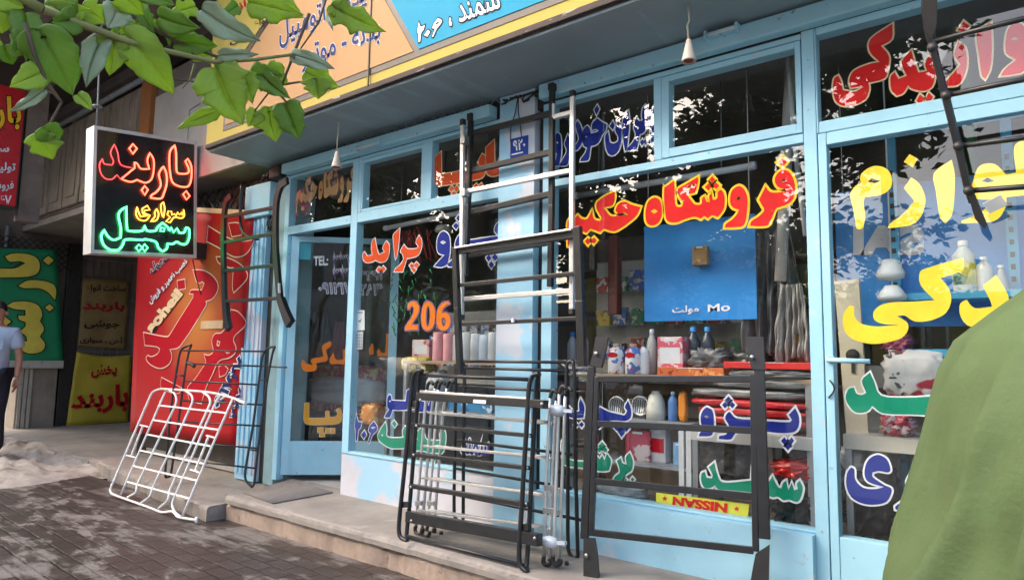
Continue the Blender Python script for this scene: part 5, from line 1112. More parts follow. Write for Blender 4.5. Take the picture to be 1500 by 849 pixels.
for q in range(3): b.bar(tuple(c_), (c_[0]+0.18*math.cos(2.1*q+.5), c_[1]+0.04*math.sin(2.1*q+.5), c_[2]+0.18*math.sin(2.1*q+.5)), 0.03, 0.012, (0, 1, 0), 0.003)
b.lathe([(0.045, -0.02), (0.05, 0), (0.04, 0.02)], tuple(c_), 14, 'Y'); b.build('spokes', M['blackflat'], wheel)
tin = MB(); r = random.Random(2)
for k in range(16):
    x = -4.34+r.uniform(0, 0.45); z = 2.14; y = 3.66+r.uniform(0, .2); tin.tube([(x, y, z), (x+r.uniform(-.05, .05), y, z-r.uniform(.05, .12)), (x+r.uniform(-.12, .12), y, z-r.uniform(.15, .3))], 0.006, 5)
setp(tin.build('red_tinsel', C('red_tinsel', (0.5, 0.01, 0.02), 0.25)), 'red tinsel strands hanging in the upper corner of the left window', 'tinsel')
tn = MB(); r = random.Random(12)
for k in range(60):
    x = -4.3+r.uniform(0, 0.5); z = 1.55+r.uniform(-.22, .3); y = 3.7+r.uniform(0, .15); tn.tube([(x, y, z), (x+r.uniform(-.05, .05), y, z-r.uniform(.02, .08))], 0.006, 4)
setp(tn.build('green_tinsel', C('green_tinsel', (0.02, 0.32, 0.10), 0.25)), 'shiny green tinsel cluster behind the orange lettering in the left window', 'tinsel')
# fluorescent tubes hung inside (unlit)
def tube_lamp(lab, p, q, Y):
    a = onY(*p, Y); c = onY(*q, Y); t = thing('tube_lamp', lab, 'lamp', (a+c)/2)
    MB().tube([tuple(a), tuple(c)], 0.02, 10).build('tube', M['white'], t)
    for e in (a, c): MB().lathe([(0.024, -0.02), (0.024, 0.02)], tuple(e), 10, 'X').build('end_cap', M['white'], t)
    b = MB()
    for u in (0.15, 0.85):
        m_ = a+(c-a)*u; b.tube([(m_[0], m_[1], m_[2]+0.02), (m_[0], m_[1]+0.01, 2.80)], 0.004, 5)
    b.build('hanger', M['greyiron'], t)
tube_lamp('unlit white tube lamp hanging behind the top of the left window', (566, 334), (716, 303), 3.85)
tube_lamp('unlit white tube lamp hanging behind the red lettering of the big window', (843, 287), (1102, 243), 3.85)
rl = thing('round_lamp', 'small round pale lamp behind the top of the blue lettering in the left window', 'lamp', V(onY(650, 336, 3.9)))
c_ = onY(650, 340, 3.9); MB().lathe([(0.07, 0), (0.075, 0.02), (0.06, 0.05), (0.03, 0.06)], tuple(c_), 18).build('shade', C('lamp_grey', (0.5, 0.5, 0.48)), rl); MB().tube([(c_[0], c_[1], c_[2]+.06), (c_[0], c_[1], 2.80)], 0.005, 6).build('cord', M['iron'], rl)
hl = thing('horn_speaker', 'grey horn loudspeaker inside the small window above the door', 'loudspeaker', V(onY(495, 270, 3.75)))
c_ = onY(494, 268, 3.8); MB().lathe([(0.03, 0.22), (0.05, 0.12), (0.09, 0.05), (0.15, -0.02), (0.152, -0.03), (0.14, -0.02), (0.07, 0.05), (0.02, 0.1)], (c_[0], c_[1], c_[2]), 22, 'X').build('horn', C('horn_grey', (0.30, 0.30, 0.31), 0.3), hl)
MB().tube([(c_[0]+.2, c_[1], c_[2]), (c_[0]+.22, c_[1], 2.80)], 0.012, 6).build('bracket', M['iron'], hl)
# right window: shelf with cans and boxes
ys = 3.72; zs = onY(980, 549, ys)[2]
shelf('display_shelf', 'long display shelf with bottles and boxes across the big window', -2.40, -0.93, 3.62, 3.98, zs, M['wood'])
redlab = printed('can_label', (0.74, 0.74, 0.78), (0.08, 0.18, 0.5), (0.6, 0.03, 0.06), 16)
for k, px in enumerate((903, 928)):
    t = bottle(px, 549, 503, 22, ys-0.02, ('left' if k == 0 else 'right')+' white spray bottle with red badge on the shelf behind the black rack', redlab, C('tan_cap', (0.5, 0.3, 0.2)), None, 'bottle', [(0.9, 0), (1, 0.03), (1, 0.74), (0.8, 0.83), (0.45, 0.87), (0.4, 0.9)], 'white spray bottles', zs)
    x0, x1, z0, z1 = span(px-11, px+11, 549, 503, ys-.02)
    b = MB(); r = (x1-x0)/2; c = ((x0+x1)/2, ys-0.02, zs); h = z1-zs
    b.prism([(c[0]+0.62*r*math.cos(q*math.pi/8), c[1]-1.03*r, c[2]+h*0.62+0.05*h*2*math.sin(q*math.pi/8)*0.9) for q in range(16)], (0, 0.02, 0)); b.build('badge', LC['crimson'], t)
bottle(943, 549, 508, 17, ys+0.01, 'white ribbed bottle between the spray bottles and the pink box', M['white'], M['white'], None, 'bottle', [(0.9, 0)]+[(1 if i % 2 else 0.86, 0.06+i*0.085) for i in range(10)]+[(0.5, 0.94), (0.4, 0.95)], None, zs)
bottle(955, 549, 482, 14, ys+0.12, 'tall pale bottle behind the ribbed one', C('pale_bottle', (0.55, 0.55, 0.53)), M['white'], None, 'bottle', None, None, zs)
pack('carton', 'pink and red printed carton on the long shelf in the big window', 963, 1000, 549, 493, ys, printed('pink_red_print', (0.70, 0.12, 0.18), (0.78, 0.55, 0.58), (0.8, 0.72, 0.74), 12), 0.12, zb=zs, band=M['white'])
pack('carton', 'flat orange carton lying at the front of the long shelf', 963, 1060, 549, 538, ys-0.06, printed('orange_flat', (0.62, 0.15, 0.05), (0.7, 0.35, 0.1), (0.3, 0.03, 0.02), 20), 0.1, zb=zs, bev=0.003)
for k, (px, w_) in enumerate(((824, 14), (838, 16), (853, 16))):
    bottle(px, 549, 480+6*(k == 1), w_, 3.80, ('left', 'middle', 'right')[k]+' water bottle of the three clear ones by the blue pillar', C('clear_plastic_%d' % k, [(0.20, 0.28, 0.30), (0.42, 0.42, 0.46), (0.34, 0.36, 0.42)][k], 0.15), C('blue_cap', (0.03, 0.2, 0.55)), None, 'bottle', None, 'clear bottles by the pillar', zs)
for k, px in enumerate((1016, 1037)):
    bottle(px, 549, 478, 20, 3.85, ('left', 'right')[k]+' dark bottle with blue cap standing at the back of the long shelf', C('dark_bottle', (0.03, 0.04, 0.06), 0.2), C('blue_cap2', (0.05, 0.3, 0.7)), None, 'bottle', None, 'dark bottles on the long shelf', zs)
foil('cable_coil', 'bundle of grey hoses lying in front of the dark bottles', 1008, 1060, 541, 512, 3.72, C('hose_grey', (0.16, 0.16, 0.17), 0.3), 0.12, 0.05, 'hose', 15)
foil('plastic_roll', 'dark wrapped roll at the right end of the long shelf', 1062, 1120, 541, 516, 3.8, C('dark_wrap', (0.035, 0.04, 0.038), 0.25), 0.2, 0.03, 'roll', 16)
foil('amber_bottle', 'amber bottle standing at the right end of the big window', 1166, 1188, 531, 487, 3.78, C('amber_glass', (0.32, 0.17, 0.04), 0.2), 0.08, 0.015, 'bottle', 17)
pack('carton', 'long flat red carton on top of the grey wrapped stack', 1060, 1190, 540, 530, 3.62, C('red_carton', (0.62, 0.03, 0.03), 0.35), 0.28, bev=0.003)
# grey and red wrapped stacks: each packet its own thing
zz = [(586, 541, 'grey', 'upper'), ]
for k, (yb, yt) in enumerate(((555, 542), (570, 555), (585, 570))):
    foil('seat_cover_pack', ('top', 'middle', 'bottom')[k]+' grey film wrapped pack in the stack at the right of the big window', 1062-k*28, 1192, yb, yt, 3.60+0.006*k, C('grey_pack', (0.20, 0.20, 0.205), 0.22, var=0.3, scale=12), 0.3, 0.02, 'pack', 20+k)
for k, (yb, yt) in enumerate(((598, 586), (611, 598), (625, 611))):
    foil('seat_cover_pack', ('top', 'middle', 'bottom')[k]+' red folded pack below the grey wrapped stack in the big window', 1006+k*10, 1192, yb, yt, 3.60+0.005*k, C('red_pack', (0.58, 0.025, 0.03), 0.3, var=0.2), 0.3, 0.015, 'pack', 30+k)
zc = onY(1100, 640, 3.60)[2]
shelf('display_shelf', 'white topped display case under the red packs in the big window', -1.56, -0.91, 3.58, 3.95, zc+0.02, C('case_white', (0.55, 0.53, 0.50)), None, 0.06)
foil('red_bag', 'crumpled red bag inside the display case at the right', 1130, 1192, 702, 676, 3.62, C('red_bag', (0.60, 0.02, 0.02), 0.25), 0.2, 0.035, 'bag', 40)
foil('black_sheet', 'black plastic sheeting folded at the bottom right of the big window', 1126, 1194, 768, 715, 3.60, C('black_sheet', (0.03, 0.028, 0.028), 0.22), 0.25, 0.04, 'sheeting', 41)
foil('wrapped_bundle', 'large brown wrapped bundle standing in the dark part of the case', 1025, 1090, 704, 645, 3.72, C('brown_film', (0.12, 0.10, 0.09), 0.3), 0.2, 0.05, 'bundle', 42)
# glass cabinet left of it
cab = thing('glass_cabinet', 'white framed glass cabinet with small goods behind the black rack', 'cabinet', V(onY(950, 712, 3.66)))
a = onY(868, 716, 3.66); c = onY(1014, 716, 3.66); zt2 = onY(940, 617, 3.66)[2]; zb2 = 0.315
for x0, x1 in ((a[0], a[0]+0.03), (c[0]-0.075, c[0]-0.045), (c[0]-0.03, c[0])): MB().box(x0, x1, 3.65, 3.68, zb2, zt2).build('post', C('cab_white', (0.6, 0.6, 0.62)), cab)
for z in (zb2+0.16, zt2-0.01): MB().box(a[0], c[0], 3.655, 3.98, z, z+0.02).build('shelf', C('cab_grey', (0.3, 0.31, 0.33)), cab)
zi2 = zb2+0.18
pack('carton', 'crimson carton with a white figure in the glass cabinet', 916, 952, 676, 630, 3.72, printed('crimson_pack', (0.42, 0.05, 0.09), (0.6, 0.5, 0.5), (0.5, 0.03, 0.06), 8), 0.08, zb=zi2)
pack('carton', 'white carton beside the crimson one in the glass cabinet', 952, 975, 676, 628, 3.74, C('white_carton', (0.62, 0.6, 0.62)), 0.08, band=LC['crimson'], zb=zi2)
pack('carton', 'small light blue carton at the right end of the glass cabinet', 986, 1000, 680, 648, 3.72, C('lightblue_carton', (0.2, 0.45, 0.75)), 0.08, zb=zi2)
foil('wrapped_bundle', 'clear wrapped pale hose at the foot of the big window, left', 874, 940, 728, 708, 3.60, C('pale_wrap', (0.42, 0.43, 0.44), 0.2), 0.1, 0.05, 'bundle', 43)
# round lamps, dome, orange and blue items between the bars
for k, px in enumerate((904, 938)):
    c = onY(px, 594, 3.72); hl = thing('headlamp', ('left', 'right')[k]+' round chrome headlamp behind the upper bars of the black rack', 'headlamp', V(c), 'round headlamps in the big window')
    MB().lathe([(0.055, 0.05), (0.062, 0.0), (0.058, -0.012), (0.05, -0.006), (0.03, 0.012), (0.008, 0.02)], tuple(c), 20, 'Y').build('bowl', M['chrome'], hl)
    b = MB()
    for q in range(7): b.bar((c[0]-0.045+q*0.015, c[1]-0.012, c[2]-0.04), (c[0]-0.045+q*0.015+0.01, c[1]-0.012, c[2]+0.04), 0.004, 0.004)
    b.build('grille', M['blackflat'], hl)
zq = zt2+0.01
bottle(961, 612, 572, 26, 3.74, 'white domed cap standing right of the round headlamps', C('dome_white', (0.72, 0.70, 0.62)), M['white'], None, 'dome', [(1, 0), (1, 0.35), (0.92, 0.6), (0.7, 0.82), (0.4, 0.94), (0.3, 0.95)], None, zq)
bottle(986, 612, 573, 13, 3.72, 'slim blue bottle beside the white dome', C('slim_blue', (0.10, 0.25, 0.6), 0.25), C('slim_cap', (0.5, 0.6, 0.75)), None, 'bottle', None, None, zq)
foil('orange_bottle', 'orange bottle next to the slim blue one', 993, 1004, 612, 574, 3.70, C('orange_bottle', (0.78, 0.28, 0.03), 0.3), 0.05, 0.01, 'bottle', 45, zq)
foil('grey_bag', 'black handled case lying behind the headlamps', 950, 990, 612, 580, 3.85, M['blackflat'], 0.15, 0.02, 'case', 46, zq)
# hanging things in the big window
bp_ = thing('blue_poster', 'large bright blue poster with white writing along its bottom in the big window', 'poster', V(onY(1028, 468, 3.80)))
a = onY(944, 469, 3.80); c = onY(1109, 469, 3.80); zt3 = onY(1028, 322, 3.80)[2]
MB().box(a[0], c[0], 3.80, 3.806, (a[2]+c[2])/2, zt3).build('sheet', mat('poster_blue', (0.02, 0.24, 0.66), 0.35, var=0.08), bp_)
PP = Plane((0, 3.799, 0), (1, 0, 0), (0, 0, 1))
text_quad('Mo', [(1037, 446), (1070, 443), (1070, 455), (1037, 457)], PP, LC['white'], bp_, 0.02, latin=True); text_quad('مولت', [(985, 448), (1024, 446), (1024, 460), (985, 461)], PP, LC['white'], bp_, 0.03)
b = MB(); b.tube([(a[0]+.03, 3.80, zt3), (a[0]+.03, 3.80, 2.8)], 0.003, 4); b.tube([(c[0]-.03, 3.80, zt3), (c[0]-.03, 3.80, 2.8)], 0.003, 4); b.build('string', M['white'], bp_)
drape('hanging_cover', 'grey crumpled plastic cover hanging at the right of the big window', 1084, 1180, 520, 335, 3.85, C('grey_cover', (0.13, 0.13, 0.135), 0.22, var=0.4, scale=7), 5, 0.035, 'plastic cover', 50)
drape('hanging_cover', 'pale clear plastic cover hanging low by the post, right of the grey one', 1135, 1187, 528, 415, 3.74, C('clear_cover', (0.36, 0.34, 0.32), 0.2, var=0.4, scale=9), 5, 0.035, 'plastic cover', 51)
wpst = MB(); p = onY(1163, 225, 3.78); q = onY(1143, 412, 3.78); wpst.tube([(p[0], p[1], 2.80), tuple(q)], 0.032, 12); setp(wpst.build('white_pole', C('pole_white', (0.55, 0.53, 0.50))), 'thick white pole hanging behind the right end of the red lettering', 'pole')
wp2 = MB(); p = onY(1166, 232, 3.70); q = onY(1180, 345, 3.70); wp2.tube([(p[0]-0.03, p[1], 2.79), tuple(p), tuple(q)], 0.013, 8); setp(wp2.build('white_rod', C('rod_white', (0.7, 0.7, 0.7))), 'thin white rod beside the thick pole at the window edge', 'rod')
pack('carton', 'small brown carton hanging in front of the blue poster', 1014, 1036, 388, 360, 3.74, printed('brown_box', (0.36, 0.2, 0.08), (0.2, 0.1, 0.04), (0.5, 0.4, 0.2)), 0.04)
b = MB(); p = onY(868, 350, 3.66); b.box(p[0]-0.02, p[0]+0.02, 3.65, 3.69, onY(868, 395, 3.66)[2], 2.1, 0.004); setp(b.build('black_strap', M['blackflat']), 'black strap hanging behind the end of the red lettering', 'strap')
b = MB(); p = onY(898, 400, 3.8); b.box(p[0]-0.035, p[0]+0.035, 3.79, 3.86, onY(898, 460, 3.8)[2], onY(898, 345, 3.8)[2], 0.01); b.tube([(p[0], 3.82, onY(898, 345, 3.8)[2]), (p[0], 3.82, 2.8)], .004, 4); setp(b.build('hanging_box', C('dark_red_box', (0.13, 0.03, 0.025), 0.4)), 'dark red long box hanging left of the blue poster', 'box')
# yellow plate lying upside down in the window
npl = thing('name_plate', 'yellow plate with upside down red lettering and stars at the window bottom', 'plate', V(onY(1030, 748, 3.565)))
Yn = 3.545; cr = [onY(*q, Yn) for q in ((961, 721), (1097, 738), (1095, 760), (961, 737))]
b = MB(); b.prism([tuple(p) for p in cr], (0, 0.008, 0)); b.build('plate', C('plate_yellow', (0.85, 0.80, 0.07), 0.35), npl)
NPn = Plane((0, Yn-0.001, 0), (1, 0, 0), (0, 0, 1))
text_quad('NISSAN', [(986, 726), (1066, 736.5), (1065, 750.5), (985, 740)], NPn, LC['red'], npl, 0.05, latin=True, flip=True)
for sx, sy in ((974, 729.5), (1079, 744.5)):
    o_ = [[NPn.px(sx+4.3*(1 if q % 2 == 0 else 0.42)*math.sin(math.pi*q/5), sy-4.3*(1 if q % 2 == 0 else 0.42)*math.cos(math.pi*q/5)) for q in range(10)]]
    glyph_mesh('star', o_, NPn, 0.003, LC['red'], npl)
# right hand door: angle shelving, jugs, bulbs, head lamps, blue sheet imitating a reflected board with letters
sb = C('shelving_blue', (0.05, 0.34, 0.58), 0.45)
sh = thing('angle_shelving', 'light blue slotted angle shelving behind the right hand door', 'shelving', (-0.3, 4.3, 0))
for px, Y in ((1312, 3.98), (1486, 3.98)):
    p = onY(px, 400, Y); MB().box(p[0]-0.022, p[0]+0.022, Y, Y+0.04, 0, 2.3).build('upright', sb, sh)
    for k in range(26): b = MB(); b.box(p[0]-0.012, p[0]+0.006, Y-0.003, Y+0.002, 0.6+k*0.06, 0.625+k*0.06); b.build('slot', M['dark'], sh)
for py in (430, 512, 590):
    z = onY(1390, py, 3.9)[2]; MB().box(-0.55, 1.4, 3.78, 4.03, z-0.035, z).build('board', sb, sh)
zj = onY(1390, 430, 3.9)[2]
jug = [(0.9, 0), (1, 0.04), (1, 0.6), (0.9, 0.72), (0.42, 0.86), (0.34, 0.9), (0.34, 0.91)]
bottle(1414, 428, 352, 36, 3.88, 'large pale jug with yellow label on the blue shelving', C('jug_pale', (0.60, 0.66, 0.66), 0.3), M['white'], printed('jug_label', (0.75, 0.66, 0.1), (0.1, 0.3, 0.2), (0.7, 0.68, 0.6), 10), 'jug', jug, None, zj)
bottle(1443, 428, 376, 26, 3.90, 'smaller white jug right of the large one on the shelving', C('jug_white', (0.66, 0.68, 0.7), 0.3), M['white'], None, 'jug', jug, None, zj)
bottle(1468, 428, 388, 24, 3.90, 'grey funnel shaped bottle at the right of the shelving', C('jug_grey', (0.40, 0.44, 0.5), 0.3), M['white'], None, 'bottle', [(1, 0), (0.9, 0.2), (0.4, 0.8), (0.3, 0.9)], None, zj)
for k, (px, yb, yt) in enumerate(((1305, 411, 380), (1307, 442, 418))):
    c0 = onY(px, yb, 3.75); c1 = onY(px, yt, 3.75); h = c1[2]-c0[2]; t = thing('light_bulb', ('upper', 'lower')[k]+' white cone shaped bulb hanging in the right hand door', 'bulb', V(c0), 'hanging bulbs')
    MB().lathe([(0.01, 0), (0.06, 0.1*h), (0.066, 0.35*h), (0.045, 0.75*h), (0.03, h)], tuple(c0), 18).build('shade', M['white'], t)
    MB().tube([tuple(c1), (c1[0], c1[1], 2.80 if k == 0 else c1[2]+0.03)], 0.004, 5).build('cord', M['white'], t)
ph = thing('pale_panel', 'tall cream panel with a keyhole shaped cut-out behind the right hand door', 'panel', V(onY(1245, 590, 3.75)))
pts = [onY(*q, 3.75) for q in ((1222, 412), (1258, 408), (1272, 640), (1240, 640))]
b = MB(); b.prism([tuple(p) for p in pts], (0, 0.03, 0)); b.build('board', C('cream_board', (0.58, 0.52, 0.40), 0.6), ph)
c = onY(1249, 520, 3.745); b = MB(); b.lathe([(0.032, -0.003), (0.032, 0.001)], tuple(c), 18, 'Y'); b.box(c[0]-0.008, c[0]+0.008, 3.742, 3.746, c[2]-0.09, c[2]-0.02); b.build('keyhole', M['dark'], ph)
hb = foil('headlamp_unit', 'white and red car headlamp unit behind the green lettering of the right door', 1292, 1388, 586, 512, 3.72, printed('lamp_unit', (0.70, 0.68, 0.68), (0.45, 0.04, 0.07), (0.10, 0.10, 0.11), 5, 0.2), 0.25, 0.015, 'headlamp', 60)
foil('red_fabric_roll', 'pink speckled pack above the headlamp unit in the right door', 1290, 1332, 514, 490, 3.8, printed('pink_speckle', (0.55, 0.10, 0.2), (0.6, 0.3, 0.36), (0.4, 0.05, 0.1), 50), 0.2, 0.02, 'pack', 61)
zk = onY(1270, 636, 3.66)[2]
shelf('display_shelf', 'cream display shelf low behind the right hand door', -0.79, 0.65, 3.60, 4.0, zk, C('cream_shelf', (0.52, 0.48, 0.42)), None, 0.07)
foil('red_bag', 'small crumpled pink and red bag on the cream shelf in the right door', 1290, 1336, 632, 608, 3.66, printed('pinkred_bag', (0.6, 0.08, 0.12), (0.75, 0.6, 0.62), (0.5, 0.02, 0.04), 18), 0.14, 0.02, 'bag', 62, zk)
foil('white_can', 'grey white canister under the cream shelf in the right door', 1229, 1265, 690, 656, 3.66, C('canister', (0.42, 0.38, 0.38), 0.4), 0.14, 0.01, 'canister', 63)
foil('black_sheet', 'black folded sheeting at the foot of the right hand door', 1234, 1312, 790, 690, 3.66, C('black_sheet2', (0.022, 0.022, 0.024), 0.25), 0.3, 0.05, 'sheeting', 64)
hd = thing('blue_reflection', 'big bright blue banner with large pale mirrored letters inside the right hand door', 'banner', V(onY(1330, 470, 4.06)))
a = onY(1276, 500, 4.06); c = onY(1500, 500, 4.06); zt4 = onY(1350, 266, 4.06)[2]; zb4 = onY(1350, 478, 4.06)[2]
MB().box(onY(1226, 400, 4.06)[0], c[0]+0.35, 4.06, 4.066, zb4, zt4).build('sheet', mat('reflection_blue', (0.035, 0.30, 0.78), 0.4, var=0.15), hd)  # sheet inside the shop imitates the reflection of a board across the road
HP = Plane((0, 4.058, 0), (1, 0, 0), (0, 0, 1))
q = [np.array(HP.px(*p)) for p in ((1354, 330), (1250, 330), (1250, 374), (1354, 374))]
text_world('SAI', q, HP, C('reflection_letter', (0.86, 0.80, 0.80)), hd, 0.06, latin=True)
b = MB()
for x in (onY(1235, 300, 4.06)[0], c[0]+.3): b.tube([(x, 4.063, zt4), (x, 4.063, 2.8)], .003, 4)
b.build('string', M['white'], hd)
grp = thing('green_pole', 'green upright pole inside the top of the right hand door', 'pole', V(onY(1424, 250, 4.2)))
p = onY(1424, 232, 4.2); MB().tube([(p[0], 4.2, onY(1424, 255, 4.2)[2]), (p[0], 4.2, 2.8)], 0.025, 8).build('pole', C('pole_green', (0.02, 0.16, 0.05)), grp); MB().box(p[0], p[0]+0.8, 4.19, 4.22, p[2]+0.22, p[2]+0.26).build('cross_bar', C('pole_green', (0, 0, 0)), grp)
# deep shelving along the back wall
r = random.Random(77)
for k, x in enumerate((-4.9, -3.5, -2.1, -0.7, 0.8)):
    t = shelf('stock_rack', ['first', 'second', 'third', 'fourth', 'fifth'][k]+' tall stock rack from the left along the back wall of the shop', x, x+1.25, 7.2, 7.7, 2.2, M['wood'])
    for z in (0.5, 1.1, 1.7): MB().box(x, x+1.25, 7.2, 7.7, z-0.02, z).build('board', M['wood'], t)
    for z in (0.5, 1.1, 1.7):
        xx = x+0.05
        while xx < x+1.05:
            w_ = r.uniform(0.12, 0.3); h = r.uniform(0.15, 0.5); o = MB().box(xx, xx+w_, 7.24, 7.55, z+0.001, z+h, 0.004).build('stock_box', C('stock_%d' % r.randrange(7), [(0.3, 0.2, 0.1), (0.5, 0.5, 0.5), (0.05, 0.15, 0.4), (0.4, 0.05, 0.05), (0.5, 0.4, 0.1), (0.1, 0.25, 0.15), (0.15, 0.15, 0.16)][r.randrange(7)]))
            setp(o, 'cardboard stock box on a rack along the back wall of the shop', 'box', 'stock boxes on the back racks'); xx += w_+0.02
# counter
ct = thing('counter', 'long wooden counter standing across the middle of the shop floor', 'counter', (-3.2, 5.6, 0))
MB().box(-4.2, -1.2, 5.4, 5.9, 0.0, 0.9, 0.01).build('body', M['wood'], ct); MB().box(-4.25, -1.15, 5.35, 5.95, 0.902, 0.94, 0.01).build('top', M['steel'], ct)

# small packed parts on hooks, deep in the two big windows
r = random.Random(31); words_ = ['first', 'second', 'third', 'fourth', 'fifth', 'sixth', 'seventh', 'eighth', 'ninth', 'tenth']
PK = [printed('blister_%d' % k, c1, c2, c3, 14) for k, (c1, c2, c3) in enumerate((((.6, .05, .05), (.7, .7, .7), (.1, .1, .1)), ((.1, .2, .6), (.7, .7, .7), (.6, .6, .1)), ((.7, .55, .08), (.1, .1, .1), (.6, .1, .05)), ((.65, .65, .66), (.1, .25, .5), (.5, .05, .05)), ((.08, .35, .18), (.7, .7, .7), (.05, .1, .05)), ((.05, .05, .06), (.5, .5, .5), (.6, .1, .1))))]
CN = ['red', 'blue', 'yellow', 'white', 'green', 'black']
for area, xa, xb, zs_, Y, n in (('left', -4.35, -3.0, (1.02, 1.26), 4.35, 10), ('big', -2.75, -1.4, (1.10, 1.36, 1.62), 4.5, 9), ('right', -0.75, 0.6, (0.62, 0.84), 4.15, 8)):
    bd = thing('hook_board', f'pale hook board with rows of small packs inside the {area} window', 'board', ((xa+xb)/2, Y+0.12, 0))
    MB().box(xa-.05, xb+.05, Y+0.12, Y+0.14, zs_[0]-.15, zs_[-1]+.25).build('board', C('board_pale', (0.5, 0.49, 0.46)), bd)
    for sx in (xa, xb): MB().box(sx-.02, sx+.02, Y+0.10, Y+0.16, 0.0, zs_[0]-.15).build('leg', M['steel'], bd)
    for i, z in enumerate(zs_):
        for k in range(n):
            x = xa+(k+.5)*(xb-xa)/n; c = r.randrange(6); h = r.uniform(.11, .17); w_ = (xb-xa)/n*r.uniform(.6, .85)
            t = thing('hanging_pack', f'{CN[c]} pack, {words_[k]} from the left in row {words_[i]} from below, {area} window hook board', 'pack', (x, Y, z), 'packs on the hook boards')
            MB().box(x-w_/2, x+w_/2, Y, Y+.05, z, z+h, .006).build('body', PK[c], t); MB().box(x-.004, x+.004, Y+.05, Y+.12, z+h-.02, z+h-.012).build('hook', M['steel'], t)
# ------------------------------------------------------------------ small things on the front
def pendant(lab, px, ptop, pbot, Y, wide):
    c = onY(px, pbot, Y); tpt = onY(px, ptop, Y); h = tpt[2]-c[2]
    t = thing('lamp_holder', lab, 'lamp holder', V(c)); s = wide
    MB().lathe([(0.70*s, 0.012), (s, 0.0), (s, 0.01), (0.62*s, h*0.55), (0.32*s, h*0.97), (0.12*s, h)], tuple(c), 18).build('socket', C('holder_cream', (0.55, 0.47, 0.40), 0.5), t)
    MB().lathe([(0.62*s, 0.004), (0.66*s, 0.010)], tuple(c), 16).build('socket_ring', C('holder_red', (0.25, 0.03, 0.02), 0.5), t)
    zc = 2.887
    P = [(c[0], c[1], c[2]+h*0.95), (c[0]-0.006, c[1], c[2]+h*1.6), (c[0]+0.006, c[1]-0.004, (c[2]+h+zc)/2), (c[0], c[1], max(zc, c[2]+h+.05))]
    MB().tube(P, 0.0045, 6).build('cord', C('cord_cream', (0.5, 0.45, 0.36), 0.6), t)
pendant('cream cone lamp holder on a cord under the canopy at the right', 1009, 57, 91, 3.05, 0.036)
pendant('cream lamp holder on a long cord above the door transom', 493, 222, 246, 3.05, 0.040)
for lab, p, q, Y in (('short white tube lamp fixed on the beam above the big window', (1037, 55), (1082, 44), 3.385), ('short white lamp batten on the beam above the left window', (527, 219), (560, 208), 3.365)):
    a = onY(*p, Y); c = onY(*q, Y); t = thing('batten_lamp', lab, 'lamp', (a+c)/2)
    MB().bar((a[0], Y-0.012, a[2]), (c[0], Y-0.012, a[2]), 0.03, 0.03, bev=0.006).build('batten', M['blue'], t)
    for e in (a, c): MB().box(e[0]-0.008, e[0]+0.008, Y-0.045, Y+0.004, a[2]-0.022, a[2]+0.02, 0.004).build('bracket', M['blue'], t)
    MB().tube([(a[0], Y-0.034, a[2]-0.004), (c[0], Y-0.034, a[2]-0.004)], 0.012, 10).build('tube', C('tube_white', (0.55, 0.68, 0.74), 0.3), t)
# door mat of woven strips
mat_c = [onZ(*q, 0.0) for q in ((356, 722), (428, 703), (487, 722), (400, 738))]
dm_ = mat('mat_brown', (0.14, 0.12, 0.11), 0.8, var=0.3, scale=30)
tm = thing('door_mat', 'flat grey brown woven door mat on the step before the open door', 'door mat', V(sum(mat_c)/4))
b = MB(); b.prism([(p[0], p[1], 0.002) for p in mat_c], (0, 0, 0.006)); b.build('base', dm_, tm)
b = MB(); n = 26
for k in range(n+1):
    u = k/n; p = mat_c[0]*(1-u)+mat_c[1]*u; q = mat_c[3]*(1-u)+mat_c[2]*u; b.tube([(p[0], p[1], 0.009), (q[0], q[1], 0.009)], 0.0045, 5)
b.build('ribs', C('mat_rib', (0.22, 0.20, 0.19), 0.7), tm)
# small sticker sheets on the left window
st = thing('notice', 'white notice sheet with a small drawing taped inside the left window', 'notice', V(onY(527, 483, W+0.02)))
def sheet_px(cs, Y, mt, nm, par): b = MB(); b.prism([tuple(onY(*c, Y)) for c in cs], (0, 0.001, 0)); return b.build(nm, mt, par)
sheet_px([(521, 455), (534, 454), (534, 483), (521, 484)], W+0.02, M['white'], 'paper', st)
sheet_px([(523.5, 457), (531, 456.6), (531, 458), (523.5, 458.4)], W+0.0195, LC['navy'], 'heading', st); sheet_px([(525, 468), (527, 470), (530, 465), (527.4, 472), (525, 470)], W+0.0195, LC['black'], 'drawing', st)
st = thing('notice', 'pale notice sheet of small boxes below the white one in the left window', 'notice', V(onY(527, 510, W+0.02)))
sheet_px([(521, 486), (532, 485), (531, 511), (520, 512)], W+0.02, C('pale_sheet', (0.55, 0.56, 0.6)), 'paper', st)
for i in range(5):
    for j in range(3): sheet_px([(522+j*3.2, 489+i*4.4), (524.2+j*3.2, 488.8+i*4.4), (524.1+j*3.2, 491.6+i*4.4), (521.9+j*3.2, 491.8+i*4.4)], W+0.0195, C('sheet_ink', (0.25, 0.27, 0.33)), 'printed_box', st)

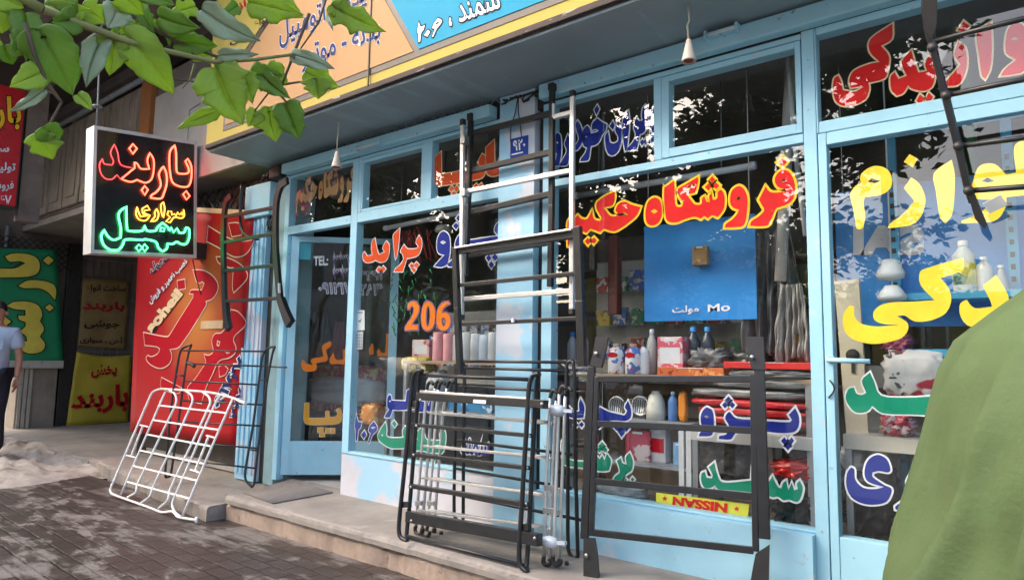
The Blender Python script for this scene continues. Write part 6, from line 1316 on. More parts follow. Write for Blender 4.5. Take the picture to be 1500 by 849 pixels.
# ------------------------------------------------------------------ green cloth cover at the right, draped to a blunt peak
g0 = np.array([0.47, 2.55]); D0 = np.linalg.norm(g0); ac = math.atan2(g0[0], g0[1])
prof = []
for (px, py) in ((1500, 413), (1448, 454), (1396, 497), (1374, 541), (1347, 650), (1322, 750), (1300, 842)):
    d = ray(px, py); k = (g0[1]-0.25)/d[1]; x, y, z = CAM+d*k
    a = math.atan2(x, y); prof.append((D0*math.sin(abs(ac-a)), z))
prof = [(0.03, prof[0][1]+0.42), (0.16, prof[0][1]+0.36), (0.33, prof[0][1]+0.19)]+prof
r_e = prof[-1][0]+(prof[-1][0]-prof[-2][0])/(prof[-1][1]-prof[-2][1])*(ZP+0.01-prof[-1][1]); prof.append((r_e, ZP+0.008))
fine = []
for (r0, z0), (r1, z1) in zip(prof, prof[1:]):
    for q in range(5): fine.append((r0+(r1-r0)*q/5, z0+(z1-z0)*q/5))
fine.append(prof[-1]); rows = []; nseg = 540
r = random.Random(4); fold = [(r.uniform(0, 6.28), r.uniform(0.6, 1.2)) for _ in range(8)]
for rad, z in fine:
    dep = max(0.0, min(1.0, (1.32-z)/1.4)); row = []
    for k in range(nseg+1):
        a = 2*math.pi*(k % nseg)/nseg
        vis = 0.5+0.5*math.cos(a-math.radians(-80))           # softest on the corner that is stretched tight
        ph_ = 21*a+8.5*dep+0.5*math.sin(3*z); w1 = math.sin(ph_+0.85*math.sin(ph_-0.6))+0.35*math.sin(9*a+1.0)
        f = -0.035*dep+0.10*dep**1.3*w1+0.012*dep*math.sin(31*a-2.6*dep+fold[1][0])+0.012*math.sin(5*a+7*z)+0.007*math.sin(13*z+4*a)+0.004*math.sin(31*z-17*a)
        tight = math.exp(-((math.atan2(math.sin(a-3.30), math.cos(a-3.30)))/0.20)**2)
        f *= 1-0.9*tight
        x = g0[0]+(rad+f)*math.cos(a); y = g0[1]+(rad+f)*math.sin(a)
        row.append((x, y, max(z, 0.006) if y > 2.80 else z))
    rows.append(row)
cv = MB().sheet(rows)
green_cloth = mat('green_canvas', (0.105, 0.152, 0.062), 0.72, var=0.10, scale=3, bump=0.25, bscale=60, spec=0.2, patches=[dict(colr=(0.125, 0.145, 0.07), thr=0.56, soft=0.14, sca=2.5, amount=0.6), dict(colr=(0.11, 0.178, 0.075), thr=0.6, soft=0.12, sca=5, amount=0.5, seed=3), dict(colr=(0.07, 0.11, 0.042), thr=0.62, soft=0.15, sca=4, amount=0.35, stretch=(1, 1, 0.25), seed=6)])
o = cv.build('cloth_cover', green_cloth, solid=0.004); setp(o, 'green cloth cover draped to a peak with folds at the right edge', 'cloth cover')

# ------------------------------------------------------------------ man at the left edge
def skin(verts, edges, radii, root=0, sub=2):
    me = bpy.data.meshes.new('s'); me.from_pydata([tuple(v) for v in verts], edges, [])
    o = bpy.data.objects.new('s', me); col.objects.link(o); o.modifiers.new('skin', 'SKIN'); md = o.modifiers.new('sub', 'SUBSURF'); md.levels = sub; md.render_levels = sub
    for i, rr in enumerate(radii): me.skin_vertices[0].data[i].radius = (rr, rr) if not isinstance(rr, tuple) else rr
    me.skin_vertices[0].data[root].use_root = True
    ev = bpy.data.meshes.new_from_object(o.evaluated_get(bpy.context.evaluated_depsgraph_get()))
    vs = [v.co[:] for v in ev.vertices]; fs = [list(p.vertices) for p in ev.polygons]
    bpy.data.objects.remove(o); bpy.data.meshes.remove(me); bpy.data.meshes.remove(ev); return vs, fs
pd = ray(-12, 560); foot = CAM+pd*(7.6/FPX); PX, PYY = foot[0], foot[1]; PZ = -0.115
Lf = np.array([0.55, 0.835, 0]); Fw = np.array([0.835, -0.55, 0])       # his left, and forward
def bp3(l, f, z): return np.array([PX, PYY, PZ])+Lf*l+Fw*f+np.array([0, 0, z])
J = dict(pel=(0, 0, .93), sp1=(0, 0, 1.08), sp2=(0, .01, 1.26), ch=(0, 0, 1.40), nk=(0, 0, 1.50), hd0=(0, .01, 1.56), hd1=(0, .02, 1.63), hd2=(0, .012, 1.70),
         sl=(.17, -.01, 1.42), el=(.235, -.03, 1.14), wl=(.25, .05, .90), sr=(-.17, -.01, 1.42), er=(-.235, -.02, 1.14), wr=(-.24, .04, .90),
         hl=(.09, 0, .90), kl=(.10, .10, .50), al=(.10, .02, .09), fl=(.11, .15, .035), hr=(-.09, 0, .90), kr=(-.10, .04, .50), ar=(-.10, -.14, .10), fr=(-.11, -.01, .035))
keys = list(J); ix = {k: i for i, k in enumerate(keys)}
E_ = [('pel', 'sp1'), ('sp1', 'sp2'), ('sp2', 'ch'), ('ch', 'nk'), ('nk', 'hd0'), ('hd0', 'hd1'), ('hd1', 'hd2'), ('ch', 'sl'), ('sl', 'el'), ('el', 'wl'), ('ch', 'sr'), ('sr', 'er'), ('er', 'wr'), ('pel', 'hl'), ('hl', 'kl'), ('kl', 'al'), ('al', 'fl'), ('pel', 'hr'), ('hr', 'kr'), ('kr', 'ar'), ('ar', 'fr')]
rad = dict(pel=.13, sp1=.125, sp2=.14, ch=.13, nk=.055, hd0=.068, hd1=.085, hd2=.075, sl=.058, el=.042, wl=.028, sr=.058, er=.042, wr=.028, hl=.09, kl=.06, al=.042, fl=.036, hr=.09, kr=.06, ar=.042, fr=.036)
man = thing('person', 'man in a light blue short sleeved shirt and dark trousers walking at the left edge', 'person', (PX, PYY, PZ))
vs, fs = skin([bp3(*J[k]) for k in keys], [(ix[a], ix[b]) for a, b in E_], [rad[k] for k in keys])
body = MB(); body.add(vs, fs, True)
skin_m = mat('skin', (0.42, 0.22, 0.14), 0.5, var=0.08, scale=12)
for s, wk in ((1, 'wl'), (-1, 'wr')):                                    # palms with five separate bent fingers
    w_ = J[wk]; hv = [(w_[0], w_[1], w_[2]), (w_[0], w_[1]+.006, w_[2]-.05), (w_[0]-.002*s, w_[1]+.012, w_[2]-.092)]
    a, f = skin([bp3(*v) for v in hv], [(0, 1), (1, 2)], [(.028, .022), (.036, .019), (.038, .016)], sub=2); body.add(a, f, True)
    for k in range(4):
        ln = (.062, .072, .068, .054)[k]; f0 = w_[1]+.040-.019*k; z0 = w_[2]-.088
        body.tube([tuple(bp3(w_[0], f0, z0)), tuple(bp3(w_[0]-.004*s, f0+.002, z0-ln*.45)), tuple(bp3(w_[0]-.014*s, f0+.002, z0-ln*.78)), tuple(bp3(w_[0]-.026*s, f0, z0-ln))], [.0095, .009, .0082, .0062], 8)
    body.tube([tuple(bp3(w_[0], w_[1]+.025, w_[2]-.03)), tuple(bp3(w_[0]-.008*s, w_[1]+.052, w_[2]-.062)), tuple(bp3(w_[0]-.016*s, w_[1]+.058, w_[2]-.098))], [.012, .0105, .0075], 8)
nose = bp3(0, .11, 1.635); body.tube([tuple(bp3(0, .092, 1.665)), tuple(bp3(0, .118, 1.628)), tuple(bp3(0, .092, 1.617))], [.008, .014, .007], 8)
for s in (1, -1): body.lathe([(0.002, -0.008), (0.02, -0.004), (0.022, 0.004), (0.004, 0.008)], tuple(bp3(.083*s, .005, 1.64)), 10, 'X')
body.tube([tuple(bp3(-.025, .094, 1.585)), tuple(bp3(0, .102, 1.583)), tuple(bp3(.025, .094, 1.585))], [.004, .006, .004], 6)
body.build('body', skin_m, man)
for s in (1, -1):
    e = MB(); e.lathe([(0.001, -0.009), (0.008, -0.006), (0.01, 0), (0.008, 0.006), (0.001, 0.009)], tuple(bp3(.031*s, .085, 1.652)), 8); e.build('eye', C('eye_dark', (0.03, 0.02, 0.015), 0.2), man)
    e = MB(); e.tube([tuple(bp3(.014*s, .096, 1.673)), tuple(bp3(.034*s, .094, 1.677)), tuple(bp3(.052*s, .082, 1.670))], .005, 6); e.build('eyebrow', C('hair_black', (0.015, 0.012, 0.01), 0.5), man)
hv, hf = skin([bp3(0, -.03, 1.60), bp3(0, -.025, 1.68), bp3(0, -.005, 1.735), bp3(0, .055, 1.74)], [(0, 1), (1, 2), (2, 3)], [.072, .088, .075, .05]); MB().add(hv, hf, True).build('hair', C('hair_black', (0, 0, 0)), man)
sk = ['pel', 'sp1', 'sp2', 'ch', 'sl', 'el', 'sr', 'er', 'nk']; J2 = dict(J); J2['el'] = (.215, -.022, 1.22); J2['er'] = (-.215, -.018, 1.22); J2['pel'] = (0, 0, .90); J2['nk'] = (0, 0, 1.475)
ii = {k: i for i, k in enumerate(sk)}; r2 = dict(pel=.165, sp1=.155, sp2=.16, ch=.145, sl=.082, el=.088, sr=.082, er=.088, nk=.068)
a, f = skin([bp3(*J2[k]) for k in sk], [(ii[p], ii[q]) for p, q in E_ if p in ii and q in ii], [r2[k] for k in sk]); MB().add(a, f, True).build('shirt', mat('shirt_blue', (0.40, 0.52, 0.66), 0.8, var=0.08, scale=14, bump=0.5, bscale=22), man)
for s, sh_ in ((1, 'el'), (-1, 'er')):
    pass
b = MB(); c0 = [(-.0+.05, .178, 1.34), (.135, .165, 1.34), (.135, .168, 1.22), (.05, .182, 1.22)]; b.prism([tuple(bp3(*q)) for q in c0], tuple(Fw*0.006)); b.build('pocket', C('shirt_pocket', (0.36, 0.48, 0.62), 0.8), man)
sk = ['pel', 'hl', 'kl', 'al', 'hr', 'kr', 'ar']; J3 = dict(J); J3['al'] = (.10, .02, .08); J3['ar'] = (-.10, -.14, .09); ii = {k: i for i, k in enumerate(sk)}; r3 = dict(pel=.15, hl=.115, kl=.088, al=.08, hr=.115, kr=.088, ar=.08)
a, f = skin([bp3(*J3[k]) for k in sk], [(ii[p], ii[q]) for p, q in E_ if p in ii and q in ii], [r3[k] for k in sk]); MB().add(a, f, True).build('trousers', C('trouser_navy', (0.012, 0.014, 0.025), 0.8), man)
for k1, k2 in (('al', 'fl'), ('ar', 'fr')):
    p, q = J[k1], J[k2]; a, f = skin([bp3(p[0], p[1]-.05, .045), bp3(p[0], (p[1]+q[1])/2, .05), bp3(q[0], q[1]+.03, .035)], [(0, 1), (1, 2)], [.045, .05, .04]); MB().add(a, f, True).build('shoe', M['blackflat'], man)

# ------------------------------------------------------------------ trees: trunk, limbs, crown of leaf clumps
leaf_m = mat('leaf_green', (0.085, 0.17, 0.03), 0.45, var=0.35, scale=1.2, transl=0.35); leaf_d = mat('leaf_dark', (0.045, 0.10, 0.022), 0.5, var=0.4, scale=1.0, transl=0.3)
bark = mat('bark', (0.14, 0.115, 0.09), 0.85, var=0.35, scale=6, bump=0.8, bscale=14, patches=[dict(colr=(0.28, 0.26, 0.2), thr=0.58, soft=0.06, sca=4, amount=0.7)])
def tree(x, y, h, cr, lab, nleaf, size, seed, zb=ZP, base=None, group=None, lm=None):
    r = random.Random(seed); t = thing('street_tree', lab, 'tree', (x, y, zb), group)
    base = base or h*0.42; lx, ly = r.uniform(-.3, .3), r.uniform(-.2, .2)
    b = MB(); b.tube([(x, y, zb), (x+lx*.3, y+ly*.3, zb+base*.5), (x+lx*.7, y+ly*.7, zb+base), (x+lx, y+ly, zb+h*.8)], [cr*.10, cr*.075, cr*.06, cr*.02], 10)
    ends = []
    for k in range(9):
        a = k*2.4+r.uniform(-.3, .3); L = cr*r.uniform(.55, .95); z0 = zb+base*r.uniform(.85, 1.5); e = (x+lx*.7+L*math.cos(a), y+ly*.7+L*math.sin(a), min(zb+h, z0+L*r.uniform(.2, .8)))
        b.tube([(x+lx*.7, y+ly*.7, z0), (x+lx*.7+.5*L*math.cos(a), y+ly*.7+.5*L*math.sin(a), z0+L*.35), e], [cr*.04, cr*.025, cr*.01], 6); ends.append(e)
    b.build('trunk', bark, t)
    cl = []
    for k in range(46):
        a = r.uniform(0, 6.28); u = r.random()**.5; zz = r.random(); rr = cr*u*math.sin(math.pi*(0.12+0.80*zz))**.6
        cl.append((x+lx+rr*math.cos(a), y+ly+rr*math.sin(a), zb+base*.85+(h-base*.85)*zz, cr*r.uniform(.14, .30)))
    b = MB(); vs = []; fs = []
    for k in range(nleaf):
        cx_, cy_, cz_, cs = cl[r.randrange(len(cl))]; p = Vector((r.gauss(0, 1), r.gauss(0, 1), r.gauss(0, .75)))*cs*.62
        n = Vector((r.gauss(0, .7), r.gauss(0, .7), 1)).normalized(); u = n.orthogonal().normalized(); u.rotate(Matrix.Rotation(r.uniform(0, 6.28), 3, n)); v = n.cross(u); s = size*r.uniform(.6, 1.3)
        c = Vector((cx_, cy_, cz_))+p; i = len(vs)
        vs += [(c+u*s)[:], (c+v*s*.55+n*s*.12)[:], (c-u*s*.8)[:], (c-v*s*.55+n*s*.12)[:]]; fs.append((i, i+1, i+2, i+3))
    b.add(vs, fs); b.build('crown', lm or leaf_m, t)
    return t
tg = 'street trees across the road'
TREES = [(-8.2, -9.4, 10.5, 3.3, 'leafy tree across the road reflected in the top of the big window', 15000, .18, 1, 4.4, leaf_d), (-15.6, -9.6, 11, 3.9, 'wide leafy tree across the road reflected in the left window', 17000, .19, 2, 4.8, leaf_d), (-4.8, -8.6, 9.0, 2.0, 'thin tree across the road reflected over the blue poster', 8000, .14, 3, 3.6, leaf_d),
         (-23.6, -9.6, 11, 3.8, 'farthest tree across the road reflected in the pane over the door', 13000, .2, 4, 4.6, leaf_d), (-2.4, -9.2, 10.5, 1.7, 'tall tree across the road reflected behind the red letters', 7000, .16, 8, 6.6, leaf_d)]  # last tree is unseen, added to keep sky reflection off the red letters
for (x, y, h, cr, lab, n, s, sd_, bs, lm) in TREES: tree(x, y, h, cr, lab, n, s, sd_, base=bs, lm=lm)
for k, (x, h) in enumerate(((-26, 6.5), (-19, 5), (-10.5, 6), (-3.5, 5.5))): tree(x, -15.5+0.5*(k % 2), h, 2.2, ['first', 'second', 'third', 'fourth'][k]+' tree from the left on the far pavement', 2600, .17, 20+k, base=2.0, group=tg)
# ------------------------------------------------------------------ houses across the road, seen in the panes
def house(x0, x1, y, h, mt, lab, nwin, nfl, seed):
    r = random.Random(seed); t = thing('house', lab, 'house', ((x0+x1)/2, y-4, -0.2))
    MB().box(x0, x1, y-8, y, -0.3, h).build('wall', mt, t); MB().box(x0-.2, x1+.2, y-8.2, y+.25, h, h+.3).build('roof', M['concrete'], t)
    for f in range(nfl):
        for k in range(nwin):
            w_ = (x1-x0)/nwin; cx_ = x0+w_*(k+.5); z0 = 1.0+f*3.1
            if z0+1.6 > h: continue
            fr2 = MB().box(cx_-.75, cx_+.75, y+.002, y+.06, z0, z0+1.55).build('window', C('far_frame', (0.5, 0.5, 0.5)), t); MB().box(cx_-.66, cx_+.66, y+.061, y+.075, z0+.09, z0+1.46).build('pane', C('far_pane', (0.03, 0.035, 0.04), 0.1), fr2)
cream = mat('far_cream', (0.74, 0.64, 0.50), 0.8, var=0.08); brick = mat('far_brick', (0.50, 0.29, 0.20), 0.85, var=0.2, scale=2, bump=0.2); greyw = mat('far_grey', (0.45, 0.44, 0.42), 0.8)
house(-52, -36, -19, 9.5, greyw, 'long grey house far down the other side of the road', 5, 3, 1); house(-35, -27, -18, 8.0, cream, 'cream house with dark windows across the road', 4, 2, 2); house(-26.5, -17, -19, 3.4, brick, 'low brick house across the road', 3, 1, 3)
house(-16.5, -9, -19, 5.6, cream, 'cream house of two floors opposite the shop', 3, 2, 4); house(-8.5, -1, -20, 3.2, brick, 'low brick house opposite the big window', 3, 1, 5); house(0, 14, -19, 7.5, greyw, 'grey house opposite the right end of the shop', 4, 2, 6)
wl_ = thing('garden_wall', 'low brick garden wall along the far pavement', 'wall', (-15, -16.5, -0.2)); MB().box(-40, 14, -16.9, -16.65, -0.3, 1.5).build('wall', brick, wl_); MB().box(-40.1, 14.1, -16.95, -16.6, 1.5, 1.6).build('coping', M['concrete'], wl_)
# ------------------------------------------------------------------ parked cars, seen in the panes
def car(x, y, mt, lab):
    t = thing('parked_car', lab, 'car', (x, y, -0.33)); z = -0.33
    pr = [(-2.1, .28), (-2.12, .62), (-2.0, .82), (-1.35, .92), (-.75, 1.36), (.65, 1.40), (1.35, .98), (2.05, .88), (2.15, .6), (2.1, .28)]
    rows = []
    for s, k in ((-.80, .92), (-.84, 1.0), (-.62, 1.0), (.62, 1.0), (.84, 1.0), (.80, .92)):
        rows.append([(x+a, y+(s*(0.82 if b_ > 1.0 else 1)), z+b_*(k if b_ < .7 else 1)) for a, b_ in pr])
    m_ = MB(); m_.sheet(rows); m_.add(rows[0], [tuple(range(len(pr)))]); m_.add(rows[-1], [tuple(range(len(pr)))]); m_.build('body', mt, t)
    for s in (-1, 1):
        for q in ([(-1.2, .95), (-.72, 1.30), (-.1, 1.33), (-.1, .95)], [(-.02, .95), (-.02, 1.33), (.6, 1.34), (1.15, .98)]):
            b = MB(); b.prism([(x+a, y+s*.76, z+c_) for a, c_ in q], (0, s*.035, 0)); b.build('window', C('car_glass', (0.02, 0.022, 0.025), 0.05), t)
    for wx in (-1.3, 1.3):
        for s in (-1, 1):
            w_ = MB().lathe([(.2, -.09), (.3, -.08), (.31, 0), (.3, .08), (.2, .09)], (x+wx, y+s*.78, z+.31), 20, 'Y').build('wheel', M['blackflat'], t); MB().lathe([(.05, -.1), (.18, -.095), (.18, .095), (.05, .1)], (x+wx, y+s*.78, z+.31), 14, 'Y').build('rim', M['steel'], w_)
    for sx, mt2 in ((2.12, M['white']), (-2.12, LC['crimson'])):
        for s in (-.6, .6): MB().box(x+sx-.03, x+sx+.03, y+s-.14, y+s+.14, z+.62, z+.76, .01).build('headlight' if sx > 0 else 'tail_light', mt2, t)
car(-8.6, -5.1, C('car_white', (0.72, 0.72, 0.72), 0.2, coat=0.5), 'white car parked at the kerb, mirrored in the left window'); car(-14.2, -5.1, C('car_silver', (0.42, 0.43, 0.45), 0.25, coat=0.5), 'silver car parked farther along the kerb'); 

# ------------------------------------------------------------------ the branch that hangs into the picture, from a young tree left of the camera
def at(px, py, d): v = ray(px, py); return CAM+v/np.linalg.norm(v)*d
bt = thing('leafy_tree', 'young tree whose big lobed green leaves hang across the top left corner', 'tree', (-2.65, -0.15, ZP))
top = at(-60, -40, 1.95)
MB().tube([(-2.75, -0.35, ZP), (-2.72, -0.32, 1.0), (-2.62, -0.22, 1.9), (-2.5, -0.05, 2.35), (-2.3, 0.05, 3.2)], [0.06, 0.052, 0.045, 0.04, 0.02], 10).build('trunk', bark, bt)
twig_m = mat('twig', (0.20, 0.20, 0.07), 0.6, var=0.25, scale=20); twig_d = mat('dark_twig', (0.09, 0.06, 0.04), 0.7, var=0.25)
def zz_(x, y): return (x/3.0, y/3.0)
def br(pts, rr, mt, d0, d1):
    n = len(pts); P = []
    for i, (x, y) in enumerate(pts): P.append(tuple(at(x/3.0, y/3.0, d0+(d1-d0)*i/(n-1))))
    MB().tube(P, [rr*(1-0.6*i/(n-1)) for i in range(n)], 7).build('branch', mt, bt)
MB().tube([(-2.5, -0.05, 2.35), tuple((np.array([-2.5, -0.05, 2.35])+at(-20, -30, 1.9))/2+np.array([0, 0, .08])), tuple(at(-20, -30, 1.9)), tuple(at(63, 14, 1.9))], [0.02, 0.014, 0.011, 0.010], 8).build('branch', twig_m, bt)
br([(190, 40), (370, 112), (560, 182), (720, 222), (940, 272), (1120, 262), (1290, 240)], 0.010, twig_m, 1.9, 2.05)
br([(370, -30), (500, 30), (610, 85), (780, 185), (940, 245), (1010, 262)], 0.008, twig_d, 2.0, 2.05)
br([(110, 100), (150, 240), (200, 350), (270, 450), (222, 540), (212, 590)], 0.005, twig_d, 1.85, 1.85)
br([(270, 450), (235, 410), (190, 402)], 0.0035, twig_d, 1.85, 1.85); br([(1360, 60), (1290, 240), (1240, 372), (1200, 382), (1110, 500)], 0.005, twig_d, 2.05, 2.1); br([(1200, 385), (1250, 440), (1270, 460)], 0.004, twig_d, 2.1, 2.1)
br([(1240, 372), (1320, 360), (1390, 345)], 0.004, twig_d, 2.1, 2.1); br([(1450, -60), (1400, 100), (1290, 260)], 0.004, twig_d, 2.1, 2.05); br([(310, -20), (335, 60), (380, 105)], 0.005, twig_d, 1.95, 1.95); br([(620, 320), (770, 350), (860, 360)], 0.0035, twig_d, 2.05, 2.05); br([(855, 280), (835, 350), (800, 390)], 0.003, twig_m, 2.05, 2.05)
def leaf_mat(nm, c1, c2, tr):
    m = bpy.data.materials.new(nm); m.use_nodes = True; nt = m.node_tree; N = nt.nodes; L = nt.links; b = N['Principled BSDF']
    uv = N.new('ShaderNodeUVMap'); sp = N.new('ShaderNodeSeparateXYZ'); L.new(uv.outputs[0], sp.inputs[0])
    ab = N.new('ShaderNodeMath'); ab.operation = 'ABSOLUTE'; L.new(sp.outputs['X'], ab.inputs[0])
    mid = N.new('ShaderNodeMapRange'); mid.inputs[1].default_value = 0.0; mid.inputs[2].default_value = 0.022; mid.inputs[3].default_value = 1; mid.inputs[4].default_value = 0; L.new(ab.outputs[0], mid.inputs[0])
    k = N.new('ShaderNodeMath'); k.operation = 'MULTIPLY'; k.inputs[1].default_value = 0.9; L.new(ab.outputs[0], k.inputs[0])
    s = N.new('ShaderNodeMath'); s.operation = 'SUBTRACT'; L.new(sp.outputs['Y'], s.inputs[0]); L.new(k.outputs[0], s.inputs[1])
    f = N.new('ShaderNodeMath'); f.operation = 'PINGPONG'; f.inputs[1].default_value = 0.075; L.new(s.outputs[0], f.inputs[0])
    v2 = N.new('ShaderNodeMapRange'); v2.inputs[1].default_value = 0; v2.inputs[2].default_value = 0.008; v2.inputs[3].default_value = 0.35; v2.inputs[4].default_value = 0; L.new(f.outputs[0], v2.inputs[0])
    mx = N.new('ShaderNodeMath'); mx.operation = 'MAXIMUM'; L.new(mid.outputs[0], mx.inputs[0]); L.new(v2.outputs[0], mx.inputs[1])
    tc = N.new('ShaderNodeTexCoord'); n = N.new('ShaderNodeTexNoise'); n.inputs['Scale'].default_value = 14; n.inputs['Detail'].default_value = 5; L.new(tc.outputs['Object'], n.inputs['Vector'])
    c = N.new('ShaderNodeMix'); c.data_type = 'RGBA'; c.inputs[6].default_value = (*c1, 1); c.inputs[7].default_value = (*c2, 1); L.new(n.outputs['Fac'], c.inputs[0])
    c3 = N.new('ShaderNodeMix'); c3.data_type = 'RGBA'; c3.inputs[7].default_value = (min(1, c2[0]*1.5), min(1, c2[1]*1.25), c2[2]*1.6, 1); L.new(mx.outputs[0], c3.inputs[0]); L.new(c.outputs[2], c3.inputs[6])
    L.new(c3.outputs[2], b.inputs['Base Color']); b.inputs['Roughness'].default_value = 0.38
    bp = N.new('ShaderNodeBump'); bp.inputs['Strength'].default_value = 0.5; bp.inputs['Distance'].default_value = 0.002; bp.invert = True; L.new(mx.outputs[0], bp.inputs['Height']); L.new(bp.outputs[0], b.inputs['Normal'])
    t = N.new('ShaderNodeBsdfTranslucent'); L.new(c3.outputs[2], t.inputs[0]); ms = N.new('ShaderNodeMixShader'); ms.inputs[0].default_value = tr
    L.new(b.outputs[0], ms.inputs[1]); L.new(t.outputs[0], ms.inputs[2]); L.new(ms.outputs[0], N['Material Output'].inputs['Surface']); return m
LM = [leaf_mat('leaf_fresh', (0.31, 0.46, 0.07), (0.43, 0.58, 0.10), 0.6), leaf_mat('leaf_deep', (0.18, 0.32, 0.05), (0.26, 0.42, 0.07), 0.58), leaf_mat('leaf_back', (0.30, 0.38, 0.24), (0.38, 0.47, 0.33), 0.3)]
LOBES = [[(0, 0), (-.04, .12), (-.03, .25), (.06, .38), (.18, .46), (.27, .50), (.33, .42), (.36, .36), (.44, .40), (.54, .38), (.64, .30), (.76, .22), (.88, .12), (1, 0)],
         [(0, 0), (-.05, .14), (-.02, .30), (.10, .40), (.25, .43), (.40, .41), (.55, .36), (.68, .28), (.80, .18), (.90, .09), (1, 0)],
         [(0, 0), (-.03, .16), (.04, .34), (.16, .44), (.24, .36), (.34, .32), (.46, .46), (.56, .40), (.62, .28), (.74, .22), (.88, .10), (1, 0)]]
def leaf(x0, y0, x1, y1, wd, d, kind=0, shp=0, seed=0, fold=0.35, curl=0.25):
    r = random.Random(seed); a = at(x0/3.0, y0/3.0, d); e = at(x1/3.0, y1/3.0, d+r.uniform(-.05, .03)); ax = e-a; L = np.linalg.norm(ax); ax /= L
    view = (a-CAM)/np.linalg.norm(a-CAM); side = np.cross(ax, view); side /= np.linalg.norm(side); nrm = np.cross(side, ax); W2 = wd/3.0/FPX*d
    o0 = LOBES[shp]; mxw = max(w_ for _, w_ in o0); vs = []; uv = []; nrow = 5; skw = r.uniform(-.14, .14)
    for sgn in (1, -1):
        jit = [(t+r.uniform(-.02, .02)*(0 < i < len(o0)-1), w_*(1+r.uniform(-.13, .13))) for i, (t, w_) in enumerate(o0)]
        P_ = [np.array(p) for p in jit]; o = []
        for i in range(len(P_)-1):
            p0, p1, p2, p3 = P_[max(i-1, 0)], P_[i], P_[i+1], P_[min(i+2, len(P_)-1)]
            for q in range(3):
                u = q/3; o.append(tuple(0.5*((2*p1)+(p2-p0)*u+(2*p0-5*p1+4*p2-p3)*u*u+(3*p1-p0-3*p2+p3)*u**3)))
        o.append(tuple(P_[-1]))
        for t, w_ in o:
            w_ = max(0.0, w_)*(1+0.03*math.sin(40*t+seed))
            for q in range(nrow):
                u = q/(nrow-1); ww = w_/mxw*W2*0.5*u
                tt = t*u+(min(1, max(0.0, t*0.92+0.02)))*(1-u)
                z = fold*ww*(1-0.5*u)-curl*L*(tt-.3)**2*0.8+0.016*math.sin(9*tt+5*u*sgn+seed)*L*u*1.8+0.02*L*u*u*math.sin(15*tt+seed*1.7)
                p = a+ax*L*tt+side*(sgn*ww+skw*L*math.sin(math.pi*min(1, max(0, tt)))*.35)-nrm*z; vs.append(tuple(p)); uv.append((sgn*u*w_, tt))
    m_ = len(o); fs = []
    for g in range(2):
        for i in range(m_-1):
            for q in range(nrow-1):
                b0 = g*m_*nrow+i*nrow+q; fs.append((b0, b0+1, b0+nrow+1, b0+nrow))
    me = bpy.data.meshes.new('leaf'); me.from_pydata(vs, [], fs); bm = bmesh.new(); bm.from_mesh(me); ul = bm.loops.layers.uv.new('UVMap')
    for f in bm.faces:
        f.smooth = True
        for l in f.loops: l[ul].uv = uv[l.vert.index]
    bmesh.ops.remove_doubles(bm, verts=bm.verts, dist=1e-5); bm.to_mesh(me); bm.free(); me.materials.append(LM[kind])
    ob = bpy.data.objects.new('leaf', me); col.objects.link(ob); ob.parent = bt; ob.matrix_parent_inverse = bt.matrix_basis.inverted()
    md = ob.modifiers.new('thickness', 'SOLIDIFY'); md.thickness = 0.0006
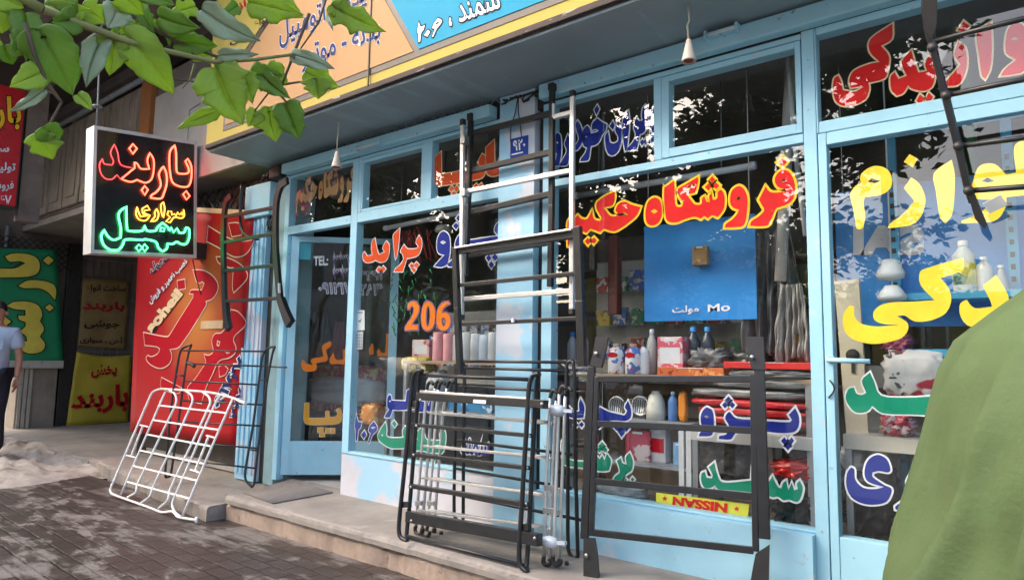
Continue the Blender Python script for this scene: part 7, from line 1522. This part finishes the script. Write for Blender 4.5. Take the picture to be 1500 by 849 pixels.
LEAVES = [(170, 130, 330, 440, 190, 1.85, 1, 1), (110, 60, 115, 275, 120, 1.9, 1, 1), (-30, 60, 15, 165, 90, 1.9, 0, 1), (190, 318, 45, 380, 105, 1.85, 0, 1), (450, 165, 375, 395, 100, 1.95, 2, 1), (495, 165, 480, 345, 130, 1.95, 0, 2),
 (550, 150, 785, 440, 170, 1.95, 0, 1), (950, 300, 1075, 565, 260, 2.0, 0, 0), (1060, 320, 1110, 460, 130, 2.02, 0, 2), (955, 490, 765, 572, 70, 2.1, 0, 1), (1180, 470, 1215, 635, 165, 2.1, 0, 2), (1250, 455, 1320, 625, 140, 2.08, 1, 1),
 (1390, 345, 1400, 440, 150, 2.1, 0, 0), (1285, 240, 1475, 305, 80, 2.05, 2, 1), (965, 245, 1145, 240, 60, 2.0, 2, 1), (890, 45, 1170, 195, 120, 1.95, 2, 1), (1090, 10, 1345, 70, 150, 2.05, 0, 2), (1455, 20, 1515, 85, 90, 2.1, 0, 0),
 (345, 85, 225, 100, 110, 1.92, 1, 1), (360, 30, 470, 110, 130, 1.95, 0, 0), (530, -20, 640, 75, 110, 1.95, 0, 1), (620, -40, 770, 25, 90, 1.95, 1, 1), (175, 585, 240, 715, 130, 1.85, 0, 2), (190, 560, 268, 640, 110, 1.84, 1, 1), (190, 398, 30, 500, 45, 1.85, 2, 1),
 (340, 415, 405, 485, 60, 1.86, 0, 1), (660, 130, 560, 165, 90, 2.02, 1, 2), (770, 190, 970, 205, 120, 2.03, 1, 0), (700, 75, 880, 125, 110, 2.02, 1, 1), (860, 30, 730, 75, 90, 2.02, 0, 2), (1110, 330, 1250, 330, 130, 2.08, 1, 0), (1150, 330, 1280, 435, 90, 2.08, 1, 1),
 (1455, 25, 1705, 145, 140, 2.1, 0, 2), (1180, 0, 1345, 85, 120, 2.1, 0, 0), (1170, 300, 1270, 370, 120, 2.1, 0, 1), (-10, -20, 110, 40, 120, 1.9, 0, 0), (250, -30, 330, 80, 130, 1.93, 1, 0), (20, 200, 60, 290, 110, 1.92, 1, 2), (1340, 320, 1500, 390, 130, 2.12, 0, 2), (600, 20, 680, 150, 90, 2.03, 1, 0), (520, 30, 470, 130, 120, 1.97, 2, 1), (230, 60, 400, 40, 110, 1.93, 0, 1), (960, 250, 1060, 330, 90, 2.04, 1, 1), (120, 150, 60, 240, 110, 1.9, 1, 0), (1130, 490, 1090, 560, 90, 2.1, 0, 1)]
rl = random.Random(21)
for q in range(34):                                                        # smaller leaves along the twigs
    j = rl.randrange(len(LEAVES)); x0, y0 = LEAVES[j][0]+rl.uniform(-60, 60), LEAVES[j][1]+rl.uniform(-45, 45); an = rl.uniform(0.2, 2.9); ln = rl.uniform(60, 120)
    if y0 > 420: continue
    LEAVES.append((x0, y0, x0+ln*math.cos(an), y0+ln*math.sin(an), ln*rl.uniform(.45, .8), LEAVES[j][5]+rl.uniform(.0, .10), rl.choice((0, 0, 1, 2)), rl.randrange(3)))
for i, (x0, y0, x1, y1, wd, d, k, s) in enumerate(LEAVES): leaf(x0, y0, x0+(x1-x0)*.94, y0+(y1-y0)*.94, wd*.84, d, k, s, i, fold=0.15+0.5*((i*37) % 10)/10, curl=0.1+0.5*((i*53) % 10)/10)
